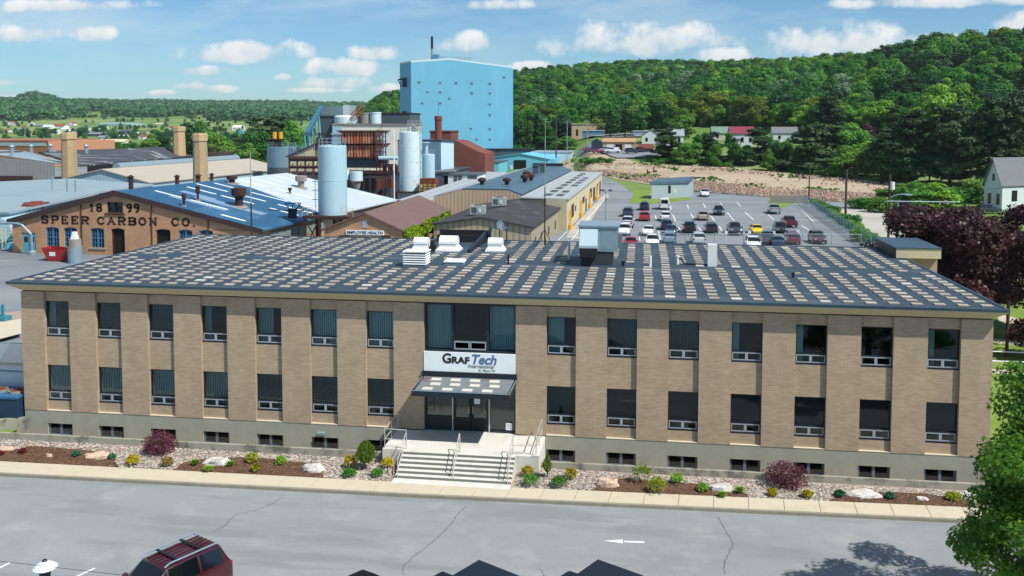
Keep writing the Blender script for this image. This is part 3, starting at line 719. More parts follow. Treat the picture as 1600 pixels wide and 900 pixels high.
MB().box(1.91, 2.16, .145, .149, 1.75, 1.775).box(1.93, 2.14, .145, .149, 1.68, 1.705).box(1.91, 2.16, .145, .149, 1.56, 1.585).build('print', MT['galv'], nt_)
# canopy
can = MB(); can.box(-2.44, 2.44, -2.42, -2.3, 3.86, 4.13); can.box(-2.44, -2.34, -2.3, -.12, 3.86, 4.15); can.box(2.34, 2.44, -2.3, -.12, 3.86, 4.15); can.box(-2.34, 2.34, -2.3, -.12, 3.9, 3.98)
canopy = can.build('entrance_canopy', MT['frame'], office)
MB().slab([(-2.33, -2.31, 4.1), (2.33, -2.31, 4.1), (2.33, -.12, 4.2), (-2.33, -.12, 4.2)], .06).build('canopy_roof', M_('canopy_membrane', '70787c', .75, .12, .8, .05, 20, stain='6b4a42', stain_amt=.85, sscale=.7, stretch=(.6,1.4,1), slo=.54, shi=.59), canopy)
cp = MB()
for j in range(3):
    for i in range(4): cp.rbox((-1.6+i*1.0+(.12 if j == 1 else -.12*(j == 0)), -2.05+j*.72, 4.115+j*.032), .5, .4, .05, 0)
cp.each('canopy_paver', M_('canopy_paver', 'cbc6ba', .9, .08), canopy)
MB().box(-2.47, 2.47, -.11, -.002, 4.16, 4.465).build('canopy_band', MT['frame'], canopy)
MB().box(-2.445, 2.445, -2.44, -2.42, 4.12, 4.16).box(2.42, 2.45, -2.42, -.12, 4.15, 4.19).box(-2.45, -2.42, -2.42, -.12, 4.15, 4.19).build('canopy_edge', MT['galv'], canopy)
# steps, landing
stp = thing('entrance_steps', 'broad white concrete steps and landing in front of the glass doors', 'steps', (0, -3, G))
mb = MB(); mb.box(-3.8, 3.93, -2.85, .01, G-.5, 1.3); mb.box(-2.75, 2.8, -3.08, -2.85, G-.5, 1.299)
rz_ = (1.3-G)/6; tr = .262
for k in range(5): mb.box(-2.75, 2.8, -3.08-(k+1)*tr, -3.08-k*tr, G-.5, 1.3-(k+1)*rz_)
mb.box(-2.395, 2.395, .012, .5, G, 1.299)
mb.build('steps', MT['steps'], stp)
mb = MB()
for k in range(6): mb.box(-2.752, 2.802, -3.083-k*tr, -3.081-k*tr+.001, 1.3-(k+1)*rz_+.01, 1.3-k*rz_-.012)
mb.build('risers', M_('shaded_riser_concrete', '73766f', .9, .1), stp)  # thin darker sheets: the shade on the risers is put into their colour
MB().box(-2.78, 2.8, -4.95, -4.38, G-.3, G+.004).build('apron', MT['steps'], stp)
MB().box(3.6, 3.95, -2.86, -.2, 1.302, 1.36).build('side_kerb', MT['steps'], stp)
for nm, lb, segs in (
    ('handrail', 'steel pipe handrail around the left end of the landing', [[(-3.72,-.25,1.3),(-3.72,-.25,2.25),(-3.72,-2.72,2.25),(-2.62,-2.75,2.25),(-2.62,-2.75,1.3)], [(-3.72,-2.72,1.3),(-3.72,-2.72,2.25)], [(-3.72,-1.5,1.3),(-3.72,-1.5,2.25)], [(-3.72,-.25,1.75),(-3.72,-2.72,1.75),(-2.62,-2.75,1.75)],
        [(-2.62,-2.85,1.75),(-2.6,-4.38,.95)], [(-2.62,-2.8,2.1),(-2.6,-2.95,2.15),(-2.6,-4.4,1.4),(-2.6,-4.42,G)]]),
    ('handrail', 'steel pipe handrail down the middle of the entrance steps', [[(.05,-2.7,1.3),(.05,-2.75,2.15),(.05,-2.85,2.25),(.05,-3.0,2.15),(.05,-4.25,1.4),(.05,-4.28,G+.13)], [(.05,-2.8,1.3),(.05,-2.8,2.15)], [(.05,-2.95,1.75),(.05,-4.26,.95)]]),
    ('handrail', 'steel pipe handrail around the right end of the landing', [[(3.78,-.3,1.36),(3.78,-.3,2.28),(3.78,-2.72,2.28),(2.66,-2.75,2.25),(2.66,-2.75,1.3)], [(3.78,-2.72,1.36),(3.78,-2.72,2.28)], [(3.78,-1.5,1.36),(3.78,-1.5,2.28)], [(3.78,-.3,1.78),(3.78,-2.72,1.78),(2.66,-2.75,1.78)],
        [(2.66,-2.85,1.75),(2.64,-4.38,.95)], [(2.66,-2.8,2.1),(2.64,-2.95,2.15),(2.64,-4.4,1.4),(2.64,-4.42,G)]])):
    m_ = MB()
    for sg in segs: m_.path(sg, .024, 6)
    tag(m_.build(nm, MT['rail']), lb, 'handrail', 'handrails of the entrance steps')
# small wall lamp and a wall lean-to detail on the base left of the stairs
MB().box(-8.15, -7.75, -.22, .02, .82, .95).build('wall_lamp', MT['galv'], office)

# ------------------------------------------------------------------ roof equipment
ZR = 8.56
def hood(loc, lb, s=1.):
    t = thing('roof_ventilator', lb, 'ventilator', loc, 0, 'white hooded ventilators near the roof edge'); x, y, z = loc
    MB().rbox((x, y, z), 1.3*s, 1.2*s, .1, 0, 0, 1).add([], []).rbox((x, y, z+.1), 1.25*s, 1.1*s, .22, 0, 0, .8).build('curb', MT['white'], t)
    m_ = MB(); n = 10; vs = []                           # half-barrel hood
    for sx in (-.48*s, .48*s):
        for i in range(n+1):
            a = math.pi*i/n; vs.append((x+sx, y-.45*s*math.cos(a), z+.5+.42*s*math.sin(a)))
    fs = [(i, i+1, n+2+i, n+1+i) for i in range(n)]+[tuple(range(n, -1, -1)), tuple(range(n+1, 2*n+2)), (0, n+1, 2*n+1, n)]
    m_.add(vs, fs); m_.box(x-.47*s, x+.47*s, y-.43*s, y+.43*s, z+.3, z+.5); m_.build('hood', MT['white'], t, smooth=False)
hood((-6.2, 14.9, ZR), 'smaller white hooded roof ventilator on the far left of three')
hood((-4.35, 15.2, ZR), 'largest white hooded roof ventilator beside a dark motor', 1.25)
hood((-1.15, 15.4, ZR), 'white hooded roof ventilator beside the end of the black roof rail')
tag(MB().box(-5.55, -5.2, 14.5, 14.9, ZR, ZR+.45).tube((-5.4, 14.7, ZR+.45), (-5.4, 14.7, ZR+.75), .14).build('fan_motor', MT['dark']), 'dark fan motor between two white roof ventilators', 'motor')
t = thing('louvred_vent', 'square grey louvred vent box with stacked slats near the roof middle', 'vent', (-4.9, 8.4, ZR))
m_ = MB().box(-5.6, -4.2, 7.85, 9.0, ZR, ZR+.12); m_.box(-5.45, -4.35, 7.97, 8.9, ZR+.12, ZR+.85); m_.build('body', MT['alud'], t)
m_ = MB()
for k in range(5): m_.rbox((-4.9, 8.42, ZR+.16+k*.14), 1.45, 1.2, .07, 0, 0, .93)
m_.rbox((-4.9, 8.42, ZR+.88), 1.5, 1.25, .06); m_.build('louvre', MT['white'], t)
t = thing('roof_skylight', 'low flat white skylight right of the louvred vent', 'skylight', (-2.75, 9.2, ZR))
MB().box(-3.3, -2.1, 8.9, 9.7, ZR, ZR+.18).build('curb', MT['galv'], t); MB().rbox((-2.7, 9.3, ZR+.182), 1.28, .9, .12, 0, 0, .9).build('dome', MT['white'], t)
t = thing('air_handling_unit', 'large pale blue grey metal air handling unit with black intake hood', 'air handler', (6, 11, ZR))
MB().box(5.02, 6.95, 10.15, 12.6, ZR, ZR+.85).build('base', M_('unit_base', '2f3a44', .7, .1), t)
MB().box(4.9, 7.25, 10.1, 12.75, ZR+.86, ZR+2.35).build('casing', MT['galv'], t)
MB().box(4.82, 7.33, 10.0, 12.8, ZR+2.352, ZR+2.46).build('lid', MT['galv'], t)
MB().add([(4.95,9.35,ZR+1.15),(6.05,9.35,ZR+1.15),(6.05,10.09,ZR+1.0),(4.95,10.09,ZR+1.0),(4.95,9.35,ZR+1.3),(6.05,9.35,ZR+1.3),(6.05,10.09,ZR+2.3),(4.95,10.09,ZR+2.3)], [(0,3,2,1),(4,5,6,7),(0,1,5,4),(1,2,6,5),(2,3,7,6),(3,0,4,7)]).build('intake_hood', M_('hood_pale', 'a9bcc4', .5, .05), t)
MB().box(4.98, 6.02, 9.32, 10.08, ZR+.6, ZR+1.14).build('filter', MT['dark'], t)
MB().box(6.25, 7.05, 10.085, 10.099, ZR+1.0, ZR+2.2).build('panel', MT['galv'], t); MB().box(7.252, 7.5, 10.6, 11.4, ZR+1.0, ZR+1.9).build('control_box', MT['alud'], t)
def pipe(x, y, h, r, lb, mat=MT['white'], cap=False):
    m_ = MB().tube((x, y, ZR), (x, y, ZR+h), r, 10)
    if cap: m_.tube((x, y, ZR+h), (x, y, ZR+h+.08), r*1.5, 10)
    tag(m_.build('vent_pipe', mat), lb, 'pipe', 'vent pipes on the office roof')
pipe(4.12, 12.1, 1.15, .08, 'tall thin white vent pipe left of the air handling unit')
pipe(9.23, 9.8, .7, .08, 'short white vent pipe right of the air handling unit')
pipe(10.9, 11.3, .45, .09, 'stubby white vent pipe with a hose beside it', cap=True)
pipe(.55, 9.8, .6, .06, 'short dark vent pipe in the middle of the roof', MT['dark'])
pipe(17.2, 7.4, .2, .07, 'small dark roof drain pipe on the right half of the roof', MT['dark'], True)
pipe(7.6, 10.2, .2, .09, 'low dark cap in front of the air handling unit', MT['dark'], True)
tag(MB().box(12.7, 13.25, 10.7, 11.1, ZR, ZR+1.35).build('chimney_duct', MT['white']), 'white rectangular duct standing on the roof right of the air handler', 'duct')
tag(MB().path([(10.9, 11.35, ZR+.3), (11.15, 11.3, ZR+.35), (11.3, 11.2, ZR+.06), (12.7, 11.0, ZR+.06)], .05, 6).build('roof_hose', MT['dark']), 'dark hose running from the stubby pipe to the white duct', 'hose')
t = thing('roof_hatch_rail', 'black steel curb and long sloping rail at the far edge of the roof', 'roof rail', (-4.3, 18, ZR))
MB().box(-6.2, -2.6, 19.5, 19.62, ZR, ZR+.5).box(-6.2, -6.08, 19.6, 20.9, ZR, ZR+.5).box(-6.3, -2.4, 20.8, 20.9, ZR, ZR+.75).build('curb', MT['dark'], t)
MB().add([(-2.85,14.0,ZR),(-2.6,14.0,ZR),(-2.6,20.6,ZR),(-2.85,20.6,ZR),(-2.85,14.0,ZR+.25),(-2.6,14.0,ZR+.25),(-2.6,20.6,ZR+.7),(-2.85,20.6,ZR+.7)], [(0,3,2,1),(4,5,6,7),(0,1,5,4),(1,2,6,5),(2,3,7,6),(3,0,4,7)]).build('rail', MT['frame'], t)
def mast(name, base, h, lb, tripod=1.2, r=.05):
    t = thing(name, lb, 'antenna', base); x, y, z = base
    MB().tube((x, y, z), (x, y, z+h*.55), r, 6, r*.8).build('pole', MT['rustd'], t); MB().tube((x, y, z+h*.55), (x, y, z+h), r*.6, 6, r*.35).build('whip', MT['poleg'], t)
    m_ = MB()
    for k in range(3): a = R(90+120*k); m_.tube((x+math.cos(a)*tripod*.6, y+math.sin(a)*tripod*.6, z), (x, y, z+tripod), .03, 5)
    m_.build('tripod', MT['rustd'], t); return t
mast('antenna_mast', (1.9, 18.3, ZR), 7.6, 'thin roof antenna mast on a tripod at the far roof edge')
def dish(p, r, lb, up_=1.0, ang=0):
    t = thing('satellite_dish', lb, 'satellite dish', p, 0, 'satellite dishes at the far roof edge'); x, y, z = p
    MB().tube((x, y, z), (x, y, z+up_), .04, 6).build('stand', MT['dark'], t)
    m_ = MB(); n = 14; c = Vector((x, y, z+up_+r*.7)); nrm = Vector((math.sin(ang), -math.cos(ang), .35)).normalized(); a = nrm.orthogonal().normalized(); b = nrm.cross(a)
    vs = []
    for k, q in enumerate((0, .5, 1.)):
        for i in range(n): th = 2*math.pi*i/n; vs.append(tuple(c+(a*math.cos(th)+b*math.sin(th))*r*max(q, .02)+nrm*(q*q*.25*r)))
    m_.add(vs, [(k*n+i, k*n+(i+1)%n, (k+1)*n+(i+1)%n, (k+1)*n+i) for k in range(2) for i in range(n)]); m_.build('reflector', MT['alud'], t)
    MB().tube(tuple(c-b*r*.8), tuple(c+nrm*r*1.1), .025, 5).build('feed_arm', MT['dark'], t)
dish((-2.3, 20.2, ZR), .42, 'dark satellite dish at the end of the black rail', .35, -1.1)
dish((-1.7, 20.5, ZR), .38, 'tilted satellite dish raised on a stand at the far roof edge', .9, .9)
dish((-1.2, 20.6, ZR), .22, 'smallest satellite dish at the far roof edge', .95, -.5)
# stair tower
ph = MB().box(25.0, 27.75, 15.85, 21.1, 8.59, 9.22).build('stair_tower_cap', MT['cream'], office); MB().box(24.95, 27.8, 15.8, 21.15, 9.222, 9.28).build('cap_roof', MT['edge'], ph)
MB().box(24.97, 24.998, 15.85, 21.1, 8.59, 9.21).build('cap_flashing', MT['frame'], ph)
# stack by the left far corner of the office (stands in the yard behind)
#SECTION2
# ------------------------------------------------------------------ yards, lots, roads behind
GH = lambda u, v: ground_hit(u, v)[0].to_2d()
YZ = .02
flat('yard', [(-400, 6.2), (-27, 6.2), (-25.2, 6.2), (-25.2, 24), (70, 24), (72, 40), (58, 188), (30, 186), (-6, 191), (-40, 170), (-60, 330), (-190, 330), (-260, 200)], MT['lot'], YZ)
def poly(name, uv, mat, dz, z=0):
    pts = [at(u, v, z) for u, v in uv]; return struct(name, MB().add([(p.x, p.y, z+dz) for p in pts], [tuple(range(len(pts)))]), mat)
strip('lane', [GH(u, v) for u, v in [(946, 303), (938, 292), (925, 284), (880, 278)]], [GH(u, v) for u, v in [(990, 303), (975, 291), (953, 281), (900, 273)]], MT['lot'], .06, 16)
poly('grass_verge', [(1012, 312), (1020, 292), (1000, 288), (985, 281), (952, 279), (975, 290), (990, 303), (983, 318), (1020, 319), (1078, 313), (1076, 308)], MT['lawn'], .05)
poly('grass_island', [(1199, 310), (1262, 312), (1268, 318), (1240, 318), (1220, 326), (1204, 322)], MT['lawn'], .05)
poly('concrete_pavement', [(884, 372), (890, 361), (945, 303), (950, 303), (905, 374)], MT['pale'], .06)
poly('side_lot', [(1365, 392), (1350, 360), (1300, 330), (1340, 323), (1410, 340), (1440, 385)], MT['pale'], .05)
strip('dirt_road', [GH(u, v) for u, v in [(845, 272), (960, 281), (1080, 299), (1210, 309), (1330, 317), (1480, 321)]],
      [GH(u, v) for u, v in [(870, 252), (1000, 257), (1120, 260), (1250, 274), (1400, 286), (1520, 296)]], MT['dirt'], .12, 60)
strip('street', [GH(u, v) for u, v in [(790, 221), (860, 219), (960, 216), (1060, 214)]], [GH(u, v) for u, v in [(790, 210), (870, 212), (960, 211), (1060, 210)]], MT['lot'], .5, 20)
strip('garage_yard', [GH(u, v) for u, v in [(900, 247), (960, 249), (1030, 248)]], [GH(u, v) for u, v in [(905, 236), (960, 237), (1030, 236)]], MT['lot'], .5, 14)
# rubble
rg = random.Random(21); mb = MB(); n = 0
lo = [(870, 262), (960, 278), (1080, 300), (1210, 309), (1330, 317), (1440, 322)]; hi = [(880, 256), (1000, 257), (1120, 262), (1250, 274), (1400, 287), (1480, 294)]
def vi(P, u):
    return interp(P, u)
while n < 6500:
    u = rg.uniform(905, 1440); t = rg.random(); a, b = vi(lo, u), vi(hi, u)
    if .36 < t < .84 and rg.random() > .015: continue
    if t >= .84 and rg.random() > .22: continue
    if u < 1080 and t < .36 and rg.random() > .6: continue
    v = a+(b-a)*t; p = ground_hit(u, v)[0]; zz = height(p.x, p.y)+.1
    if noise.noise(Vector((p.x*.08, p.y*.08, 0))) < -.25 and rg.random() > .2: continue
    s = rg.uniform(.15, .55)*(1.25 if rg.random() < .1 else 1); mb.rbox((p.x, p.y, zz+.1+rg.random()*.35*(t < .4)), s, s*.7, s*.55, rg.random()*3); n += 1
tag(mb.build('brick_rubble', MT['rubble']), 'broken red and tan brick rubble spread along the graded dirt strip', 'rubble', kind='stuff')
for i, (u, v, hh, lb) in enumerate([(1011, 272, 1.4, 'dark rusty bent steel stub sticking out of the rubble nearest the small block shed'), (1021, 270, 1.8, 'dark rusty upright steel stub in the rubble, second from the small block shed'), (1243, 278, 1.8, 'dark steel stub on the dirt strip beyond the near end of the car park grass'), (1254, 280, 1.5, 'short dark steel stub beside another one beyond the car park grass'), (1375, 288, 1.5, 'dark steel stub on the dirt strip left of the pole with the transformer')]):
    p = ground_hit(u, v)[0]; zz = height(p.x, p.y); tag(MB().tube((p.x, p.y, zz), (p.x+.2, p.y, zz+hh), .22, 6, .15).rbox((p.x+.5, p.y, zz+.2), 1, .4, .5, .4).build('steel_stub', MT['rustd']), lb, 'steel stub', 'steel stubs left standing in the rubble')
# parking markings
lines4 = [((535,200),(543,225)),((635,193),(650,220)),((740,188),(755,202)),((845,185),(870,212)),((895,245),(950,295)),((785,248),(828,300)),((683,270),(706,303)),((557,255),(578,290)),((335,268),(345,300)),((445,262),(463,305)),((1040,262),(1075,292)),((605,340),(630,375)),((735,335),(765,385)),((905,380),(915,392)),((1250,330),(1310,368)),((1245,235),(1325,305)),((355,365),(368,420)),((235,400),(238,425)),((480,340),(500,375)),((1180,380),(1215,420)),((430,205),(434,232))]
mb = MB()
for a, b in lines4:
    p, q = at(940+a[0]/4, 270+a[1]/4, 0), at(940+b[0]/4, 270+b[1]/4, 0); dx = .09
    mb.quad((p.x-dx, p.y, YZ+.01), (p.x+dx, p.y, YZ+.01), (q.x+dx, q.y, YZ+.01), (q.x-dx, q.y, YZ+.01))
def mark(uv, w_, z, dz=.006, hor=False):
    pts = [at(u, v, z) for u, v in uv]
    for p, q in zip(pts, pts[1:]):
        d = (q-p).to_2d().normalized(); nrm = Vector((-d.y, d.x, 0))*w_/2; mb.quad(tuple(p-nrm+Vector((0,0,dz))), tuple(p+nrm+Vector((0,0,dz))), tuple(q+nrm+Vector((0,0,dz))), tuple(q-nrm+Vector((0,0,dz))))
mark([(893, 376), (920, 340), (945, 312)], .13, YZ, .045); mark([(872, 376), (886, 362)], .13, YZ, .045); mark([(1190, 346), (1110, 346)], .1, YZ); mark([(1022, 345.5), (1100, 346.5)], .1, YZ)
struct('painted_markings', mb, MT['white'])
mb = MB()                                                # front: arrow, stall lines
a0, a1 = at(943, 845, RD), at(1007, 847.5, RD); d = (a1-a0).normalized(); nn_ = Vector((-d.y, d.x, 0)); z = Vector((0,0,.006))
mb.add([tuple(a0+z), tuple(a0+d*.78+nn_*.17+z), tuple(a0+d*.78-nn_*.17+z)], [(0,1,2)])
mb.quad(tuple(a0+d*.84-nn_*.07+z), tuple(a1-nn_*.07+z), tuple(a1+nn_*.07+z), tuple(a0+d*.84+nn_*.07+z))
mark([(-30, 902), (16, 879)], .11, RD); mark([(100, 910), (148, 888)], .11, RD)
struct('road_markings', mb, MT['white'])
mb = MB(); rg = random.Random(2)
def crack(uv, w_=.018):
    pts = [at(u, v, RD) for u, v in uv]; fine = []
    for p, q in zip(pts, pts[1:]):
        for k in range(5): fine.append(p.lerp(q, k/5)+Vector((rg.uniform(-.05,.05), rg.uniform(-.05,.05), 0)))
    for p, q in zip(fine, fine[1:]):
        d = (q-p); d.normalize(); n_ = Vector((-d.y, d.x, 0))*w_*rg.uniform(.6, 1.4); zz = Vector((0,0,.004)); mb.quad(tuple(p-n_+zz), tuple(p+n_+zz), tuple(q+n_+zz), tuple(q-n_+zz))
crack([(727, 792), (715, 803), (700, 825), (675, 848), (645, 870), (630, 885), (628, 902)]); crack([(442, 776), (425, 787), (390, 800), (368, 804), (350, 822), (325, 837)])
crack([(1121, 808), (1135, 828), (1136, 835), (1147, 850), (1140, 862), (1132, 878), (1130, 902)]); crack([(842, 888), (850, 898), (855, 905)])
struct('pavement_cracks', mb, M_('crack_dark', '5b6063', .95, .1))

# ------------------------------------------------------------------ buildings behind
def hall(name, lb, cat, E, wall, roof, wallz=0, over=.35, t=.22, group=None, base=None):
    """E = (front-left eave, front ridge, front-right eave, back-left, back ridge, back-right) as 3-D points"""
    E = [Vector(e) for e in E]; fl, fr_, fe, bl, br, be = E
    root = thing(name, lb, cat, ((fl.x+fe.x)/2, (fl.y+fe.y)/2, wallz), 0, group); mb = MB()
    w0 = [fl, fr_, fe, be, br, bl]
    vs = [tuple(v-Vector((0,0,.05))) for v in w0]+[(v.x, v.y, wallz) for v in w0]
    mb.add(vs, [(0,6,7,1), (1,7,8,2), (2,8,9,3), (3,9,10,4), (4,10,11,5), (5,11,6,0)]); mb.build('wall', wall, root)
    ax = ((br-fr_)*Vector((1,1,0))).normalized(); o1 = -ax*over; o2 = ax*over
    def ext(e, rdg): d = (e-rdg); l = d.length; return e+d/l*over
    a, c = ext(fl, fr_)+o1, ext(fe, fr_)+o1; b = fr_+o1; a2, c2, b2 = ext(bl, br)+o2, ext(be, br)+o2, br+o2
    r = MB(); up_ = Vector((0,0,t))
    r.slab([a+up_, b+up_, b2+up_, a2+up_], t); r.slab([b+up_, c+up_, c2+up_, b2+up_], t-.004)
    r.build('roof', roof, root); return root
def V3(p, z): return Vector((p[0], p[1], z))
def quadwall(mb, p, q, z0, z1, th=.12, mi=0):            # thin panel along a wall from p to q (xy), proud to the viewer side
    p, q = Vector((p[0], p[1])), Vector((q[0], q[1])); d = (q-p).normalized(); n = Vector((d.y, -d.x))*th
    mb.prism([(p.x+n.x, p.y+n.y), (q.x+n.x, q.y+n.y), (q.x, q.y), (p.x, p.y)], z0, z1, mi); return mb
def wpt(P, Q, s): return (P[0]+(Q[0]-P[0])*s, P[1]+(Q[1]-P[1])*s)

# --- old brick hall with painted lettering
YS = 63.5
Ls, Ps, Rs = aty(19, 345, YS), aty(180, 301, YS), aty(405, 362, YS); Rs.z = 3.6
farP, farR = at(487, 268, 8.3), at(617, 313, 3.9); dirS = (farR-Rs); farP2 = Ps+dirS; farP2.z = 8.3; farL = Ls+dirS; farL.z = 4.2
sp = thing('brick_hall', 'old red brick factory hall with painted lettering and a blue and white metal roof', 'factory', (Ps.x, Ps.y, 0))
# gable wall with real openings: build a grid of pieces
def opening_list():
    L_ = []
    for a, b, kind in ((-69.35, -67.5, 'w'), (-66.75, -64.9, 'w'), (-62.95, -61.05, 'w'), (-60.0, -58.15, 'd'), (-53.75, -51.75, 'd'), (-50.6, -48.7, 'w'), (-47.7, -45.9, 'w')): L_.append((a, b, .95 if kind == 'w' else .0, 3.6, kind))
    return L_
ops = opening_list()
def zroof(x): return Ls.z+(Ps.z-Ls.z)*(x-Ls.x)/(Ps.x-Ls.x) if x < Ps.x else Ps.z+(Rs.z-Ps.z)*(x-Ps.x)/(Rs.x-Ps.x)
mb = MB(); TH = .45
def gprism(x0, x1, z0, zf=None):
    vs = []
    for y in (YS, YS+TH):
        for x in (x0, x1): vs += [(x, y, z0), (x, y, (zf if zf is not None else zroof(x)))]
    mb.add(vs, [(0,2,3,1), (4,5,7,6), (0,1,5,4), (2,6,7,3), (1,3,7,5), (0,4,6,2)])
x = Ls.x; top = 3.6
cuts = [(-72.9, -70.9, 0, 2.75, 'p')]+ops
for a, b, z0, z1, k in cuts: gprism(x, a, 0, top if x > -73 else None) if False else gprism(x, a, 0, 3.4 if zroof(a) < 3.6 else 3.6); gprism(a, b, z1, 3.6) if z1 < 3.6 else None; x = b
for a, b, z0, z1, k in cuts:
    if z0 > 0: gprism(a, b, 0, z0)
gprism(x, Rs.x, 0, 3.55)
# upper part, split at the ridge and round the attic window
for a, b in ((Ls.x, -60.55), (-60.55, Ps.x), (Ps.x, -58.3), (-58.3, Rs.x)):
    if a in (-60.55, Ps.x): gprism(a, b, 3.6, 5.55); gprism(a, b, 7.0)
    else: gprism(a, b, 3.6 if a < -50 else 3.55)
mb.add([], [])
side = [(Rs.x, YS+TH), (Rs.x-.4, YS+TH)]
mb.prism([(Rs.x, Rs.y+TH, Rs.z), (farR.x, farR.y, farR.z), (farR.x-.4, farR.y, farR.z), (Rs.x-.4, Rs.y+TH, Rs.z)], 0)
mb.prism([(Ls.x, Ls.y+TH, Ls.z), (Ls.x+.4, Ls.y+TH, Ls.z), (farL.x+.4, farL.y, farL.z), (farL.x, farL.y, farL.z)], 0)
mb.add([tuple(farL-Vector((0,0,farL.z))), tuple(farR-Vector((0,0,farR.z))), tuple(farR), tuple(farP2), tuple(farL)], [(0,1,2,3,4)])
mb.build('brick_wall', MT['oldbrick'], sp)
oy = Vector((0, -.5, 0)); t_ = .25
def rp(s, side_):                                        # point on the roof: s along the axis, side -1 left eave .. 0 ridge .. 1 right eave
    a = Ps+dirS*s; a.z = Ps.z+(8.3-Ps.z)*s
    e = (Ls+dirS*s) if side_ < 0 else (Rs+dirS*s); e.z = (Ls.z+(farL.z-Ls.z)*s) if side_ < 0 else (Rs.z+(farR.z-Rs.z)*s)
    return a.lerp(e, abs(side_))+Vector((0, 0, t_))
MBL = M_('blue_metal_roof', '235474', .65, .08, .25, .02, 5, stain='4f7c9c', stain_amt=.4, sscale=.12, stretch=(1.3,.5,1), slo=.56, shi=.66)
r0 = MB(); s0 = .0
bR, bE = .58, .40                                        # where blue turns to white: along the ridge, along the eave
def sheet(mb, pts, t): mb.slab([tuple(p) for p in pts], t)
sheet(r0, [rp(s0, -1.03), rp(s0, 0), rp(bR, 0), rp(bR, -1.03)], .2); sheet(r0, [rp(s0, 0), rp(s0, 1.03), rp(bE, 1.03), rp(bR, 0)], .204)
ro = r0.build('roof', MBL, sp)
r1 = MB(); sheet(r1, [rp(bR, -1.03), rp(bR, 0), rp(1, 0), rp(1, -1.03)], .2); sheet(r1, [rp(bR, 0), rp(bE, 1.03), rp(1, 1.03), rp(1, 0)], .204)
r1.build('white_roof', M_('white_metal_roof', 'b9c4ca', .5, .06, .3, .02, 5, stripes=('Y', 3.2, .25, .12)), sp)
sk = MB(); rg = random.Random(4); q1 = Vector((0,0,.035))
for s in [.04+.082*i for i in range(12)]:
    for a, b in ((.06, .28), (.36, .62), (.7, .9)):
        if rg.random() < .28: continue
        a += rg.uniform(-.03, .03); b += rg.uniform(-.06, .04); 
        lim = bR+(bE-bR)*b
        ds = .007
        if s+ds > 1: continue
        sk.slab([tuple(rp(s, a)+q1), tuple(rp(s, b)+q1), tuple(rp(s+ds*1.6, b)+q1), tuple(rp(s+ds*1.6, a)+q1)], .03)
sk.each('roof_light', M_('roof_light_panel', 'dfe6ea', .5, .03), ro)
pt = MB()
for s, a, b, ds in ((.10, .22, .62, .03), (.17, .3, .8, .04), (.2, .15, .4, .03)): pt.slab([tuple(rp(s, a)+q1*.7), tuple(rp(s, b)+q1*.7), tuple(rp(s+ds, b)+q1*.7), tuple(rp(s+ds, a)+q1*.7)], .02)
pt.build('faded_patch', M_('faded_blue_panel', '7893ac', .5, .04), ro)
vb = MB()                                                # rake boards
for a, b in ((Ls+Vector((-.6,0,-.1)), Ps), (Ps, Rs+Vector((.6,0,-.1)))):
    vb.add([(a.x, YS-.35, a.z-.35), (b.x, YS-.35, b.z-.35), (b.x, YS-.35, b.z+.34), (a.x, YS-.35, a.z+.34), (a.x, YS-.002, a.z-.35), (b.x, YS-.002, b.z-.35), (b.x, YS-.002, b.z+.04), (a.x, YS-.002, a.z+.04)], [(0,1,2,3), (7,6,5,4), (0,4,5,1), (2,6,7,3), (0,3,7,4), (1,5,6,2)])
vb.build('rake_board', M_('dark_brown_paint', '3a2a2c', .8, .1), sp)
for a, b, z0, z1, k in ops:
    n_ = 10; cx_, hw = (a+b)/2, (b-a)/2; blue = M_WB = MT['_wb'] if '_wb' in MT else MT.setdefault('_wb', M_('blue_window_paint', '3f7396', .6, .1))
    f_ = MB(); f_.box(a, a+.16, YS+.12, YS+.3, z0, 3.3); f_.box(b-.16, b, YS+.12, YS+.3, z0, 3.3)
    arc = [(cx_-hw*math.cos(math.pi*i/n_), 3.3+.28*math.sin(math.pi*i/n_)) for i in range(n_+1)]
    for p, q in zip(arc, arc[1:]): f_.add([(p[0], YS+.1, p[1]-.16), (q[0], YS+.1, q[1]-.16), (q[0], YS+.1, q[1]), (p[0], YS+.1, p[1]), (p[0], YS+.3, p[1]-.16), (q[0], YS+.3, q[1]-.16), (q[0], YS+.3, q[1]), (p[0], YS+.3, p[1])], [(0,1,2,3), (4,7,6,5), (0,4,5,1)])
    fm = blue if k == 'w' else MT['rustd']
    if k == 'w':
        f_.box(cx_-.12, cx_+.12, YS+.11, YS+.3, z0, 3.5); f_.box(a+.16, b-.16, YS+.12, YS+.28, (z0+3.4)/2-.05, (z0+3.4)/2+.05)
        for xx in ((a+.16+cx_-.12)/2, (b-.16+cx_+.12)/2): f_.box(xx-.025, xx+.025, YS+.13, YS+.26, z0, 3.4)
        for zz in (z0+.6, z0+1.75): f_.box(a+.16, b-.16, YS+.13, YS+.26, zz-.025, zz+.025)
    fo = f_.build('window' if k == 'w' else 'dark_door', fm, sp)
    MB().box(a+.1, b-.1, YS+.31, YS+.33, z0, 3.55).build('pane', MT['carglass'] if k == 'w' else M_DK if 'M_DK' in globals() else MT['darkopen'], fo)
    ar = MB()                                            # brick arch filling the corners of the opening
    for p, q in zip(arc, arc[1:]): ar.add([(p[0], YS-.03, p[1]), (q[0], YS-.03, q[1]), (q[0], YS-.03, 3.75), (p[0], YS-.03, 3.75), (p[0], YS+.1, p[1]), (q[0], YS+.1, q[1])], [(0,1,2,3), (0,4,5,1)])
    ar.build('brick_arch', MT['oldbrick'], fo)
    if k == 'w': MB().box(a-.25, b+.25, YS-.12, YS+.05, z0-.2, z0).build('sill', MT['plinth'], fo)
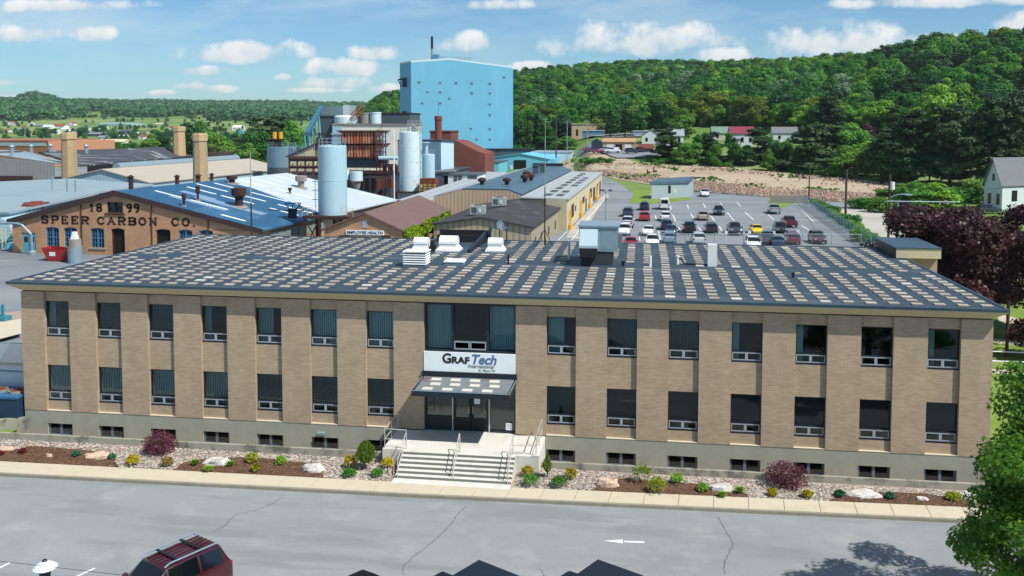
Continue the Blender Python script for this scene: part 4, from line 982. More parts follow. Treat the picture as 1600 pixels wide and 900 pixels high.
aw = MB().box(-60.55, -58.3, YS+.12, YS+.3, 5.55, 5.65).box(-60.5, -60.4, YS+.12, YS+.3, 5.65, 7).box(-58.45, -58.35, YS+.12, YS+.3, 5.65, 7).box(-59.5, -59.4, YS+.12, YS+.3, 5.65, 7).box(-60.4, -58.45, YS+.12, YS+.3, 6.3, 6.36).build('attic_window', MT['dark'], sp)
MB().box(-60.5, -58.35, YS+.31, YS+.33, 5.6, 7).build('pane', MT['carglass'], aw); MB().box(-60.8, -58.05, YS-.15, YS+.05, 5.35, 5.54).build('sill', MT['rustd'], aw)
dd = MB().box(-72.85, -70.95, YS+.1, YS+.2, 0, 2.7).build('double_door', M_('blue_door_paint', '5c9cb4', .6, .1), sp)
MB().box(-71.93, -71.87, YS+.08, YS+.1, 0, 2.7).box(-72.6, -72.1, YS+.07, YS+.099, 1.5, 2.2).box(-71.7, -71.2, YS+.07, YS+.099, 1.5, 2.2).build('door_window', MT['carglass'], dd)
LT = M_('faded_letter_paint', '382c2c', .9, .25, 2, .1, 10, stain='8e6a52', stain_amt=.6, sscale=4, slo=.5, shi=.64)
def block_text(s, x0, zb, h, wch, gap, th=.25, par=sp, par_name='lettering', y=YS-.03):
    """painted slab-serif capitals as flat strokes"""
    mb = MB(); x = x0
    def st(x1, z1, x2, z2, t=th):
        a, b = Vector((x1, z1)), Vector((x2, z2)); d = (b-a); 
        if d.length < 1e-6: return
        d.normalize(); n = Vector((-d.y, d.x))*t/2; P_ = [a-n-d*t*.2, b-n+d*t*.2, b+n+d*t*.2, a+n-d*t*.2]
        mb.add([(p.x, y, p.y) for p in P_]+[(p.x, y+.03, p.y) for p in P_], [(0,1,2,3), (7,6,5,4), (0,4,5,1), (1,5,6,2), (2,6,7,3), (3,7,4,0)])
    def arcs(cx, cz, rx, rz, a0, a1, n=8):
        p = None
        for i in range(n+1):
            a = R(a0+(a1-a0)*i/n); q = (cx+rx*math.cos(a), cz+rz*math.sin(a))
            if p: st(p[0], p[1], q[0], q[1])
            p = q
    for ch in s:
        w_ = wch; l, r, c, t_, b, m_ = x+th/2, x+w_-th/2, x+w_/2, zb+h-th/2, zb+th/2, zb+h/2; sf = .17
        def ser(px, pz): st(px-sf, pz, px+sf, pz, th*.55)
        if ch == 'S': arcs(c, (t_+m_)/2, w_/2-th/2, (t_-m_)/2, 20, 270); arcs(c, (b+m_)/2, w_/2-th/2, (m_-b)/2, 90, -160); st(r, t_, r, t_-.3, th*.6); st(l, b, l, b+.3, th*.6)
        elif ch == 'P' or ch == 'R' or ch == 'B':
            st(l+.1, b, l+.1, t_); st(l, t_, c+.1, t_); st(l, m_, c+.1, m_); arcs(c+.1, (t_+m_)/2, w_/2-.15, (t_-m_)/2, 90, -90); ser(l+.1, b); ser(l+.1, t_)
            if ch == 'R': st(c, m_, r-.05, b); ser(r, b)
            if ch == 'B': arcs(c+.1, (b+m_)/2, w_/2-.12, (m_-b)/2, 90, -90); st(l, b, c+.1, b)
        elif ch == 'E': st(l+.1, b, l+.1, t_); st(l, t_, r, t_); st(l, b, r, b); st(l, m_, c+.15, m_); st(r, t_, r, t_-.25, th*.6); st(r, b, r, b+.25, th*.6); st(c+.15, m_-.15, c+.15, m_+.15, th*.6)
        elif ch == 'C': arcs(c, m_, w_/2-th/2, h/2-th/2, 45, 315, 12); st(r, t_, r, t_-.35, th*.6); st(r, b+.1, r-.05, b+.3, th*.6)
        elif ch == 'O': arcs(c, m_, w_/2-th/2, h/2-th/2, 0, 360, 14)
        elif ch == 'A': st(l, b, c, t_); st(r, b, c, t_); st(l+.2, m_-.15, r-.2, m_-.15, th*.7); ser(l, b); ser(r, b)
        elif ch == 'N': st(l+.1, b, l+.1, t_); st(r-.05, b, r-.05, t_); st(l+.1, t_, r-.05, b); ser(l+.1, b); ser(l, t_); ser(r-.05, t_)
        elif ch == '1': st(c, b, c, t_); st(c-.3, t_-.25, c, t_); ser(c, b)
        elif ch == '8': arcs(c, (t_+m_)/2, w_/2-.15, (t_-m_)/2, 0, 360, 10); arcs(c, (b+m_)/2, w_/2-.1, (m_-b)/2, 0, 360, 10)
        elif ch == '9': arcs(c, (t_+m_)/2, w_/2-.15, (t_-m_)/2, 0, 360, 10); arcs(c, m_, w_/2-.15, h/2-th/2, 20, -110, 8)
        elif ch == '.': st(l, b, l+.22, b, .24)
        x += w_+gap if ch not in '. ' else (.5 if ch == '.' else w_*.55+gap)
    return mb.build(par_name, LT, par)
block_text('SPEER', -70.0, 3.98, 1.15, 1.12, .31); block_text('CARBON', -62.0, 3.95, 1.15, 1.12, .34); block_text('CO.', -51.6, 3.95, 1.15, 1.12, .34)
block_text('18', -63.1, 5.65, 1.2, .85, .2); block_text('99', -57.85, 5.65, 1.2, .85, .2)
pp = MB()
for x in (-64.2, -54.3, -46.5): pp.tube((x, YS-.08, 0), (x, YS-.08, zroof(x)-.2), .07, 6)
pp.each('downpipe', MT['rustd'], sp, 12, 8)
def fan(s, a, r, h, lb, mat=MT['rustd']):
    p = rp(s, a); t = thing('roof_fan', lb, 'roof fan', tuple(p), 0, 'rusty fans and vents on the hall roofs')
    MB().tube(p, p+Vector((0,0,h*.55)), r*.55, 12).build('duct', mat, t); MB().lathe(tuple(p), [(r*.5, h*.5), (r, h*.62), (r, h), (r*.6, h*1.04)], 14).build('cowl', mat, t)
    MB().rbox(tuple(p-Vector((0,0,.15))), r*2, r*2, .35, .1, 0, .7).build('flashing', MT['conc'], t)
fan(.20, .60, 1.0, 2.6, 'largest rusty drum shaped roof fan on the blue roof'); fan(.03, .44, .28, 1.6, 'slim rusty roof vent near the gable of the blue roof'); fan(.14, .38, .3, 2.0, 'tall slim rusty stack on the blue roof'); fan(.52, .12, .8, 1.2, 'squat brown roof fan by the ridge')
fan(.75, .42, .95, 2.0, 'pale rusty mushroom vent on the white roof behind the tall silo', MT['conc']); fan(.6, .5, .3, .9, 'small brown box vent on the white metal roof')
sw = MB()
for k in range(22):
    for j in range(3):
        f = .06+k*.042+j*.0115; p, q = Rs+dirS*f, Rs+dirS*(f+.0098); ze_ = Rs.z+(farR.z-Rs.z)*f-.55; sw.prism([(p.x+.07, p.y), (q.x+.07, q.y), (q.x-.05, q.y), (p.x-.05, p.y)], ze_-1.5, ze_)
sw.each('side_window', M_('green_grey_glazing', '7f9490', .3, .3, 1.5), sp)
g_ = thing('roof_gantry', 'black steel bracket frame standing on the blue roof left of the tall silo', 'frame', tuple(aty(455, 333, 72))); gq = MB()
for a, b in (((420, 328), (475, 329)), ((445, 318), (470, 317)), ((458, 318), (456, 336)), ((470, 318), (463, 328)), ((446, 319), (454, 328)), ((475, 329), (466, 318))): gq.tube(aty(*a, 72), aty(*b, 72), .07, 5)
c = aty(457, 334, 72); gq.rbox((c.x, 72, c.z-.6), .9, .9, 1.3); gq.build('bracket', MT['dark'], g_)
# stack with tin cowl, skip, planks in front of the hall
p = at(118, 411, 0); t = thing('vent_stack', 'galvanised round stack with brick collar and white cone cap in the yard', 'stack', tuple(p))
MB().tube(p, p+Vector((0,0,2.0)), .85, 18).build('drum', MT['galv'], t); MB().tube(p+Vector((0,0,2.0)), p+Vector((0,0,3.0)), .78, 14, .72).build('collar', MT['conc'], t); MB().tube(p+Vector((0,0,3.0)), p+Vector((0,0,3.9)), .5, 4, .28).build('cap', MT['white'], t)
p = at(92, 407, 0); t = thing('skip_bin', 'red tipping skip with white label beside the round stack', 'skip', tuple(p))
m_ = MB(); x, y = p.x, p.y
prof = [(-1.7, 1.7), (-.9, 0.1), (1.3, .1), (1.5, 1.5)]
def skip(w_, mi=0):
    vs = [(x+a, y-w_/2, z_) for a, z_ in prof]+[(x+a, y+w_/2, z_) for a, z_ in prof]; m_.add(vs, [(0,1,2,3), (7,6,5,4), (0,4,5,1), (1,5,6,2), (2,6,7,3)])
skip(1.9); m_.build('bin', MT['red'], t); MB().box(x-1.4, x+1.3, y-.8, y+.8, 1.2, 1.25).build('load', MT['rustd'], t); MB().box(x-.6, x+.2, y-.98, y-.955, .7, 1.2).build('label_plate', MT['white'], t)
for (u, v, sx, sy, sz, mt, lb, nm) in ((168, 396, 3.6, 1.2, .35, MT['white'], 'stack of white boards lying by the brick hall', 'board_pile'), (197, 394, 3.2, 1.6, .5, M_('lumber', 'b58c5a', .9, .2), 'pile of brown timber offcuts by the brick hall', 'timber_pile')):
    p = at(u, v, 0); m_ = MB(); rg = random.Random(u)
    for k in range(14): m_.rbox((p.x+rg.uniform(-.4,.4), p.y+rg.uniform(-.4,.4), .02+k*sz/10), sx*rg.uniform(.7,1), sy*.4, sz/9, rg.uniform(-.5,.5))
    tag(m_.build(nm, mt), lb, 'pile')
tag(MB().add([], []).rbox((at(177,392).x, at(177,392).y-.3, .3), .12, .9, 2.2, .5).build('leaning_board', MT['white']), 'white board leaning upright by the pile of boards', 'board')

# round horizontal tank, ladder, pipe at the far left of the hall
p = at(8, 388, 0); t = thing('horizontal_tank', 'round white horizontal tank end beside a yellow caged ladder', 'tank', (p.x, p.y, 0))
MB().tube((p.x, p.y-1, 2.6), (p.x, p.y+5, 2.6), 1.7, 24).build('shell', MT['silo'], t); MB().box(p.x-2.2, p.x+2.6, p.y-.6, p.y+.2, 0, .9).build('saddle', MT['teal'], t)
t = thing('caged_ladder', 'yellow steel caged ladder and platform at the left edge', 'ladder', (p.x-.6, p.y-1.6, 0)); m_ = MB()
for xx in (-1.0, -.4): m_.tube((p.x+xx, p.y-1.6, 0), (p.x+xx, p.y-1.6, 5), .05, 5)
for k in range(14): m_.tube((p.x-1, p.y-1.6, .3+k*.34), (p.x-.4, p.y-1.6, .3+k*.34), .03, 4)
for zz in (2.3, 2.9): m_.tube((p.x-2.5, p.y-1.6, zz), (p.x+1.4, p.y-1.6, zz), .05, 5)
m_.tube((p.x+1.4, p.y-1.6, 0), (p.x+1.4, p.y-1.6, 2.9), .05, 5).tube((p.x+.8, p.y-1.6, 0), (p.x+.8, p.y-1.6, 2.9), .05, 5)
for k in range(6): m_.tube((p.x+.8, p.y-1.6, .3+k*.34), (p.x+1.4, p.y-1.6, .3+k*.34), .03, 4)
m_.build('ladder', M_('pale_yellow_paint', 'd3cfa0', .6, .1), t)
p2 = aty(33, 353, YS-1.2); q2 = aty(40, 396, YS-1.2)
tag(MB().path([(p.x-3, p2.y, 4.1), (p2.x-.6, p2.y, 4.1), (p2.x+.1, p2.y, 3.9), (p2.x+1.4, p2.y, 2.7), (p2.x+1.5, p2.y, .4)], .16, 8).lathe((p2.x+1.5, p2.y, 0), [(.5, 0), (.5, .4), (.25, .6)], 10).build('steam_pipe', MT['galv']), 'thick silver bent pipe running down beside the blue door', 'pipe')

# --- metal roofed halls on the left
def slabroof(name, lb, cat, pts, t, wall, roof, z0=0, wallt=None):
    """flat or pitched sheet over walls; pts = outline of the roof in 3-D"""
    c = sum((Vector(p) for p in pts), Vector())/len(pts); root = thing(name, lb, cat, (c.x, c.y, z0))
    n = len(pts); vs = [(p[0], p[1], p[2]-t) for p in pts]+[(p[0], p[1], z0) for p in pts]
    MB().add(vs, [(i, n+i, n+(i+1)%n, (i+1)%n) for i in range(n)]).build('wall', wall, root)
    ctr = Vector((c.x, c.y, 0)); pr = []
    for p in pts:
        d = Vector((p[0]-c.x, p[1]-c.y, 0)).normalized()*.4; pr.append((p[0]+d.x, p[1]+d.y, p[2]))
    MB().slab(pr, t).build('roof', roof, root); return root
g1 = [at(-60, 330, 5.2), at(10, 338, 4.6), at(150, 306, 6.2), at(238, 285, 5.2), at(180, 283, 6.5), at(115, 279, 7.5), at(-60, 284, 6)]
# simpler: three stepped grey roofs
slabroof('metal_roof_hall', 'wide low hall with pale grey metal roof left of the lettered brick gable', 'hall', [aty(-80, 333, 70), aty(15, 331, 70), aty(150, 301, 84), aty(150, 300, 90), aty(-80, 304, 92)], .3, MT['tinside'], MT['greymetal'])
slabroof('metal_roof_hall', 'second pale grey metal roofed hall farther back, vents standing on it', 'hall', [aty(-80, 303, 98), aty(140, 301, 98), aty(238, 288, 118), aty(112, 279, 126), aty(-80, 287, 126)], .3, MT['tinside'], MT['greymetal'])
E_ = [at(112, 279, 5.2), at(160, 265.5, 7.4), at(233, 286, 5.2)]; q = at(160, 265.5, 7.4); yq = q.y
E_ = [aty(100, 280, yq), aty(160, 265.5, yq), aty(233, 286, yq)]; dv = Vector((5.5, 60, 0))
bk = [e+dv for e in E_]; hall('tan_roof_hall', 'hall with pale tan roof and blue tin gable in front of the brick chimneys', 'hall', [E_[0], E_[1], E_[2], bk[0], bk[1], bk[2]], MT['tinside'], MT['tanroof'])
rdg = MB().tube(aty(182, 262, yq+14), aty(370, 248, yq+62), 1.1, 10); tag(rdg.build('ridge_vent', MT['galv']), 'long pale round topped ridge vent behind the tan roof', 'ridge vent')
# dark roofed long shed
a, b, c, d = at(-10, 237, 8), at(125, 258, 6.5), at(300, 243, 6.5), at(255, 229.5, 9.5); e = at(50, 236.5, 9)
t = thing('patched_roof_shed', 'long open fronted shed with dark patched roof behind the leftmost chimney', 'shed', (b.x, b.y, 0))
MB().slab([tuple(at(60, 236.5, 8.5)), tuple(b), tuple(c), tuple(d)], .5).build('roof', MT['tarroof'], t)
f0 = aty(0, 236, b.y+12); 
MB().slab([tuple(at(-70, 231, 9)), tuple(at(-70, 238, 8)), tuple(at(10, 238, 8)), tuple(at(128, 259, 6.4)), tuple(at(108, 255, 6.8)), tuple(at(40, 236, 8.7))], .4).build('light_roof', MT['greymetal'], t)
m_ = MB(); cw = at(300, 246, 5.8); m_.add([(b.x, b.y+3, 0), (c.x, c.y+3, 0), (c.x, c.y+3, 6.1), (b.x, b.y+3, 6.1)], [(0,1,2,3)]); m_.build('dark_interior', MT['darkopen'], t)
m_ = MB(); w1, w2 = aty(-30, 262, b.y-1), aty(62, 262, b.y-1); m_.add([(w1.x, w1.y+6, 0), (w2.x, w2.y+6, 0), (w2.x, w2.y+6, 6.9), (w1.x, w1.y+6, 8.3)], [(0,1,2,3)]); m_.build('grey_wall', MT['greyside'], t)
MB().box(w1.x-1, w1.x+10.5, w1.y+5.7, w1.y+5.95, 0, 3.2).build('shed_door', MT['rustd'], t)
for (u, v, lb) in ((19, 230, 'small cylinder roof vent on the long dark shed, leftmost'), (49, 229, 'small cylinder roof vent on the long dark shed, just left of the chimney'), (79, 228, 'small cylinder roof vent on the dark shed nearest the chimney'), (135, 229, 'small cylinder roof vent right of the leftmost chimney')):
    p = at(u, v+6, 9); tag(MB().tube(p-Vector((0,0,1)), p+Vector((0,0,1.2)), .55, 10).lathe(tuple(p), [(.55, 1.2), (.85, 1.3), (.6, 1.8)], 10).build('cylinder_vent', MT['galv']), lb, 'roof vent', 'cylinder vents on the long shed')
for (u, v, hh, dist, lb) in ((82, 297, 2.5, 112, 'tallest thin pipe on the grey metal roof, leftmost'), (105, 300, 2.2, 108, 'thin pipe on the grey metal roof between two others'), (118, 301, 2.2, 107, 'rightmost thin pipe of three on the grey metal roof')):
    p = aty(u, v, dist-CY*0-10); tag(MB().tube(p, p+Vector((0,0,hh)), .12, 6).build('thin_pipe', MT['galv']), lb, 'pipe', 'thin pipes on the grey metal roof')
for (u, v, dist, r, hh, lb) in ((205, 302, 82, .35, 2.4, 'rusty slim stack left of the two near chimneys'), (277, 293, 98, .35, 1.8, 'rusty slim stack between the brick chimneys'), (310, 296, 96, .4, 2.2, 'short rusty stack at the foot of the right chimney'), (331, 291, 100, .3, 1.9, 'rusty slim stack right of the right chimney')):
    p = aty(u, v, dist); t = thing('rusty_stack', lb, 'stack', tuple(p), 0, 'rusty stacks behind the blue roof'); MB().tube(p-Vector((0,0,2.2)), p+Vector((0,0,hh)), r, 10).build('pipe', MT['rustd'], t); MB().lathe(tuple(p+Vector((0,0,hh))), [(r, 0), (r*1.7, .1), (r*.3, .4)], 10).build('cap', MT['rustd'], t)
tag(MB().lathe(tuple(aty(57, 322, 76)-Vector((0,0,1.3))), [(0.1, 0), (1.6, 0), (1.7, .6), (1.5, 1.5), (.8, 2.0)], 14).tube(aty(40, 322, 76)-Vector((0,0,.6)), aty(74, 322, 76)-Vector((0,0,.6)), 1.2, 12, 1.25).build('rust_dust_hood', MT['rust']), 'rust red ducting hood on the grey roof left of the lettered gable', 'duct')
# brown warehouse
yb_ = 290
slabroof('brown_warehouse', 'long brown sided warehouse at the far left edge', 'warehouse', [aty(-120, 219, yb_), aty(73, 219, yb_), aty(73, 218, yb_)+Vector((3, 30, 0)), aty(-120, 218, yb_)+Vector((3, 30, 0))], .5, MT['brownside'], M_('rusty_brown_roof', '9a6652', .8, .1))
p, q = at(73, 236, 6), at(115, 235, 5); wv = [o for o in sc.collection.objects if o.name.startswith('brown_warehouse')][0]
for o in [wv]+[c for c in sc.collection.objects if c.parent == wv]: pass
def rise(o, dz): o.location.z += dz
m_ = MB(); pA = aty(73, 219, yb_); m_.prism([(pA.x+.5, pA.y), (pA.x+11, pA.y+4), (pA.x+11, pA.y+30), (pA.x+.5, pA.y+30)], 0, pA.z-.3); m_.build('end_wing', MT['salmon'], wv)
m_ = MB(); m_.box(aty(-120,236,yb_).x, pA.x-.2, pA.y-.2, pA.y-.05, pA.z-2.4, pA.z-1.0); m_.build('window_band', MT['alu'], wv)
# chimneys
def chimney(u0, u1, vt, vb, y, lb, mat=MT['chim'], cap=MT['chim'], zb=0):
    a, b = aty(u0, vt, y), aty(u1, vt, y); w_ = b.x-a.x; cx_ = (a.x+b.x)/2; zt = a.z
    t = thing('brick_chimney', lb, 'chimney', (cx_, y+w_/2, 0), 0, 'square brick chimneys'); m_ = MB(); 
    n = 8; k1, k0 = .5, .6; s = w_*.92
    def ringz(k, z): return [(cx_+(1 if i in (0,1,6,7) else -1)*0+math.cos(R(22.5+45*i))*s*k*1.08, y+w_/2+math.sin(R(22.5+45*i))*s*k*1.08, z) for i in range(8)]
    m_.add(ringz(k0, zb)+ringz(k1, zt-.1*(zt-0)), [(i, (i+1)%8, 8+(i+1)%8, 8+i) for i in range(8)]+[tuple(range(8, 16))]); m_.build('shaft', mat, t)
    h_ = .1*zt; c_ = MB(); c_.add(ringz(.56, zt-h_)+ringz(.57, zt-.15*h_)+ringz(.5, zt-.1*h_)+ringz(.5, zt), [(k*8+i, k*8+(i+1)%8, (k+1)*8+(i+1)%8, (k+1)*8+i) for k in range(3) for i in range(8)]+[tuple(range(24, 32)), tuple(range(7, -1, -1))]); c_.build('cap', cap, t)
chimney(90, 110, 207, 278, 142, 'leftmost square brick chimney, grey topped, beside the dark shed roof', MT['tanbrick2'])
chimney(266, 283, 197.5, 250, 235, 'farthest square brick chimney, pale and sunlit')
chimney(297, 317, 208, 285, 121, 'right square brick chimney with grey cap in front of the tan roof', MT['tanbrick2'])

# --- employee health building
y0_ = 63; A_, P_, B_ = aty(507, 352, y0_), aty(570, 334, y0_), aty(629, 361, y0_); A_.z = B_.z
dv = at(702, 329, B_.z)-B_; eh = hall('brick_annexe', 'small brick annexe with brown roof and climbing vines on its side', 'building', [A_, P_, B_, A_+dv, P_+dv, B_+dv], MT['oldbrick'], MT['brownroof'])
MB().box(A_.x+1.2, A_.x+1.2, 0, 0, 0, 0)
pa, pb = aty(541, 363, y0_-.1), aty(600, 366, y0_-.1); zs = pa.z
sg = MB().box(pa.x, pb.x, y0_-.16, y0_-.02, zs-.28, zs+.28).build('sign_board', MT['signw'], eh)
text('EMPLOYEE HEALTH', .5, ((pa.x+pb.x)/2, y0_-.175, zs-.17), RX, MT['black'], sg, offset=.014, align='CENTER', fit=(pb.x-pa.x)*.94)
wn = aty(570, 350, y0_); MB().box(wn.x-.33, wn.x+.33, y0_-.05, y0_+.02, wn.z-.5, wn.z+.5).build('attic_window', MT['alu'], eh)
for u in (537, 603): wn = aty(u, 369, y0_); MB().lathe((0,0,-100), [(.01,0),(.01,.01)], 3).box(wn.x-.6, wn.x+.6, y0_-.05, y0_+.02, wn.z-1.6, wn.z+.1).build('window', MT['carglass'], eh)
# vines on the right side wall
M_VINE = leafm('vine_leaves', '8fa51c', '5f8414', trans=.3)
m_ = MB(); rg = random.Random(9); bb = B_+dv
while len(m_.f) < 5000:
    s = rg.random(); p = B_.lerp(bb, s); z = B_.z*(1-rg.random()**1.6*.95); 
    if noise.noise(Vector((s*7, z*.7, 2))) < -.15+.4*(1-z/B_.z)*0: continue
    q = Vector((p.x+.15+rg.random()*.4, p.y, z)); r_ = .14+.12*rg.random(); a = Vector((rg.uniform(-1,1), rg.uniform(-1,1), rg.uniform(-1,1))).normalized(); b = a.orthogonal().normalized()*r_; c = a.cross(b)
    m_.quad(q-b-c, q+b-c, q+b+c, q-b+c)
tag(m_.build('climbing_vine', M_VINE), 'bright yellow green vine climbing the side of the small brick annexe', 'vine')

# --- beige building with dark hipped roof behind the office
fE, fR, fP = aty(678, 351, 71), aty(830, 356, 71), aty(752, 341, 71)
bE2, bP2 = at(875, 324, fR.z), at(812, 314.5, fP.z); dv = Vector((bE2.x-fR.x, bE2.y-fR.y, 0))
hb = hall('beige_shed', 'beige corrugated building with a dark shingle roof and two roof air conditioners', 'building', [fE, fP, fR, fE+dv, fP+dv, fR+dv], M_('beige_corrugated', 'a89c83', .75, .05, .5, .02, 10, stripes=('h', .8, .3, .5)), MT['bldroof'])
m_ = MB()
for s in (.12, .3, .55, .8): c = (fR+Vector((0,0,0))).lerp(fR+dv, s); m_.box(c.x+.02, c.x+.1, c.y-.5, c.y+.5, .9, 2.1)
m_.each('window', MT['carglass'], hb)
def acunit(u, v, y, s, lb):
    p = aty(u, v, y); t = thing('rooftop_air_conditioner', lb, 'air conditioner', tuple(p), 0, 'rooftop air conditioners on the beige building')
    MB().rbox(tuple(p), 2.0*s, 1.8*s, 1.15*s, .05).build('cabinet', M_('ac_grey', '9aa8a0', .6, .1), t); MB().rbox(tuple(p+Vector((-.45*s, -.92*s, .2*s))), .8*s, .04, .75*s, 0).build('grille', MT['dgrey'], t)
    MB().rbox(tuple(p+Vector((.4*s, -.92*s, .3*s))), .35*s, .05, .5*s, 0).build('service_panel', MT['white'], t); MB().tube(p+Vector((0,0,1.15*s)), p+Vector((0,0,1.22*s)), .6*s, 14).build('fan_ring', MT['dgrey'], t)
acunit(747, 334, 76, 1.0, 'nearer large rooftop air conditioner on the dark roof'); acunit(780, 320.5, 86, 1.0, 'farther rooftop air conditioner on the dark roof')

# --- long slate-blue roofed building
s0_, s1_ = at(886, 361, 0), at(940, 302, 0); dirL = (s1_-s0_); ZE = 5.0
def L8(f, off, z): q = s0_+dirL*f; return Vector((q.x+off, q.y, z))
lb8 = thing('slate_roof_works', 'long tan and cream works building with broad slate blue roof beside the lane', 'factory', tuple(s0_))
y1 = s0_.y
mb = MB(); mb.prism([L8(0, 0, ZE), L8(1, 0, ZE), L8(1, -7.8, ZE), L8(0, -7.8, ZE)], 0); mb.build('cream_wall', MT['cream_w'], lb8)
MB().slab([L8(-.004, .25, ZE+.25), L8(1.004, .25, ZE+.25), L8(1.004, -7.6, ZE+.45), L8(-.004, -7.6, ZE+.45)], .22).build('lean_to_roof', M_('pale_grey_roof', 'a4abab', .6, .08, .4, .03, 5, stripes=('X', 1.5, .2, .15)), lb8)
m_ = MB(); rg = random.Random(8)
for k in range(9):
    for o_x in (-1.2, -3.2):
        if rg.random() < .12: continue
        f = .05+k*.1; m_.slab([L8(f, o_x, ZE+.31+(-o_x)*.03), L8(f+.055, o_x, ZE+.31+(-o_x)*.03), L8(f+.055, o_x-1.2, ZE+.34+(-o_x)*.03), L8(f, o_x-1.2, ZE+.34+(-o_x)*.03)], .03)
m_.each('dark_roof_light', M_('dark_translucent_panel', '4d4f4a', .5, .1), lb8)
zt8 = 6.35
aA, aB, aC, aD = L8(.02, -7.7, ZE+.5), L8(.02, -9.9, zt8), L8(.02, -17.6, zt8), L8(.02, -22.4, ZE+.1)
bA, bB, bC, bD = [v+dirL for v in (aA, aB, aC, aD)]
MB().add([tuple(v) for v in (aA, aB, aC, aD)]+[(aD.x, aD.y, 0), (aA.x, aA.y, 0)], [(0,1,2,3,4,5)]).add([tuple(v) for v in (bA, bB, bC, bD)]+[(bD.x, bD.y, 0), (bA.x, bA.y, 0)], [(5,4,3,2,1,0)]).add([tuple(aD), tuple(bD), (bD.x, bD.y, 0), (aD.x, aD.y, 0)], [(0,1,2,3)]).build('tan_wall', MT['tanside'], lb8)
u2 = Vector((0,0,.25)); m_ = MB(); m_.slab([aA+u2, bA+u2, bB+u2, aB+u2], .2); m_.slab([aB+u2, bB+u2, bC+u2, aC+u2], .204); m_.build('slate_blue_roof', MT['slateroof'], lb8)
m_ = MB(); m_.slab([aC+u2, bC+u2, bD+u2, aD+u2], .2); m_.build('striped_roof', M_('striped_grey_roof', '9fa6a8', .6, .08, .4, .03, 5, stripes=('X', 2.2, .5, .3)), lb8)
MB().box(bC.x, bB.x, bC.y-.1, bC.y+.4, zt8+.26, zt8+1.0).build('parapet', MT['frame'], lb8)
m_ = MB()
for f in (.02, .26, .5, .74): c = L8(f, 0, 0); m_.tube((c.x+.35, c.y+.4, 0), (c.x+.35, c.y+.4, 3.3), .16, 8); m_.tube((c.x+.35, c.y+.4, 0), (c.x+.35, c.y+.4, .8), .4, 8)
m_.each('yellow_bollard', MT['yellow'], lb8, 32, 20)
m_ = MB()
for f, w_, z0, z1 in ((.08, .05, 1.4, 3.6), (.16, .02, 2, 2.9), (.34, .05, 2, 3.2), (.42, .03, 0, 2.4), (.55, .06, 1.6, 3.6), (.66, .06, .2, 3.2), (.8, .04, 1.6, 3.4), (.9, .05, .2, 3.4)):
    a, b = L8(f, 0, 0), L8(f+w_, 0, 0); m_.prism([(a.x+.06, a.y), (b.x+.06, b.y), (b.x-.1, b.y), (a.x-.1, a.y)], z0, z1)
m_.each('side_opening', MT['rustd'], lb8)
m_ = MB(); cA = L8(0, 0, 0)
m_.box(cA.x-3.4, cA.x-.1, cA.y-.35, cA.y-.02, 0, 5.2); m_.build('end_pilaster', M_('cream_block', 'b3a98d', .8, .05), lb8)
for (u, v, r_, h_, lb) in ((753, 289, .75, 1.2, 'brown turbine roof vent nearest the tan gable on the slate roof'), (792, 289, .75, 1.2, 'brown turbine roof vent left of the cluster on the slate roof'), (820, 285, .8, 1.4, 'brown turbine roof vent, lower one of the cluster on the slate roof'), (823, 279, .8, 1.4, 'brown turbine roof vent, upper one of the cluster on the slate roof'), (830, 282, .7, 1.2, 'greenish turbine roof vent right of the cluster on the slate roof')):
    c = at(u, v, zt8+.2); t = thing('turbine_vent', lb, 'roof vent', tuple(c), 0, 'turbine vents on the slate blue roof'); MB().tube(c, c+Vector((0,0,h_*.5)), r_*.5, 8).build('neck', MT['rustd'], t); MB().lathe(tuple(c), [(r_*.4, h_*.4), (r_, h_*.6), (r_, h_*.9), (r_*.4, h_*1.1)], 12).build('turbine', MT['rustd'], t)
for (u, v, h_, lb) in ((837, 273, 1.9, 'narrow dark box vent near the far edge of the slate roof'), (848, 271, 2.1, 'larger dark box vent at the far edge of the slate roof')):
    c = at(u, v, zt8); tag(MB().rbox(tuple(c), 1.2, 1.2, h_).rbox(tuple(c+Vector((0,0,h_))), 1.5, 1.5, .2).build('box_vent', MT['dgrey']), lb, 'roof vent', 'dark box vents on the slate roof')
# striped lower roof range on the left of it
slabroof('striped_roof_range', 'low striped grey roof range running behind the brown annexe roof', 'shed', [at(622, 312, 5.0), at(672, 317, 5.0), L8(.04, -22.6, ZE-.1), L8(1, -22.6, ZE-.1), L8(1, -29, ZE+.2)], .3, MT['tanside'], M_('striped_roof', 'a3aaac', .6, .1, .4, .03, 5, stripes=('X', 1.8, .4, .35)))
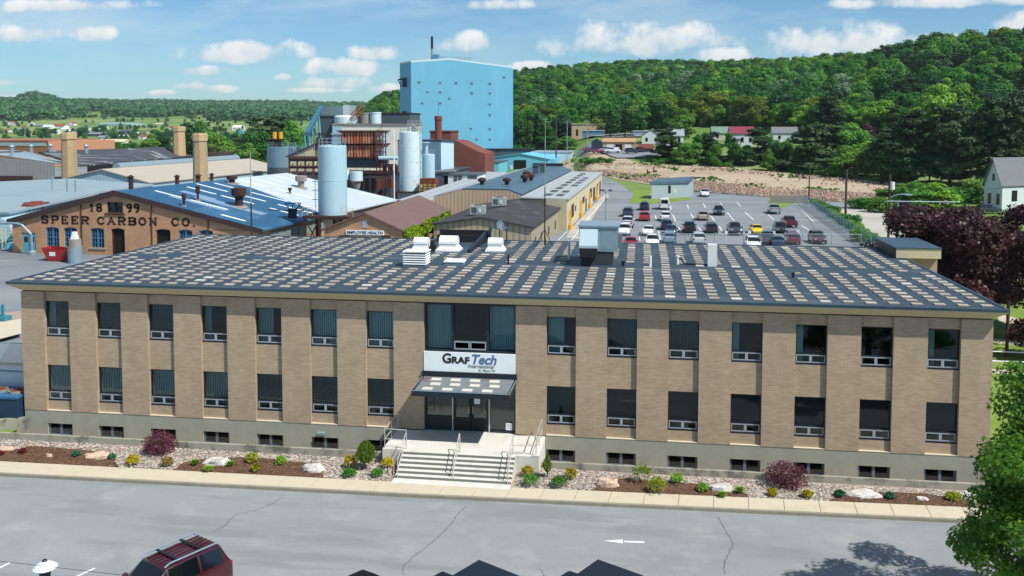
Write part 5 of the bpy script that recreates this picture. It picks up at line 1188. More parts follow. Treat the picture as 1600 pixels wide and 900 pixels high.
#SECTION3
# ------------------------------------------------------------------ silos and process plant
def silo(name, lb, u0, u1, vt, vb, y, mat, bands=3, dome=.25):
    a, b, c = aty(u0, vt, y), aty(u1, vt, y), aty((u0+u1)/2, vb, y); r = (b.x-a.x)/2; cx_ = (a.x+b.x)/2; cy_ = y+r; z0, z1 = c.z, a.z
    t = thing(name, lb, 'silo', (cx_, cy_, z0)); m_ = MB().lathe((cx_, cy_, 0), [(r, z0), (r, z1), (r*.9, z1+dome*.5), (.2, z1+dome)], 40); m_.build('shell', mat, t, smooth=False)
    bd = MB()
    for k in range(bands): z = z0+(z1-z0)*(k+1)/(bands+1); bd.lathe((cx_, cy_, 0), [(r+.003, z), (r+.025, z+.01), (r+.025, z+.07), (r+.003, z+.08)], 40)
    bd.build('weld_band', mat, t)
    rr = MB()
    for k in range(16): a_ = 2*math.pi*k/16; p = (cx_+r*.95*math.cos(a_), cy_+r*.95*math.sin(a_)); rr.tube((*p, z1), (*p, z1+1.05), .03, 4)
    for h_ in (.55, 1.05): rr.path([(cx_+r*.95*math.cos(2*math.pi*k/16), cy_+r*.95*math.sin(2*math.pi*k/16), z1+h_) for k in range(17)], .03, 4)
    rr.build('top_railing', MT['galv'], t); return t, cx_, cy_, r, z0, z1
def ladder(root, x, y, z0, z1, mat, w_=.45, cage=True):
    m_ = MB().tube((x-w_/2, y, z0), (x-w_/2, y, z1), .035, 4).tube((x+w_/2, y, z0), (x+w_/2, y, z1), .035, 4); z = z0
    while z < z1: m_.tube((x-w_/2, y, z), (x+w_/2, y, z), .02, 4); z += .33
    if cage:
        z = z0+2
        while z < z1:
            m_.path([(x-w_*.8, y, z), (x-w_*.8, y-.6, z), (x+w_*.8, y-.6, z), (x+w_*.8, y, z)], .04, 4); z += 1.2
    m_.build('ladder', mat, root)
t, cx_, cy_, r, z0, z1 = silo('tall_silo', 'tall smooth pale blue cylindrical silo on a rusty platform behind the office', 490, 533, 229, 337, 68, MT['silo'], 1)
ladder(t, cx_-r-.35, cy_, z0, z1-3, MT['rustd'])
MB().rbox((cx_+.6, cy_, z1+.25), 1.0, 1.0, 1.3, .2).rbox((cx_+.6, cy_, z1+1.55), 1.3, 1.3, .2, .2).build('top_filter', MT['galv'], t)
pl = thing('silo_platform', 'rusty steel platform and legs under the tall silo', 'platform', (cx_, cy_, 0)); m_ = MB().box(cx_-3.3, cx_+3.6, cy_-2.6, cy_+2.2, z0-.4, z0-.01)
for sx in (-3.0, -1.0, 1.6, 3.3):
    for sy in (-2.4, 2.0): m_.box(cx_+sx-.16, cx_+sx+.16, cy_+sy-.16, cy_+sy+.16, 0, z0-.4)
for a, b in ((-3.0, -1.0), (1.6, 3.3)): m_.tube((cx_+a, cy_-2.4, z0-.5), (cx_+b, cy_-2.4, 1.2), .1, 5).tube((cx_+b, cy_-2.4, z0-.5), (cx_+a, cy_-2.4, 1.2), .1, 5)
m_.build('frame', MT['rustd'], pl); m_ = MB()
for a, b in ((-3.3, -1.9), (2.0, 3.6)):
    for xx in (a, (a+b)/2, b): m_.tube((cx_+xx, cy_-2.5, z0), (cx_+xx, cy_-2.5, z0+1.1), .035, 4)
    for hh in (.55, 1.1): m_.tube((cx_+a, cy_-2.5, z0+hh), (cx_+b, cy_-2.5, z0+hh), .035, 4)
m_.build('guard_rail', M_('pale_yellow_rail', 'c9b56a', .6, .1), pl)
MB().lathe((cx_, cy_, 0), [(.5, z0-3), (r*.8, z0-.4)], 16).box(cx_-.5, cx_+.6, cy_-1.8, cy_-.9, z0-3.2, z0-.45).build('hopper', MT['cream'], pl)
t, cx_, cy_, r, z0, z1 = silo('pocked_silo', 'pale silo with rust spots and a railed cage of equipment on top', 620, 652, 207, 299, 128, MT['silo2'])
silo2 = t
m_ = MB()
for i in range(4):
    for j in range(3): x, y = cx_-.2+i*.8, cy_-.9+j*.9; m_.tube((x, y, z1), (x, y, z1+2.4), .06, 4)
for hh in (.8, 1.6, 2.4): m_.path([(cx_-.2, cy_-.9, z1+hh), (cx_+2.2, cy_-.9, z1+hh), (cx_+2.2, cy_+.9, z1+hh), (cx_-.2, cy_+.9, z1+hh), (cx_-.2, cy_-.9, z1+hh)], .06, 4)
m_.rbox((cx_+.8, cy_, z1+.1), .8, .8, 1.6, .3); m_.build('equipment_cage', MT['poleg'], t)
ladder(t, cx_+r+.3, cy_, z0, z1, MT['galv']); m_ = MB().box(cx_-2.6, cx_+6, cy_-2.6, cy_+2.6, z0-.35, z0-.02)
for sx in (-2.2, 2.2, 5.6): m_.box(cx_+sx-.18, cx_+sx+.18, cy_-2.4, cy_-2.05, 0, z0-.35)
m_.build('platform', MT['rustd'], t)
t, cx2, cy2, r2, z02, z12 = silo('companion_silo', 'plain pale silo tucked behind the rust spotted one', 640, 657, 208, 292, 131.5, MT['silo'], 1)
t, cx2, cy2, r2, z02, z12 = silo('small_silo', 'short white silo with a slim filter column on top, right of the rust spotted silo', 658, 677, 242, 281, 133, MT['silo'], 1)
MB().tube((cx2-.5, cy2, z12), (cx2-.5, cy2, z12+2.4), .4, 8).rbox((cx2-.5, cy2, z12+2.4), 1.3, 1.3, .2).build('filter_column', MT['silo'], t)
t, *_q = silo('slim_silo', 'slimmest pale silo between the rust spotted and the short silo', 651.5, 658.5, 243, 283, 132, MT['silo'], 1)
a = aty(656, 283, 127); t = thing('rusty_hopper_frame', 'rust brown hopper frame with a yellow rail at the foot of the short silo', 'hopper', (a.x, a.y, 0)); a2 = aty(680, 297, 127)
MB().box(a.x, a2.x, 127, 130, a2.z+1.0, aty(656, 279, 127).z).build('hopper', MT['rust'], t); m_ = MB()
for f in (0, .33, .66, 1.): x = a.x+(a2.x-a.x)*f; m_.box(x-.1, x+.1, 126.8, 127, 0, a2.z+1.2)
for hh in (0, .5, 1.0): m_.tube((a.x, 126.7, a2.z+hh), (a2.x, 126.7, a2.z+hh), .05, 4)
m_.build('rail', MT['yellow'], t)

def bx(name, lb, cat, u0, u1, vt, vb, y, dep, wall, roof=None, t=.3, ground=True, shear=0, group=None):
    a, b, c = aty(u0, vt, y), aty(u1, vt, y), aty(u0, vb, y); z0 = 0 if ground else c.z; root = thing(name, lb, cat, (a.x, y, z0), 0, group)
    MB().prism([(a.x, y), (b.x, y), (b.x+shear, y+dep), (a.x+shear, y+dep)], z0, a.z-t).build('wall', wall, root)
    MB().prism([(a.x-.2, y-.2), (b.x+.2, y-.2), (b.x+.2+shear, y+dep+.2), (a.x-.2+shear, y+dep+.2)], a.z-t, a.z).build('roof', roof or wall, root); return root, a, b
# filter house of rusty corrugated drums
y = 150; t, a, b = bx('rusty_filter_house', 'rust streaked corrugated filter house on a dark steel frame between the two tall silos', 'filter house', 529, 596, 247, 262, y, 6, MT['dgrey'], MT['rustd'], .3, False)
for vt, vb in ((206, 224), (227, 245)):
    m_ = MB(); p, q, s = aty(529, vt, y-1), aty(588, vt, y-1), aty(529, vb, y-1); n = 13
    for i in range(n): x0 = p.x+(q.x-p.x)*i/n; x1 = p.x+(q.x-p.x)*(i+1)/n; m_.prism([(x0+.12, y-.9), (x1-.12, y-.9), (x1, y+4), (x0, y+4)], s.z, p.z)
    m_.build('corrugated_panel', M_('rust_streaked_panel', 'a5523c', .85, .35, .8, .15, 6, stain='e0b08c', stain_amt=.6, sscale=.9, stretch=(1.5,1.5,.3), slo=.45, shi=.6), t)
    MB().box(p.x-.3, q.x+1.6, y-1.3, y+4.3, p.z+.01, p.z+.3).box(p.x-.3, q.x+1.6, y-1.3, y+4.3, s.z-.35, s.z-.01).build('steel_band', MT['rustd'], t)
    MB().box(q.x+.1, q.x+1.3, y-.8, y+4, s.z, p.z).build('end_panel', MT['silo'], t)
m_ = MB(); p, q = aty(588, 204, y-1.6), aty(603, 270, y-1.6)
for f in (0, .35, .7, 1.): x = p.x+(q.x-p.x)*f; m_.box(x-.12, x+.12, y-1.7, y-1.5, q.z, p.z)
for k in range(9): z = q.z+(p.z-q.z)*k/8; m_.box(p.x, q.x, y-1.75, y-1.55, z-.07, z+.07); m_.tube((p.x, y-1.6, z), (q.x, y-1.6, z+(p.z-q.z)/8), .06, 4)
m_.build('stair_frame', MT['rust'], t)
m_ = MB(); p, q = aty(528, 268, y-2), aty(608, 268, y-2); m_.box(p.x, q.x, y-2.2, y+4, p.z-.4, p.z)
for i in range(9): x = p.x+(q.x-p.x)*i/8; m_.box(x-.15, x+.15, y-2.1, y-1.8, 0, p.z-.4); m_.tube((x, y-2, p.z), (x, y-2, p.z+1.2), .05, 4)
m_.tube((p.x, y-2, p.z+1.2), (q.x, y-2, p.z+1.2), .06, 4); m_.build('base_frame', MT['rustd'], t)
p, q = aty(592, 247, y-2), aty(622, 247, y-2); MB().tube(p, q, .45, 10).build('duct', MT['silo'], t)
for (u, vt, vb, r_, lb) in ((557, 268, 285, 1.35, 'rust stained white drum on a stem beside the filter house'), (540, 266, 279, .8, 'smaller white drum left of the stemmed one')):
    c = aty(u, vb, 140); zt = aty(u, vt, 140).z; tt = thing('rooftop_drum', lb, 'drum', tuple(c)); MB().tube((c.x, 140, zt-2.0), (c.x, 140, zt), r_*1.0, 16).build('drum', MT['silo2'], tt); MB().tube((c.x, 140, c.z-1.5), (c.x, 140, zt-2.0), r_*.45, 10, r_*.8).build('stem', MT['conc'], tt)
# dark plant buildings behind the white roof
bx('flat_roof_plant', 'low dark flat roofed plant building behind the white metal roof', 'plant building', 600, 700, 268, 290, 150, 25, MT['dgrey'], MT['tarroof'])
bx('flat_roof_plant', 'low dark flat roofed works left of the rusty filter house', 'plant building', 455, 608, 268, 290, 158, 20, MT['dgrey'], MT['tarroof'])
t, a, b = bx('cream_gallery', 'long weathered cream gallery building above the rusty filter house', 'plant building', 520, 640, 193, 225, 166, 12, MT['creamold'], MT['conc'], .4)
MB().prism([(a.x-.1, 165.9), (a.x+2.5, 165.9), (a.x+2.5, 166), (a.x-.1, 166)], a.z-6, a.z-.4).build('corner_panel', MT['silo'], t)
bx('cream_works', 'pale patched works wall to the left of the rust spotted silo', 'plant building', 588, 622, 222, 262, 171, 8, MT['creamold'], MT['dgrey'])
t, a, b = bx('head_house', 'grey metal head house on top of a dark corrugated block left of the blue tower', 'plant building', 500, 545, 180, 230, 178, 9, MT['dgrey'], MT['dgrey'])
p, q = aty(502, 166, 179), aty(543, 166, 179); zb = aty(502, 181, 179).z
MB().prism([(p.x, 179), (p.x+5.8, 179), (p.x+5.8, 186), (p.x, 186)], zb, p.z).build('penthouse', M_('shaded_grey_siding', '72868c', .7, .05, stripes=('h', 1, .1, .2)), t)
MB().prism([(p.x+5.82, 179), (q.x, 180.5), (q.x, 186), (p.x+5.82, 186)], zb, p.z+.3).build('penthouse_end', MT['alu'], t)
m_ = MB().lathe((aty(536, 185, 176).x, 178, 0), [(2.9, aty(536, 195, 176).z-3), (2.9, aty(536, 183, 176).z), (2.5, aty(536, 180, 176).z)], 22); m_.build('round_bin', MT['silo2'], t)
for (u, vt, lb, w_) in ((567, 176, 'first squat round white bin on the plant roof right of the grey head house', 20), (584, 175, 'second squat round bin on the plant roof, partly shaded', 18)):
    c = aty(u, 192, 186); zt = aty(u, vt, 186).z; r_ = w_/2/ppm((c.x, 186, 0)); tag(MB().lathe((c.x, 186+r_, 0), [(r_, 0), (r_, zt-.4), (r_*1.05, zt-.39), (r_*1.05, zt)], 20).build('round_bin', MT['conc'] if u == 567 else MT['silo2']), lb, 'bin', 'round bins on the plant')
bx('dark_works_block', 'dark rusted works block against the left side of the blue tower', 'plant building', 590, 640, 176, 200, 205, 12, MT['dgrey'], MT['rustd'])
m_ = MB(); p, q = aty(547, 188, 172), aty(562, 170, 178)
for dx in (0, 1.2): m_.tube(p+Vector((dx,0,0)), q+Vector((dx,0,0)), .14, 5).tube(p+Vector((dx,0,1.2)), q+Vector((dx,0,1.2)), .1, 5)
for k in range(8): s = p.lerp(q, k/7); m_.tube(s, s+Vector((0,0,1.2)), .07, 4); m_.tube(s, s+Vector((1.2,0,0)), .07, 4)
tag(m_.build('rusty_stair', MT['rust']), 'rusty inclined conveyor stair up to the round bins', 'stair')
# blue inclined conveyor
p, q = aty(476, 212, 170), aty(499, 170, 178); m_ = MB(); d = Vector((1.1, 0, 0))
m_.add([tuple(p), tuple(p+d), tuple(q+d), tuple(q), tuple(p+Vector((0,0,.9))), tuple(p+d+Vector((0,0,.9))), tuple(q+d+Vector((0,0,.9))), tuple(q+Vector((0,0,.9)))], [(0,3,2,1),(4,5,6,7),(0,1,5,4),(1,2,6,5),(2,3,7,6),(3,0,4,7)])
cv = thing('inclined_conveyor', 'blue covered conveyor climbing to the grey head house', 'conveyor', (p.x, p.y, 0)); m_.build('gallery', M_('conveyor_blue', '356a82', .6, .1), cv); m_ = MB()
for k in range(5): s = p.lerp(q, k/4.2); m_.tube(s, (s.x+1.5, s.y, 0), .12, 5); m_.tube(s, (s.x-1, s.y+1, 0), .1, 5)
m_.build('trestle', MT['teal'], cv)
# big tank, railed roofs, pipes on the left
t, cx3, cy3, r3, z03, z13 = silo('storage_tank', 'wide low blue grey storage tank left of the plant', 409, 455, 230, 262, 170, M_('blue_grey_steel', '6f8c9b', .55, .1, .5, .03, 6, stripes=('h', 1.1, .08, .2)), 2, .1)
MB().lathe((cx3, cy3, 0), [(r3, 0), (r3, z03)], 30).build('lower_shell', MT['dgrey'], t)
c = aty(434, 228, 172); m_ = MB().rbox((c.x, 172, z13), 1.2, 1.2, 2.0).box(c.x-2.8, c.x+2.8, 171, 173, z13+1.9, z13+2.1)
m_.build('walkway', MT['rustd'], t); MB().tube((c.x-.8, 172, z13+2.1), (c.x-.8, 172, z13+3.8), .55, 10).tube((c.x+.8, 172, z13+2.1), (c.x+.8, 172, z13+3.8), .55, 10).build('yellow_drums', MT['yellow'], t)
m_ = MB(); f0, f1, f2 = aty(450, 246, 160), aty(492, 226, 160), aty(492, 262, 160); m_.add([(f0.x, 160, 0), (f2.x, 160, 0), (f1.x, 160, f1.z), (f0.x, 160, f0.z), (f0.x, 172, 0), (f2.x, 172, 0), (f1.x, 172, f1.z), (f0.x, 172, f0.z)], [(0,1,2,3),(7,6,5,4),(0,3,7,4),(1,5,6,2),(3,2,6,7)])
t = thing('lean_to_works', 'pale lean-to works with a sloping grey roof beside the wide tank', 'plant building', (f0.x, 160, 0)); m_.build('wall', MT['cream_w'], t); MB().slab([(f0.x-.5, 159.6, f0.z+.3), (f1.x, 159.6, f1.z+.3), (f1.x, 172.5, f1.z+.3), (f0.x-.5, 172.5, f0.z+.3)], .25).build('roof', MT['dgrey'], t)
p, q = aty(452, 248, 150), aty(527, 248, 150); t = thing('pipe_bridge', 'rust brown pipes on a trestle left of the filter house', 'pipe bridge', (p.x, 150, 0)); m_ = MB().tube(p, q, .6, 10).tube(p+Vector((0,0,-1.9)), q+Vector((0,0,-1.9)), .35, 8); m_.build('pipe', MT['rustd'], t); m_ = MB()
for k in range(7): s = p.lerp(q, k/6); m_.box(s.x-.15, s.x+.15, 149.8, 150.1, 0, s.z-.5); m_.tube((s.x-1, 150, s.z-4), (s.x+1, 150, s.z-1), .1, 4)
m_.build('trestle', MT['rust'], t)
p, q = aty(425, 243, 168), aty(492, 236, 168)
# clutter of railings and pipes on the works roofs
rg = random.Random(17)
for (u, v, y, w_, h_, mt, nm, lb) in ((463, 240, 160, 4, 2.2, 'galv', 'roof_railing', 'grey railing and vents on the lean-to roof'), (500, 228, 160, 3, 3, 'rustd', 'roof_frame', 'tangle of rusty frames left of the tall silo top'), (610, 266, 148, 3, 2, 'rustd', 'pump_frame', 'dark pump frame right of the filter house base'), (600, 287, 128, 3, 1.6, 'rust', 'yellow_brown_machine', 'orange brown machine on the low roof left of the rust spotted silo')):
    p = aty(u, v, y); m_ = MB()
    for k in range(7): x = p.x-w_/2+w_*k/6; m_.tube((x, y, p.z-1), (x, y, p.z+h_*rg.uniform(.4, 1)), .09, 4)
    for k in range(4): z = p.z+h_*rg.random(); m_.tube((p.x-w_/2, y+rg.random(), z), (p.x+w_/2, y, z), .08, 4)
    for k in range(3): m_.rbox((p.x+rg.uniform(-w_/2, w_/2), y+rg.random(), p.z-1), .7, .7, h_*rg.uniform(.4, .8)+1)
    tag(m_.build(nm, MT[mt]), lb, 'machine' if 'machine' in nm else 'frame')
# pale box building beside the tower
cA, cB, cC = aty(606, 216, 168), aty(689, 219, 160), aty(709, 219, 166); zt = cA.z
t = thing('pale_box_building', 'boxy pale blue windowless building with one bright end behind the silos', 'plant building', (cB.x, cB.y, 0))
MB().add([(cA.x, cA.y, 0), (cB.x, cB.y, 0), (cB.x, cB.y, cB.z-.3), (cA.x, cA.y, cA.z-.3)], [(0,1,2,3)]).build('side_wall', MT['bluewhite'], t)
MB().add([(cB.x, cB.y, 0), (cC.x, cC.y, 0), (cC.x, cC.y, cB.z-.3), (cB.x, cB.y, cB.z-.3)], [(0,1,2,3)]).build('end_wall', MT['bluewhite'], t)
MB().slab([(cA.x-.3, cA.y-.3, cB.z), (cB.x+.1, cB.y-.4, cB.z), (cC.x+.4, cC.y-.2, cB.z), (cA.x+4, cA.y+10, cB.z)], .3).build('roof', MT['edge'], t)
# red brick boiler house and its stack
t, a, b = bx('boiler_house', 'dark red brick boiler house behind the pale box building', 'plant building', 672, 704, 204, 225, 185, 10, MT['redbrick'], MT['redbrick'])
m_ = MB(); P = [aty(u, v, 176) for u, v in ((706, 219), (716, 221), (745, 236), (758, 240), (758, 248), (706, 252))]; P2 = [p+Vector((0, 14, 0)) for p in P]; n = 6
bot = [(P[0].x, 176, 0), (P[3].x, 176, 0)]
m_.add([tuple(p) for p in P[:5]]+[(P[4].x, 176, 0), (P[0].x, 176, 0)]+[tuple(p) for p in P2[:5]]+[(P2[4].x, 190, 0), (P2[0].x, 190, 0)], [tuple(range(7)), tuple(range(13, 6, -1))]+[(i, 7+i, 7+(i+1)%7, (i+1)%7) for i in range(7)])
m_.build('stepped_wing', MT['redbrick'], t)
c0, c1 = aty(677.5, 181, 172), aty(689.5, 181, 172); w_ = c1.x-c0.x; x = (c0.x+c1.x)/2
st_ = thing('boiler_chimney', 'dark red brick chimney with corbelled top and lightning rod in front of the blue tower', 'chimney', (x, 172, 0)); MB().lathe((x, 172+w_/2, 0), [(w_*.5, 0), (w_*.46, c0.z-1.2)], 12).build('shaft', MT['redbrick'], st_)
MB().lathe((x, 172+w_/2, 0), [(w_*.46, c0.z-1.2), (w_*.52, c0.z-1.0), (w_*.52, c0.z-.1), (w_*.46, c0.z)], 12).build('crown', MT['redbrick'], st_); MB().tube((x, 172+w_/2, c0.z), (x, 172+w_/2, aty(684, 156, 172).z), .05, 4).build('lightning_rod', MT['dark'], st_)
# --- blue tower
P0, P1, P2 = atd(642, 97.6, 340), atd(801.6, 106.6, 352), atd(624.6, 100.6, 352); PR = atd(703, 93.6, 344.5)
P3 = Vector((P1.x+P2.x-P0.x, P1.y+P2.y-P0.y, 0)); PRb = PR+(P2-P0)*Vector((1,1,0)); PRb.z = PR.z
tw = thing('blue_tower', 'huge windowless looking sky blue clad tower block above the plant', 'tower', (P0.x, P0.y, 0))
zL, zR = P0.z, P1.z
MB().add([(P0.x,P0.y,0),(P1.x,P1.y,0),(P1.x,P1.y,zR),tuple(PR),(P0.x,P0.y,zL),(P2.x,P2.y,0),(P3.x,P3.y,0),(P3.x,P3.y,zR),tuple(PRb),(P2.x,P2.y,zL)], [(0,1,2,3,4),(9,8,7,6,5),(0,4,9,5),(1,6,7,2)]).build('cladding', MT['tower'], tw)
u_ = Vector((0,0,.7)); MB().slab([P0+u_, PR+u_, PRb+u_, Vector((P2.x, P2.y, zL))+u_], .69).slab([PR+u_, Vector((P1.x, P1.y, zR))+u_, Vector((P3.x, P3.y, zR))+u_, PRb+u_], .694).build('roof', M_('tower_roof_edge', 'c3d4da', .6, .03), tw)
wl = [(183,296),(292,298),(375,299),(457,301),(551,303),(625,270),(226,347),(292,348),(457,351),(551,353),(199,405),(292,406),(551,410),(185,462),(551,466),(452,537),(551,538),(482,593),(551,594),(376,594),(340,381)]
fd = Vector((P1.x-P0.x, P1.y-P0.y, 0)).normalized(); fn = Vector((fd.y, -fd.x, 0))
for wx, wy in wl:
    u, v = 600+wx/3.333, 40+wy/3.333; d = ray(u, v); t_ = (P0-CAM).dot(fn)/d.dot(fn); c = CAM+d*t_
    a, b = c-fd*.62, c+fd*.62; o = fn*.05
    w1 = MB().prism([(a.x+o.x, a.y+o.y), (b.x+o.x, b.y+o.y), (b.x, b.y), (a.x, a.y)], c.z-.5, c.z+.5).build('window', MT['frame'] if False else M_('tower_window_frame', '7aa9bd', .5), tw) if 'TWF' not in globals() else MB().prism([(a.x+o.x, a.y+o.y), (b.x+o.x, b.y+o.y), (b.x, b.y), (a.x, a.y)], c.z-.5, c.z+.5).build('window', TWF, tw)
    TWF = w1.data.materials[0]; a2, b2 = c-fd*.42, c+fd*.42; o2 = fn*.06
    MB().prism([(a2.x+o2.x, a2.y+o2.y), (b2.x+o2.x, b2.y+o2.y), (b2.x+o.x, b2.y+o.y), (a2.x+o.x, a2.y+o.y)], c.z-.32, c.z+.38).build('pane', MT['dgrey'], w1)
sd = Vector((P2.x-P0.x, P2.y-P0.y, 0)).normalized(); 
m_ = MB()
for f, z, hh in ((.45, zL-9, 3.5), (.5, zL-20, 1.6), (.4, zL-27, 1.6)):
    c = P0+(P2-P0)*f; m_.rbox((c.x-.3, c.y-.3, z), 1.6, 1.2, hh, YAW)
m_.build('side_hoist', MT['frame'], tw); cc_ = P0+(P2-P0)*.5; MB().tube((cc_.x-2.5, cc_.y-1.5, zL-6.3), (cc_.x+2, cc_.y, zL-5.6), .3, 6).tube((cc_.x-2.5, cc_.y-1.5, zL-6.3), (cc_.x-1.5, cc_.y, zL-9), .2, 6).build('hoist_arm', MT['dark'], tw)
a = atd(677, 94, 350); b = atd(685, 86, 350); MB().rbox((a.x+1.1, a.y, a.z-1), 2.2, 2.2, b.z-a.z+1.2, YAW).build('roof_hut', M_('tower_roof_hut', '4f86a2', .6), tw)
m_ = MB(); c0 = atd(685, 94, 348); c1 = atd(735, 96, 349)
for k in range(11): s = c0.lerp(c1, k/10); m_.tube(s-Vector((0,0,1)), Vector((s.x, s.y, atd(685, 88, 348).z-(k*.06))), .06, 4)
for hh in (0, .7): m_.tube(Vector((c0.x, c0.y, atd(685, 88, 348).z-hh)), Vector((c1.x, c1.y, atd(735, 90.5, 349).z-hh)), .06, 4)
m_.build('roof_railing', MT['dgrey'], tw); c = atd(734, 95, 350); MB().tube(c, c+Vector((0,0,6.6)), .06, 4).build('aerial', MT['poleg'], tw)
c = atd(674.5, 97, 351); c1 = atd(675, 57, 351); cm = atd(675, 76, 351); sk_ = MB().tube(c, cm, .42, 8).build('exhaust_stack', MT['conc'], tw); MB().tube(cm, Vector((cm.x, cm.y, c1.z)), .48, 8).build('stack_tip', MT['dark'], sk_)
# --- light blue sheds left of the rubble
yT = aty(810, 268, 0).y; base = at(810, 268, 0); yT = base.y
A_, B_, P_ = aty(757, 248, yT), aty(857, 248, yT), aty(814, 240.5, yT); B_.z = A_.z
t = hall('light_blue_shed', 'light blue gabled shed with a dark open doorway at the edge of the rubble', 'shed', [A_, P_, B_, A_+Vector((4, 30, 0)), P_+Vector((4, 30, 0)), B_+Vector((4, 30, 0))], MT['teal'], MT['teal'])
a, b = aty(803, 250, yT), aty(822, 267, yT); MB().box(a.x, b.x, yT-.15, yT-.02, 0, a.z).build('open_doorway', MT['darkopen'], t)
m_ = MB(); 
for u in (786, 799): a = aty(u, 262, yT); m_.box(a.x-.5, a.x+.5, yT-.15, yT-.02, a.z-.6, a.z+.8)
m_.each('window', MT['white'], t)
a, b = aty(857, 249, yT+1), aty(868, 249, yT+1); MB().box(a.x, b.x, yT+1, yT+20, 0, a.z).build('side_wing', MT['teal'], t)
t, a, b = bx('light_blue_annexe', 'lower light blue annexe with two white windows left of the gabled shed', 'shed', 746, 779, 253, 279, yT-25, 20, MT['teal'], MT['dgrey']); m_ = MB()
for u in (758, 768): c = aty(u, 261, yT-25); m_.box(c.x-.9, c.x+.9, yT-25.12, yT-25.01, c.z-1, c.z+1)
m_.each('window', MT['white'], t); m_ = MB()
bx('grey_works_range', 'grey weathered works range between the pale box building and the blue annexe', 'plant building', 690, 746, 254, 275, yT-60, 20, MT['greyside'], MT['dgrey'])
t, a, b = bx('white_works_range', 'low white walled range with small windows behind the slate blue roof', 'plant building', 694, 746, 272, 290, 150, 10, MT['white'], MT['dgrey']); m_ = MB()
for u in (712, 719, 733, 738, 743): c = aty(u, 281, 150); m_.box(c.x-.35, c.x+.35, 149.9, 149.99, c.z-1.1, c.z+.9)
m_.each('window', MT['dgrey'], t)
bx('pale_blue_store', 'pale blue metal store right of the light blue shed', 'store', 830, 893, 237, 256, yT+18, 20, MT['bluewhite'], MT['alu'])
bx('black_roof_store', 'long dark roofed store at the foot of the blue tower', 'store', 742, 829, 232, 250, yT+22, 14, MT['dgrey'], MT['dark'], .8)
m_ = MB(); a, b = at(852, 265, 0), at(922, 264, 0); m_.box(a.x, b.x, a.y, a.y+1, -.5, 1.6)
for k in range(8): m_.box(b.x-10+k*1.4, b.x-9.4+k*1.4, a.y-.6, a.y, 0, 1.7)
tag(m_.build('foundation_wall', MT['conc']), 'broken grey concrete foundation wall at the left end of the rubble', 'foundation')

# --- small grey block shed by the car park
a, b = at(1018, 311, 0), at(1076, 308, 0); t = thing('block_shed', 'small pale grey block shed with a slanting slate roof beside the car park', 'shed', tuple(a)); zt = aty(1016, 288, a.y).z; zt2 = aty(1076, 284, b.y).z; dv = Vector((1.5, 7, 0))
MB().prism([(a.x, a.y, zt), (b.x, b.y, zt2), (b.x+1.5, b.y+7, zt2), (a.x+1.5, a.y+7, zt)], 0).build('wall', M_('painted_block', '9aa9ad', .8, .05, stripes=('Z', .4, .03, .15)), t)
MB().slab([(a.x-.4, a.y-.4, zt+.45), (b.x+.2, b.y-.4, zt2+.45), (b.x+1.7, b.y+7.3, zt2+.9), (a.x+1.2, a.y+7.3, zt+.9)], .6).build('roof', MT['slateroof'], t)
p, q = aty(1046, 294, a.y-.2), aty(1054, 298, a.y-.2); MB().box(p.x-.3, p.x+.3, a.y-.35, a.y, p.z-1.2, p.z+.6).build('window', MT['dark'], t); MB().box(q.x-.3, q.x+.5, a.y-1.1, a.y-.25, p.z-.9, p.z-.3).build('window_unit', MT['white'], t)
# --- buildings across the street
def ztop(u, v, d): return atd(u, v, d).z
def house(name, lb, u0, u1, vt, vr, vb, d, wall, roof, axis='x', dep=9, group=None, cat='house', wins=2, chim=None):
    if u0 > 800 and d < 400: d = ground_hit((u0+u1)/2, vb)[1]
    a, b = atd(u0, vb, d), atd(u1, vb, d); z0 = min(a.z, height(a.x, a.y)+.2) ; ze, zr_ = ztop(u0, vt, d), ztop(u0, vr, d)
    y = a.y; dv = Vector((.6, dep, 0))
    A = Vector((a.x, y, ze)); B = Vector((b.x, y, ze))
    if axis == 'x':                                      # eave faces the camera, ridge runs along x
        F1, F2, F3 = A, Vector((a.x, y+dep/2, zr_)), Vector((a.x, y+dep, ze)); s = Vector((b.x-a.x, 0, 0)); t = hall(name, lb, cat, [F3, F2, F1, F3+s, F2+s, F1+s], wall, roof, z0-1, .3, .2, group)
    else:
        m = Vector(((a.x+b.x)/2, y, zr_)); t = hall(name, lb, cat, [A, m, B, A+dv, m+dv, B+dv], wall, roof, z0-1, .3, .2, group)
    if wins:
        m_ = MB(); n = wins
        for k in range(n):
            x = a.x+(b.x-a.x)*(k+.5)/n; m_.box(x-.45, x+.45, y-.08, y-.01, z0+(ze-z0)*.35, z0+(ze-z0)*.72)
        m_.each('window', MT['carglass'], t)
    return t, a, b, z0, ze
g, a, b, z0, ze = house('garage', 'tan roofed garage with three bay doors and cars parked in front', 942, 992, 222, 216.5, 238, 288, M_('garage_tan', 'b79f84', .8), M_('garage_roof', 'b08a68', .8, .06), 'x', 12, None, 'garage', 0)
W_ = b.x-a.x
for k, c in enumerate((.22, .5, .78)):
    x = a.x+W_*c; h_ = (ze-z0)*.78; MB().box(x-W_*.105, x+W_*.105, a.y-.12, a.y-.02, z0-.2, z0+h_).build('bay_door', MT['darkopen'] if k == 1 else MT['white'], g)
MB().add([(a.x-.15, a.y, z0-.5), (a.x-.15, a.y, ze), (a.x-4.5, a.y+9, ze), (a.x-4.5, a.y+9, z0-.5)], [(0,1,2,3)]).add([(a.x-.15, a.y, ze), (a.x-2.4, a.y+4.5, ze+1.2), (a.x-4.5, a.y+9, ze)], [(0,1,2)]).build('side_wall', MT['dgrey'], g)
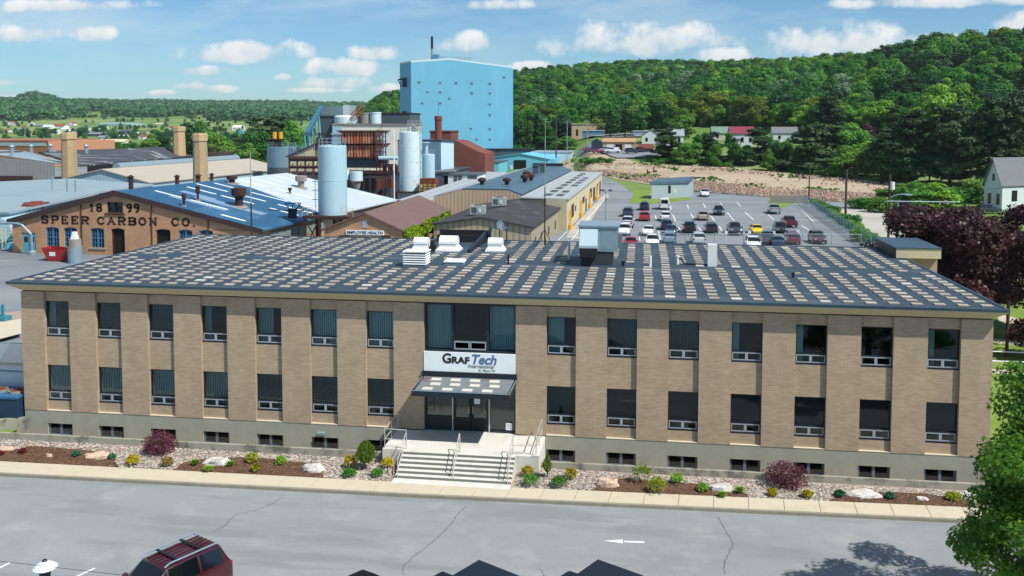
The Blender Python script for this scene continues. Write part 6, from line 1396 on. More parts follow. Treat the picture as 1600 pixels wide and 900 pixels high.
t, *_q = house('beige_flat_building', 'long low beige building across the street behind the spruces', 893, 946, 194, 193.5, 213, 385, M_('beige_render', 'c4a884', .8), MT['cream'], 'x', 14, None, 'building', 3)
house('grey_flat_building', 'low grey building at the left end across the street', 846, 875, 196, 195.5, 212, 390, MT['greyside'], MT['dgrey'], 'x', 12, None, 'building', 2)
house('maroon_shop', 'dark red fronted shop between the grey and beige buildings', 875.5, 892, 194.5, 194, 212, 386, M_('maroon_paint', '6d2c34', .8), MT['dgrey'], 'x', 12, None, 'shop', 1)
house('box_trailer', 'blue grey box trailer parked in front of the beige building', 910, 944, 204.5, 204, 213, 372, M_('trailer_blue', '5d8596', .6), MT['alu'], 'x', 3, None, 'trailer', 0)
house('grey_gabled_house', 'grey gable fronted house right of the spruces', 1003, 1032, 211, 202, 226, 300, MT['sidingw'], MT['shingle'], 'y', 12)
house('white_house', 'pale house with a steep light roof behind the pine', 1040, 1068, 212, 202, 228, 310, MT['sidingw'], MT['alu'], 'x', 9)
house('rusty_shed', 'low shed with a rusty red roof right of the garage', 997, 1020, 232, 226, 240, 280, MT['dgrey'], MT['rust'], 'x', 8, None, 'shed', 0)
house('silver_trailer', 'long silver trailer beside the spruces', 990, 1012, 205, 204.5, 212, 350, MT['alu'], MT['alu'], 'x', 3, None, 'trailer', 0)
house('green_roof_house', 'cream house with a grey green roof left of the purple roofed one', 1113, 1146, 208, 198.5, 219, 318, M_('cream_house', 'c2c0a8', .8), MT['shinglegreen'], 'x', 9)
t, a, b, z0, ze = house('purple_roof_house', 'white house with a purple red roof and a small porch', 1141, 1178, 209, 198.5, 229, 300, MT['sidingw'], MT['shinglered'], 'x', 9, wins=3)
MB().box(a.x+.2, a.x+3.6, a.y-2, a.y-.1, z0+2.6, z0+2.85).box(a.x+.3, a.x+.5, a.y-1.9, a.y-1.7, z0-1, z0+2.6).box(a.x+3.3, a.x+3.5, a.y-1.9, a.y-1.7, z0-1, z0+2.6).build('porch', MT['frame'], t)
house('grey_roof_house', 'white house with a wide grey roof, rightmost of the three in the trees', 1208, 1247, 208, 199, 222, 310, MT['sidingw'], MT['shingle'], 'x', 9)
# white house at the right edge
y = 150; a = aty(1541, 318, y); E1, E2, Rg = aty(1540, 284, y+2), aty(1568, 289, y-3), aty(1556, 248, y)
t = thing('white_gabled_house', 'white two storey house with grey shingle roof at the right edge', 'house', tuple(a))
x0, x1 = E1.x, E2.x; ze = E2.z; zr_ = Rg.z; yb = y+9; xr = x1+16; xm = (x0+x1)/2
gl, gm, gr = Vector((x0, y+2.5, ze)), Vector((xm, y, zr_)), Vector((x1, y-2.5, ze)); ax = Vector((14, 7, 0))
MB().add([tuple(gl), tuple(gm), tuple(gr), (gr.x, gr.y, 0), (gl.x, gl.y, 0)], [(4,3,2,1,0)]).add([tuple(gr), tuple(gr+ax), tuple(Vector((gr.x, gr.y, 0))+ax), (gr.x, gr.y, 0)], [(3,2,1,0)]).build('wall', MT['sidingw'], t)
u_ = Vector((0,0,.25)); q_ = -ax.normalized()*.5; dn = (gr-gm).normalized()*.5; dn2 = (gl-gm).normalized()*.5
MB().slab([gm+u_+q_, gr+u_+q_+dn, gr+ax+u_+dn, gm+ax+u_], .2).slab([gm+u_+q_, gm+ax+u_, gl+ax+u_+dn2, gl+u_+q_+dn2], .204).build('roof', MT['shingle'], t)
gd = (gr-gl).normalized(); gn = Vector((gd.y, -gd.x, 0))
for s, z, w_, h_ in ((.3, ze*.42, .45, 1.1), (.78, ze*.42, .45, 1.1), (.5, ze+1.4, .35, .7)):
    c = Vector((gl.x+(gr.x-gl.x)*s, gl.y+(gr.y-gl.y)*s, z)); a_, b_ = c-gd*w_, c+gd*w_; a_.z = b_.z = z; o = gn*.06
    MB().prism([(a_.x+o.x, a_.y+o.y), (b_.x+o.x, b_.y+o.y), (b_.x, b_.y), (a_.x, a_.y)], z-h_, z+h_).build('window', MT['carglass'], t)
axn = ax.normalized(); c = gr+axn*3.2; o = Vector((axn.y, -axn.x, 0))*.06; a_, b_ = c-axn*.7, c+axn*.7
MB().prism([(a_.x+o.x, a_.y+o.y), (b_.x+o.x, b_.y+o.y), (b_.x, b_.y), (a_.x, a_.y)], ze-3.4, ze-1.2).build('window', MT['carglass'], t)
# distant town
th = [(19,186,9,5,'w','s','small white farmhouse alone on the upper left slope'),(16,194,7,4,'r','w','left one of two little pale houses on the left slope'),(23,196,8,3,'r','w','right one of two little pale houses on the left slope'),(47,197,7,4,'w','w','white cottage beside the dark round trees'),(62,199,16,4,'g','g','long grey roofed building in the middle of the distant town'),(74,202,12,6,'w','w','bright white gabled building in the distant town'),(91,201,17,6,'r','w','wide red roofed building in the distant town'),(111,197,9,6,'r','w','white house with red roof standing above the town'),(101,205,11,4,'w','w','white shed below the red roofed building'),(6,207,13,4,'r','w','pale low house at the far left edge'),(148,206,9,6,'w','w','white gabled house beside the grey factory roofs'),(124,211,28,5,'g','g','wide grey factory roof just right of the leftmost chimney'),(146,213,26,5,'g','d','darker factory roof below the white gabled house'),(178,227,30,8,'c','c','cream flat roofed building behind the dark patched roof'),(198,209,20,5,'d','g','dark roofed hall in the distant town, right part'),(208,211,8,5,'w','w','small white gable right of the dark roofed hall'),(219,218,9,6,'r','w','red roofed white house right of the town centre'),(90,183,15,2.5,'w','w','thin white long building high on the meadow'),(76,183,7,4,'r','w','small brown red house high on the meadow'),(247,213,22,5,'g','w','pale blue grey hall near the middle chimney'),(246,219,14,5,'w','w','white low building in front of the pale hall'),(371,204,14,7,'w','w','white building among trees left of the plant'),(376,210,6,7,'g','t','small light blue tower among trees left of the plant'),(180,195,50,2.5,'p','p','long pale glasshouse roofs beyond the town'),(250,196,14,3,'c','c','pale farm shed at the right end of the far meadow'),(133,203,8,5,'g','w','small white house just above the wide grey factory roof'),(160,202,10,5,'d','w','white house with dark roof right of the white gabled house'),(171,212,14,5,'g','w','white shed with grey roof left of the dark roofed hall'),(86,209,10,5,'w','w','square white house below the bright white gabled building'),(36,203,8,4,'r','w','small house with a red roof left of the long grey roofed building'),(270,203,10,5,'r','w','red roofed white house behind the middle chimney'),(192,216,10,5,'w','w','white building just above the cream flat roofed one'),(232,209,9,5,'d','c','cream house with dark roof between the small gable and the grey hall'),(118,204,7,4,'g','w','tiny white house above the wide grey factory roof'),(27,205,9,4,'g','w','low white house at the left of the town'),(160,219,12,6,'g','w','white hall behind the trees left of the cream flat roofed building')]
tm = {'w': MT['white'], 's': MT['alu'], 'r': M_('far_red_roof', '9c4238', .8), 'g': M_('far_grey_roof', '7b8790', .8), 'c': M_('far_cream', 'c8c1a2', .8), 'd': M_('far_dark_roof', '3f4d5c', .8), 'p': M_('far_pale_panel', 'a6bfc4', .6), 't': MT['teal']}
for u, v, wpx, hpx, rc, wc, lb in th:
    p, d = ground_hit(u, v)
    wpx *= 1.2; hpx *= 1.15
    house('town_house' if wpx < 15.6 else 'town_building', lb, u-wpx/2, u+wpx/2, v-hpx*.6, v-hpx, v, d, tm[wc if wc != 's' else 'w'], tm[rc if rc != 's' else 's'], 'x' if wpx > 11 else 'y', wpx/F*d*.7, 'buildings of the distant town', 'house' if wpx < 15.6 else 'building', 2 if hpx > 6 else 0)

# ------------------------------------------------------------------ poles, lamps, fences
def upole(u, vt, vb, lb, y=None, mat=MT['pole'], cross=True, r=.14, z=0, arms=None, group='wooden utility poles'):
    b = at(u, vb, z) if y is None else aty(u, vb, y); b = Vector((b.x, b.y, height(b.x, b.y))); tp = aty(u, vt, b.y); t = thing('utility_pole', lb, 'pole', tuple(b), 0, group)
    MB().tube(b-Vector((0,0,.3)), (b.x, b.y, tp.z), r, 8, r*.75).build('shaft', mat, t)
    if cross: MB().box(b.x-1.2, b.x+1.2, b.y-.08, b.y+.08, tp.z-.8, tp.z-.65).box(b.x-1.1, b.x-1.0, b.y-.05, b.y+.05, tp.z-.65, tp.z-.4).box(b.x+1.0, b.x+1.1, b.y-.05, b.y+.05, tp.z-.65, tp.z-.4).build('crossarm', mat, t)
    return t, b, tp.z
upole(868.8, 180, 266, 'tall dark utility pole between the light blue shed and the rubble', r=.3, cross=False)
upole(1264, 258, 313, 'dark thin pole on the grass beyond the car park', cross=False, r=.16); upole(1321, 265, 343, 'dark wooden pole behind the right chain link fence', cross=False, r=.24)
upole(852, 184, 213, 'thin grey pole beside the street, left of the dark tall one', y=320, mat=MT['poleg']); upole(886, 188, 232, 'grey pole in front of the maroon shop', y=290, mat=MT['poleg']); upole(918, 187, 222, 'grey pole in front of the blue box trailer', y=300, mat=MT['poleg']); upole(1048, 190, 215, 'pole between the two pale houses', y=310, mat=MT['poleg'])
upole(325, 206, 228, 'leftmost pole of the far substation', y=420, mat=MT['poleg'], group='poles by the far substation'); upole(343, 208, 232, 'middle pole of the far substation', y=420, mat=MT['poleg'], group='poles by the far substation'); upole(362, 215, 240, 'brown pole at the right end of the far substation', y=360, mat=MT['pole'], group='poles by the far substation')
upole(40, 198, 235, 'thin pole above the brown warehouse roof', y=320, mat=MT['poleg']); upole(223, 204, 225, 'thin pale pole beside the red roofed white house', y=420, mat=MT['poleg'])
upole(1521, 120, 140, 'pole on the wooded ridge', y=420, mat=MT['poleg'])
t, b, zt = upole(1388, 273, 372, 'dark pole carrying a white transformer and a street lamp arm', y=72, r=.17, cross=False)
c = aty(1394, 290, 72); MB().tube((c.x, 72, c.z-.5), (c.x, 72, c.z+.45), .3, 12).build('transformer', MT['white'], t)
c = [aty(u, v, 72) for u, v in ((1388, 312), (1392, 308), (1402, 304), (1414, 303.5), (1424, 304))]; MB().path(c, .06, 6).build('lamp_arm', MT['galv'], t); MB().rbox(tuple(c[-1]-Vector((.3,0,.08))), .9, .3, .16, 0, 0, .7).build('lamp_head', MT['galv'], t)
b = aty(1403, 365, 70); b.z = 0; tp = aty(1403, 316, 70); t = thing('signal_pole', 'pale steel pole with a long horizontal mast arm over the dark red tree', 'pole', tuple(b)); MB().tube(b, tp, .11, 8).build('post', MT['galv'], t); e = aty(1500, 314.5, 70); MB().tube(tp-Vector((1.3,0,-.1)), Vector((e.x, 70, tp.z+.1)), .07, 6).build('mast_arm', MT['galv'], t)
def cable(p, q, sag, lb, r=.02, name='overhead_wire', group='overhead wires'):
    pts = [p.lerp(q, k/12)-Vector((0,0,4*sag*(k/12)*(1-k/12))) for k in range(13)]; tag(MB().path(pts, r, 4).build(name, MT['dark']), lb, 'wire', group)
pa = aty(1388, 275, 72); pb = at(1321, 343, 0); pb = aty(1321, 267, pb.y); pc = at(1264, 313, 0); pc = aty(1264, 260, pc.y)
cable(pa, pb, .8, 'overhead wire from the transformer pole to the pole behind the right fence', .035); cable(pb, pc, .8, 'overhead wire from the pole behind the right fence to the thin pole on the grass', .045)
cable(pa-Vector((0,0,1)), aty(1640, 285, 72), .8, 'overhead wire running right from the transformer pole over the dark red tree', .03)
cable(atd(-60, 870, 24), atd(230, 903, 24), .0, 'thin wire crossing the bottom left corner in front of the lamp', .006)
# car park light
b = at(947, 361, 0); b.y += .5; tp = aty(947, 297, b.y); t = thing('floodlight_pole', 'slim grey floodlight pole with two lamps beside the lane', 'floodlight', tuple(b)); MB().tube(b, tp, .14, 8, .1).build('shaft', MT['poleg'], t); MB().tube(tp-Vector((.55,0,.1)), tp+Vector((.75,0,-.1)), .05, 5).build('crossbar', MT['poleg'], t)
for dx in (-.55, .7): MB().rbox(tuple(tp+Vector((dx,0,-.2))), .55, .4, .32, .2).build('floodlight', MT['dgrey'], t)
c = aty(949, 305, b.y); MB().rbox((c.x, c.y-.3, c.z-.4), .45, .2, .5).build('sign_plate', MT['white'], t)
mast('radio_mast', tuple(Vector((aty(393, 360, 58).x, 58, 0))), aty(391, 237, 58).z, 'tall thin radio mast in front of the blue metal roof', 1, .12)
c = aty(616, 299, 118); t = thing('vent_mast', 'thin white mast just left of the rust spotted silo', 'mast', (c.x, 118, 0)); MB().tube((c.x, 118, 0), (c.x, 118, aty(616, 203, 118).z), .13, 6).build('shaft', MT['white'], t)
def chainlink(name, lb, pts, h, posts=3.0, mesh=.35, mat=None, z=0, slats=False, group=None):
    t = thing(name, lb, 'fence', (pts[0][0], pts[0][1], z), 0, group); m_ = MB(); w_ = MB()
    for p, q in zip(pts, pts[1:]):
        p, q = Vector((*p[:2], z)), Vector((*q[:2], z)); L_ = (q-p).length; n = max(1, int(L_/posts)); 
        for k in range(n+1): s = p.lerp(q, k/n); m_.tube(s, s+Vector((0,0,h)), .045, 5)
        m_.tube(p+Vector((0,0,h)), q+Vector((0,0,h)), .03, 5); m_.tube(p+Vector((0,0,.15)), q+Vector((0,0,.15)), .015, 4)
        if slats: w_.quad(p+Vector((0,0,.1)), q+Vector((0,0,.1)), q+Vector((0,0,h-.05)), p+Vector((0,0,h-.05)))
        else:
            d = (q-p).normalized(); k = 0
            while k*mesh < L_:
                for sg in (1, -1):
                    a = p+d*k*mesh+Vector((0,0,.1 if sg > 0 else h-.05)); e = a+d*(h-.15)+Vector((0,0,sg*(h-.15)))
                    if (e-p).length > L_+h: continue
                    w_.tube(a, e, .007, 3)
                k += 1
    m_.build('posts', MT['galv'], t); w_.build('wire_mesh', mat or MT['galv'], t); return t
def semi(name, col, a_):
    mt, nt, o = newmat(name); d = nt.nodes.new('ShaderNodeBsdfDiffuse'); d.inputs[0].default_value = hx(col); tr = nt.nodes.new('ShaderNodeBsdfTransparent')
    v = coords(nt, 'World'); s = nt.nodes.new('ShaderNodeSeparateXYZ'); nt.links.new(v, s.inputs[0])
    k1 = mathn(nt, 'FRACT', mathn(nt, 'MULTIPLY', mathn(nt, 'ADD', mathn(nt, 'ADD', s.outputs[0], s.outputs[1]), s.outputs[2]), 9)); k2 = mathn(nt, 'FRACT', mathn(nt, 'MULTIPLY', mathn(nt, 'SUBTRACT', mathn(nt, 'ADD', s.outputs[0], s.outputs[1]), s.outputs[2]), 9))
    f = mathn(nt, 'MAXIMUM', mathn(nt, 'LESS_THAN', k1, a_), mathn(nt, 'LESS_THAN', k2, a_)); mx = nt.nodes.new('ShaderNodeMixShader'); nt.links.new(f, mx.inputs[0]); nt.links.new(tr.outputs[0], mx.inputs[1]); nt.links.new(d.outputs[0], mx.inputs[2]); nt.links.new(mx.outputs[0], o.inputs[0]); return mt
WIRE = semi('chain_link_wire', '8ea8b0', .22)
f0, f1 = at(1256, 320, 0), at(1352, 384, 0); chainlink('chain_link_fence', 'grey chain link fence along the right side of the car park', [f0, f1], 2.2, 3, mat=WIRE, slats=True); chainlink('chain_link_fence', 'short chain link return at the near right corner of the car park', [f1, (f1.x+.1, f1.y-6)], 2.2, 3, mat=WIRE, slats=True)
chainlink('wire_fence', 'thin see-through wire fence along the near edge of the car park', [at(935, 384, 0), at(1345, 386, 0)], 1.8, 4, mat=semi('thin_wire', '9aa6aa', .06), slats=True)
m_ = MB()
for k, (u, v) in enumerate([(1134.5, 372), (1171, 371.5), (1209, 372), (1246.5, 370), (1094, 372.5)]):
    p = at(u, v+4, 0); tag(MB().tube((p.x, p.y, 0), (p.x, p.y, 1.2), .04, 5).box(p.x-.22, p.x+.22, p.y-.06, p.y-.04, .95, 1.45).build('bay_sign', MT['signw']), ['small white bay sign between the black pickup and the grey front facing pickup', 'small white bay sign in front of the yellow car', 'small white bay sign against the grey pickup at the roof edge', 'small blue white bay sign against the dark red car with a placard', 'small white bay sign against the silver car at the roof edge'][k], 'sign', 'bay signs along the near edge of the car park')
tag(MB().box(at(1248, 318, 0).x-6, at(1262, 318, 0).x, at(1250, 318, 0).y-.2, at(1250, 318, 0).y+.3, 0, 1.7).build('concrete_block_wall', MT['conc']), 'short grey concrete wall at the far right corner of the car park', 'wall')
for k, (u, v) in enumerate(((1128, 292), (1176, 299), (1213, 301), (1293, 309))):
    p = at(u, v+1.5, 0); t = thing('traffic_cone', ['orange traffic cone at the edge of the rubble, leftmost of four', 'orange traffic cone at the edge of the rubble, second from the left', 'orange traffic cone at the edge of the rubble, third from the left', 'orange traffic cone at the edge of the rubble, rightmost of four'][k], 'cone', (p.x, p.y, .05), 0, 'traffic cones along the rubble'); OR = MT.get('_or') or MT.setdefault('_or', M_('cone_orange', 'd8522a', .6)); MB().rbox((p.x, p.y, .05), .6, .6, .06).build('base', MT['rubber'], t); MB().tube((p.x, p.y, .1), (p.x, p.y, 1.1), .22, 10, .05).build('cone', OR, t)
# lawn and rails to the right of the office, yard bits to the left
struct('lawn', MB().add([(25.3, -1.4, .40), (120, 1.6, .40), (120, 60, .40), (34, 60, .40), (26, 22, .40)], [(0,1,2,3,4)]), MT['lawn'])
def upath(name, uv, mat, z): pts = [at(u, v, z) for u, v in uv]; return struct(name, MB().add([(p.x, p.y, z) for p in pts], [tuple(range(len(pts)))]), mat)
upath('footpath', [(1545, 576), (1620, 580), (1700, 584), (1700, 592), (1620, 587), (1545, 584)], MT['walk'], .41); upath('footpath', [(1545, 535), (1600, 541), (1700, 548), (1700, 540), (1600, 533), (1545, 528)], MT['walk'], .412)
upath('footpath', [(1560, 490), (1600, 500), (1700, 520), (1700, 540), (1612, 530), (1585, 512), (1560, 502)], MT['walk'], .408)
for k, (v0, lb) in enumerate(((549, 'upper long white pipe rail on the lawn right of the office'), (564, 'lower long white pipe rail on the lawn right of the office'))):
    a, b = at(1548, v0, 1.0), at(1720, v0+6, 1.0); m_ = MB().tube(a, b, .05, 6)
    for s in (0, .5, 1): c = a.lerp(b, s); m_.tube((c.x, c.y, .4), c, .05, 6)
    tag(m_.build('pipe_rail', MT['white']), lb, 'rail', 'white pipe rails on the lawn')
b = aty(1574, 521, 24); tag(MB().tube((b.x, 24, .4), (b.x, 24, aty(1574, 470, 24).z), .12, 7).build('thin_post', MT['pole']), 'dark thin post under the dark red tree', 'post')
# left of the office
upath('gravel_patch', [(-60, 498), (-60, 520), (33, 508), (33, 486), (10, 488)], MT['gravelbase'], .38); struct('concrete_apron', MB().add([(-60, -1.8, .36), (-25.3, -1.8, .36), (-25.3, 4.5, .36), (-60, 4.5, .36)], [(0,1,2,3)]), MT['lawn'])
upath('concrete_path', [(-60, 512), (33, 498), (33, 521), (-60, 545)], MT['walk'], .385)
a, b = aty(-60, 570, 2.0), aty(33, 570, 2.0)
t = thing('yard_wall', 'pale concrete yard wall with a pipe along it at the left edge', 'wall', (a.x, 2, .3)); zt_ = aty(10, 571, 2.0).z; zb_ = aty(10, 604, 2).z; MB().box(a.x, -25.2, 2, 2.3, .3, zt_).build('wall', MT['white'], t); MB().box(a.x, -25.2, 1.95, 2.35, zt_+.001, zt_+.08).build('coping', MT['ledge'], t); MB().tube((a.x, 1.93, zt_-.3), (-25.2, 1.93, zt_-.3), .05, 6).tube((-26.3, 1.93, zt_-.3), (-26.4, 1.85, zt_-.55), .09, 6).build('pipe', MT['galv'], t)
chainlink('yard_fence', 'chain link fence with braced posts left of the office', [(-40, 3.6), (-25.4, 3.6)], 1.9, 2.4, mat=WIRE, z=zt_-1.0, slats=True)
a, b = aty(-50, 652, -.4), aty(37, 652, -.4); t = thing('chiller', 'dark blue chiller unit with rust coloured fan tops at the left corner of the office', 'chiller', (b.x, 0, .3)); zc = aty(10, 616, 0).z; x1 = min(b.x, -25.3)
MB().box(x1-4.5, x1, -.4, 1.4, .35, zc-.12).build('cabinet', M_('chiller_blue', '17364e', .5, .1), t); MB().box(x1-4.55, x1+.02, -.45, 1.45, zc-.12, zc).build('top', M_('chiller_top', '2e6389', .5, .1), t)
for k in range(4): c = (x1-.65-k*1.1, .5); MB().tube((*c, zc), (*c, zc+.12), .46, 16).build('fan_ring', MT['conc'], t); MB().tube((*c, zc+.121), (*c, zc+.13), .4, 16).build('fan', MT['rust'], t)
p = at(3, 500, .4); t = thing('teal_valve_cabinet', 'teal painted cabinet standing on the gravel at the left edge', 'cabinet', tuple(p)); TD = M_('dark_teal_paint', '2f7f8c', .6); MB().rbox(tuple(p), 1.2, .9, .35).build('base', TD, t); MB().rbox((p.x+.1, p.y, p.z+.35), .2, .2, 1.0).build('post', TD, t)
# lamp in the front car park
p = atd(70, 884, 27); t = thing('street_lamp', 'white saucer shaped lamp on a dark pole in the bottom left corner', 'street lamp', (p.x, p.y, RD)); MB().tube((p.x, p.y, RD), (p.x, p.y, p.z-.12), .09, 8).build('pole', MT['frame'], t); MB().tube((p.x, p.y, p.z-.45), (p.x, p.y, p.z-.1), .14, 12, .18).build('neck', MT['frame'], t)
MB().lathe((p.x, p.y, p.z), [(.36, -.06), (.36, -.03), (.2, .07), (.08, .14), (.02, .15)], 26).build('shade', MT['white'], t, smooth=True); MB().lathe((p.x, p.y, p.z+.12), [(.06, 0), (.08, .04), (.05, .08), (.01, .09)], 12).build('finial', MT['frame'], t)
#SECTION4
# ------------------------------------------------------------------ vehicles
PAINT = {}
def paint(c, dull=False):
    if c not in PAINT: PAINT[c] = M_('car_paint_'+c, c, .5 if dull else .28, .03, 1, .01, 10, spec=.25 if dull else .6, coat=0 if dull else .7)
    return PAINT[c]
# stations from rear to front: (x, z_low, z_belt, z_top, half width, half width at top); glass = which spans carry glass
KINDSC = {
 'suv': dict(L=4.7, W=1.92, st=[(-2.35,.5,.85,.9,.80,.72),(-2.28,.34,1.02,1.08,.92,.78),(-2.2,.32,1.05,1.12,.94,.74),(-1.95,.3,1.06,1.66,.95,.66),(-1.0,.28,1.05,1.74,.96,.68),(.25,.28,1.04,1.72,.96,.68),(.95,.28,1.02,1.12,.96,.76),(1.6,.3,.98,1.04,.95,.74),(2.15,.34,.86,.92,.90,.66),(2.35,.45,.68,.7,.78,.6)], cab=(2, 6)),
 'sedan': dict(L=4.6, W=1.82, st=[(-2.3,.45,.8,.84,.76,.68),(-2.2,.32,.95,1.0,.86,.72),(-1.6,.3,1.0,1.06,.9,.7),(-.85,.28,.98,1.42,.91,.6),(-.1,.27,.96,1.46,.91,.61),(.35,.27,.94,1.42,.91,.6),(1.1,.27,.9,.98,.91,.72),(1.7,.3,.85,.9,.88,.7),(2.15,.34,.74,.78,.82,.6),(2.3,.42,.6,.62,.72,.5)], cab=(2, 6)),
 'pickup': dict(L=5.6, W=1.98, st=[(-2.8,.55,1.0,1.02,.9,.86),(-2.76,.45,1.12,1.14,.95,.9),(-1.1,.42,1.14,1.16,.97,.92),(-1.02,.42,1.14,1.2,.97,.78),(-.85,.42,1.14,1.8,.97,.7),(.45,.4,1.12,1.84,.98,.7),(1.1,.4,1.1,1.22,.98,.8),(1.8,.42,1.08,1.16,.97,.8),(2.6,.46,1.0,1.06,.93,.74),(2.8,.5,.8,.82,.84,.66)], cab=(3, 6)),
 'van': dict(L=5.6, W=2.0, st=[(-2.8,.5,1.0,1.1,.92,.86),(-2.75,.4,1.15,2.3,.98,.86),(-2.6,.38,1.2,2.42,1.0,.86),(.6,.36,1.2,2.42,1.0,.86),(1.1,.36,1.18,2.3,1.0,.82),(1.9,.36,1.12,1.35,.98,.8),(2.5,.38,.98,1.05,.94,.74),(2.8,.45,.75,.8,.84,.66)], cab=(3, 5)),
}
KINDSC['minivan'] = KINDSC['suv']
def car_meshes(kind, col, detail=False):
    K = KINDSC[kind]; st = K['st']; out = []
    def ringp(s):
        x, zl, zb, zt, w_, wt = s; zm = zl+(zb-zl)*.45
        half = [(0, zl), (w_*.86, zl), (w_, zl+.12), (w_*1.0, zm), (w_*.97, zb), (wt, zt-.05), (wt*.86, zt), (0, zt+.015)]
        return [(x, y, z) for y, z in half]+[(x, -y, z) for y, z in half[-2:0:-1]]
    rings = [ringp(s) for s in st]; n = len(rings[0]); mb = MB(); vs = [p for r_ in rings for p in r_]; fs = [tuple(range(n)), tuple((len(rings)-1)*n+i for i in range(n-1, -1, -1))]
    for k in range(len(rings)-1):
        for i in range(n): j = (i+1) % n; fs.append((k*n+i, k*n+j, (k+1)*n+j, (k+1)*n+i))
    mb.add(vs, fs); return mb, rings, st, K
def make_car(kind, col, label, loc, head, cat=None, group='vehicles standing in the car park behind the office', bed=None, big=False, rails=False, name=None, dark_bed=False):
    nm = name or {'suv': 'parked_suv', 'sedan': 'parked_car', 'pickup': 'pickup_truck', 'van': 'parked_van', 'minivan': 'parked_minivan'}[kind]
    root = thing(nm, label, cat or {'suv': 'car', 'sedan': 'car', 'pickup': 'pickup', 'van': 'van', 'minivan': 'car'}[kind], loc, head, group)
    mb, rings, st, K = car_meshes(kind, col); m_ = paint(col, big and not rails)
    if kind == 'pickup' and not dark_bed:               # open load bed: rim and dark floor
        mb.add([], [])
    body = mb.build('body', m_, root, local=True, smooth=False)
    if big: 
        bv = body.modifiers.new('bevel', 'BEVEL'); bv.width = .03; bv.segments = 2; bv.limit_method = 'ANGLE'; body.data.polygons.foreach_set('use_smooth', [True]*len(body.data.polygons))
    c0, c1 = K['cab']; g = MB(); e = .008
    def P(k, i, t=None): return Vector(rings[k][i])
    n = len(rings[0])
    def pane(a, b, c, d, sh=.08):                         # quad a b c d, shrunk and pushed out
        ctr = (a+b+c+d)/4; q = [p.lerp(ctr, sh) for p in (a, b, c, d)]; nr = (q[1]-q[0]).cross(q[3]-q[0])
        if nr.length < 1e-6: return
        nr.normalize(); 
        if nr.dot(ctr-Vector((ctr.x*.6 if abs(ctr.x) < 3 else 0, 0, .8))) < 0: nr = -nr
        g.add([tuple(p+nr*e) for p in q], [(0,1,2,3)])
    full = [k for k in range(c0, c1)]
    for k in full:                                      # side windows
        for (i, j) in ((4, 5), (n-4, n-5)):
            a, b, c, d = P(k, i), P(k+1, i), P(k+1, j), P(k, j)
            if kind == 'van' and k == c0-0 and False: continue
            za = .06
            pane(a+(d-a)*za, b+(c-b)*za, c, d, .09)
    # screens: top faces of the first and last sloping span
    def screen(k):
        for i in range(5, 9):
            a, b, c, d = P(k, i), P(k, i+1), P(k+1, i+1), P(k+1, i); a, d = a.lerp(d, .1), a.lerp(d, .92); b, c = b.lerp(c, .1), b.lerp(c, .92)
            nr = (b-a).cross(d-a).normalized(); nr = -nr if nr.z < 0 else nr; g.add([tuple(q+nr*.012) for q in (a, b, c, d)], [(0,1,2,3)])
    screen(c1-1)
    if kind in ('suv', 'minivan', 'sedan'): screen(c0)
    if kind == 'pickup': screen(c0)
    if kind == 'van':
        g.add([(-2.81, -.7, 1.3), (-2.81, .7, 1.3), (-2.78, .66, 2.05), (-2.78, -.66, 2.05)], [(0,1,2,3)]); screen(4)
    g.build('window', MT['carglass'], root, local=True)
    W, L = K['W']/2, K['L']/2; rw = .37 if kind in ('suv', 'pickup', 'van', 'minivan') else .33; xr, xf = -L*.6, L*.62
    tp = bpy.data.meshes.get('tyre_mesh_%.2f' % rw)
    for xx in (xr, xf):
        for sy in (-1, 1):
            key = 'wheel%.2f' % rw
            y = sy*(W-.1)
            wl_ = MB().tube((0, -.11, 0), (0, .11, 0), rw, 16); wm = wl_.build('wheel', MT['rubber'], root, local=True); wm.location = (xx, y, rw)
            rm = MB().tube((0, -.118, 0), (0, .118, 0), rw*.62, 12).build('rim', MT['rim'], wm, local=True)
    zf, zr = st[-2][2]-.12, st[1][2]-.12
    for sy in (-1, 1):
        MB().rbox((st[-2][0]+.02, sy*(W-.3), zf-.04), .14, .36, .16).build('headlight', MT['signw'], root, local=True)
        MB().rbox((st[1][0]+(.06 if big else -.03), sy*(W-(.13 if big else .16)), zr-.16), .12, .16 if big else .2, .3).build('taillight', MT['red'], root, local=True)
        MB().rbox((K['st'][c1][0]-.25, sy*(W+.07), K['st'][c1][2]+.02), .14, .22, .16).build('mirror', m_, root, local=True)
    if kind == 'pickup':
        if dark_bed: MB().rbox((-1.92, 0, 1.165), 1.62, 1.86, .05).build('bed_cover', MT['cover'], root, local=True)
        else: MB().rbox((-1.92, 0, 1.162), 1.5, 1.6, .012).build('load_bed', MT['darkopen'], root, local=True)
    if rails:
        m2 = MB()
        for sy in (-.66, .66): m2.path([(-1.9, sy, 1.72), (-1.75, sy, 1.8), (.1, sy, 1.82), (.3, sy, 1.74)], .03, 6)
        m2.build('roof_rail', MT['galv'], root, local=True)
        m2 = MB()
        for sy in (-.45, -.22, 0, .22, .45): m2.box(-1.85, .25, sy-.025, sy+.025, 1.735, 1.768)
        m2.build('roof_rib', m_, root, local=True); MB().box(-1.9, -1.86, -.26, .26, .8, .95).build('number_plate', MT['signw'], root, local=True)
        MB().box(-1.25, -1.15, -.66, .66, 1.79, 1.82).box(-.3, -.2, -.66, .66, 1.79, 1.82).build('cross_bar', MT['frame'], root, local=True)
    return root
MT['cover'] = M_('bed_cover_vinyl', '14222f', .45, .04)
AW, TO = R(90), R(-90)                                   # nose away from / towards the office
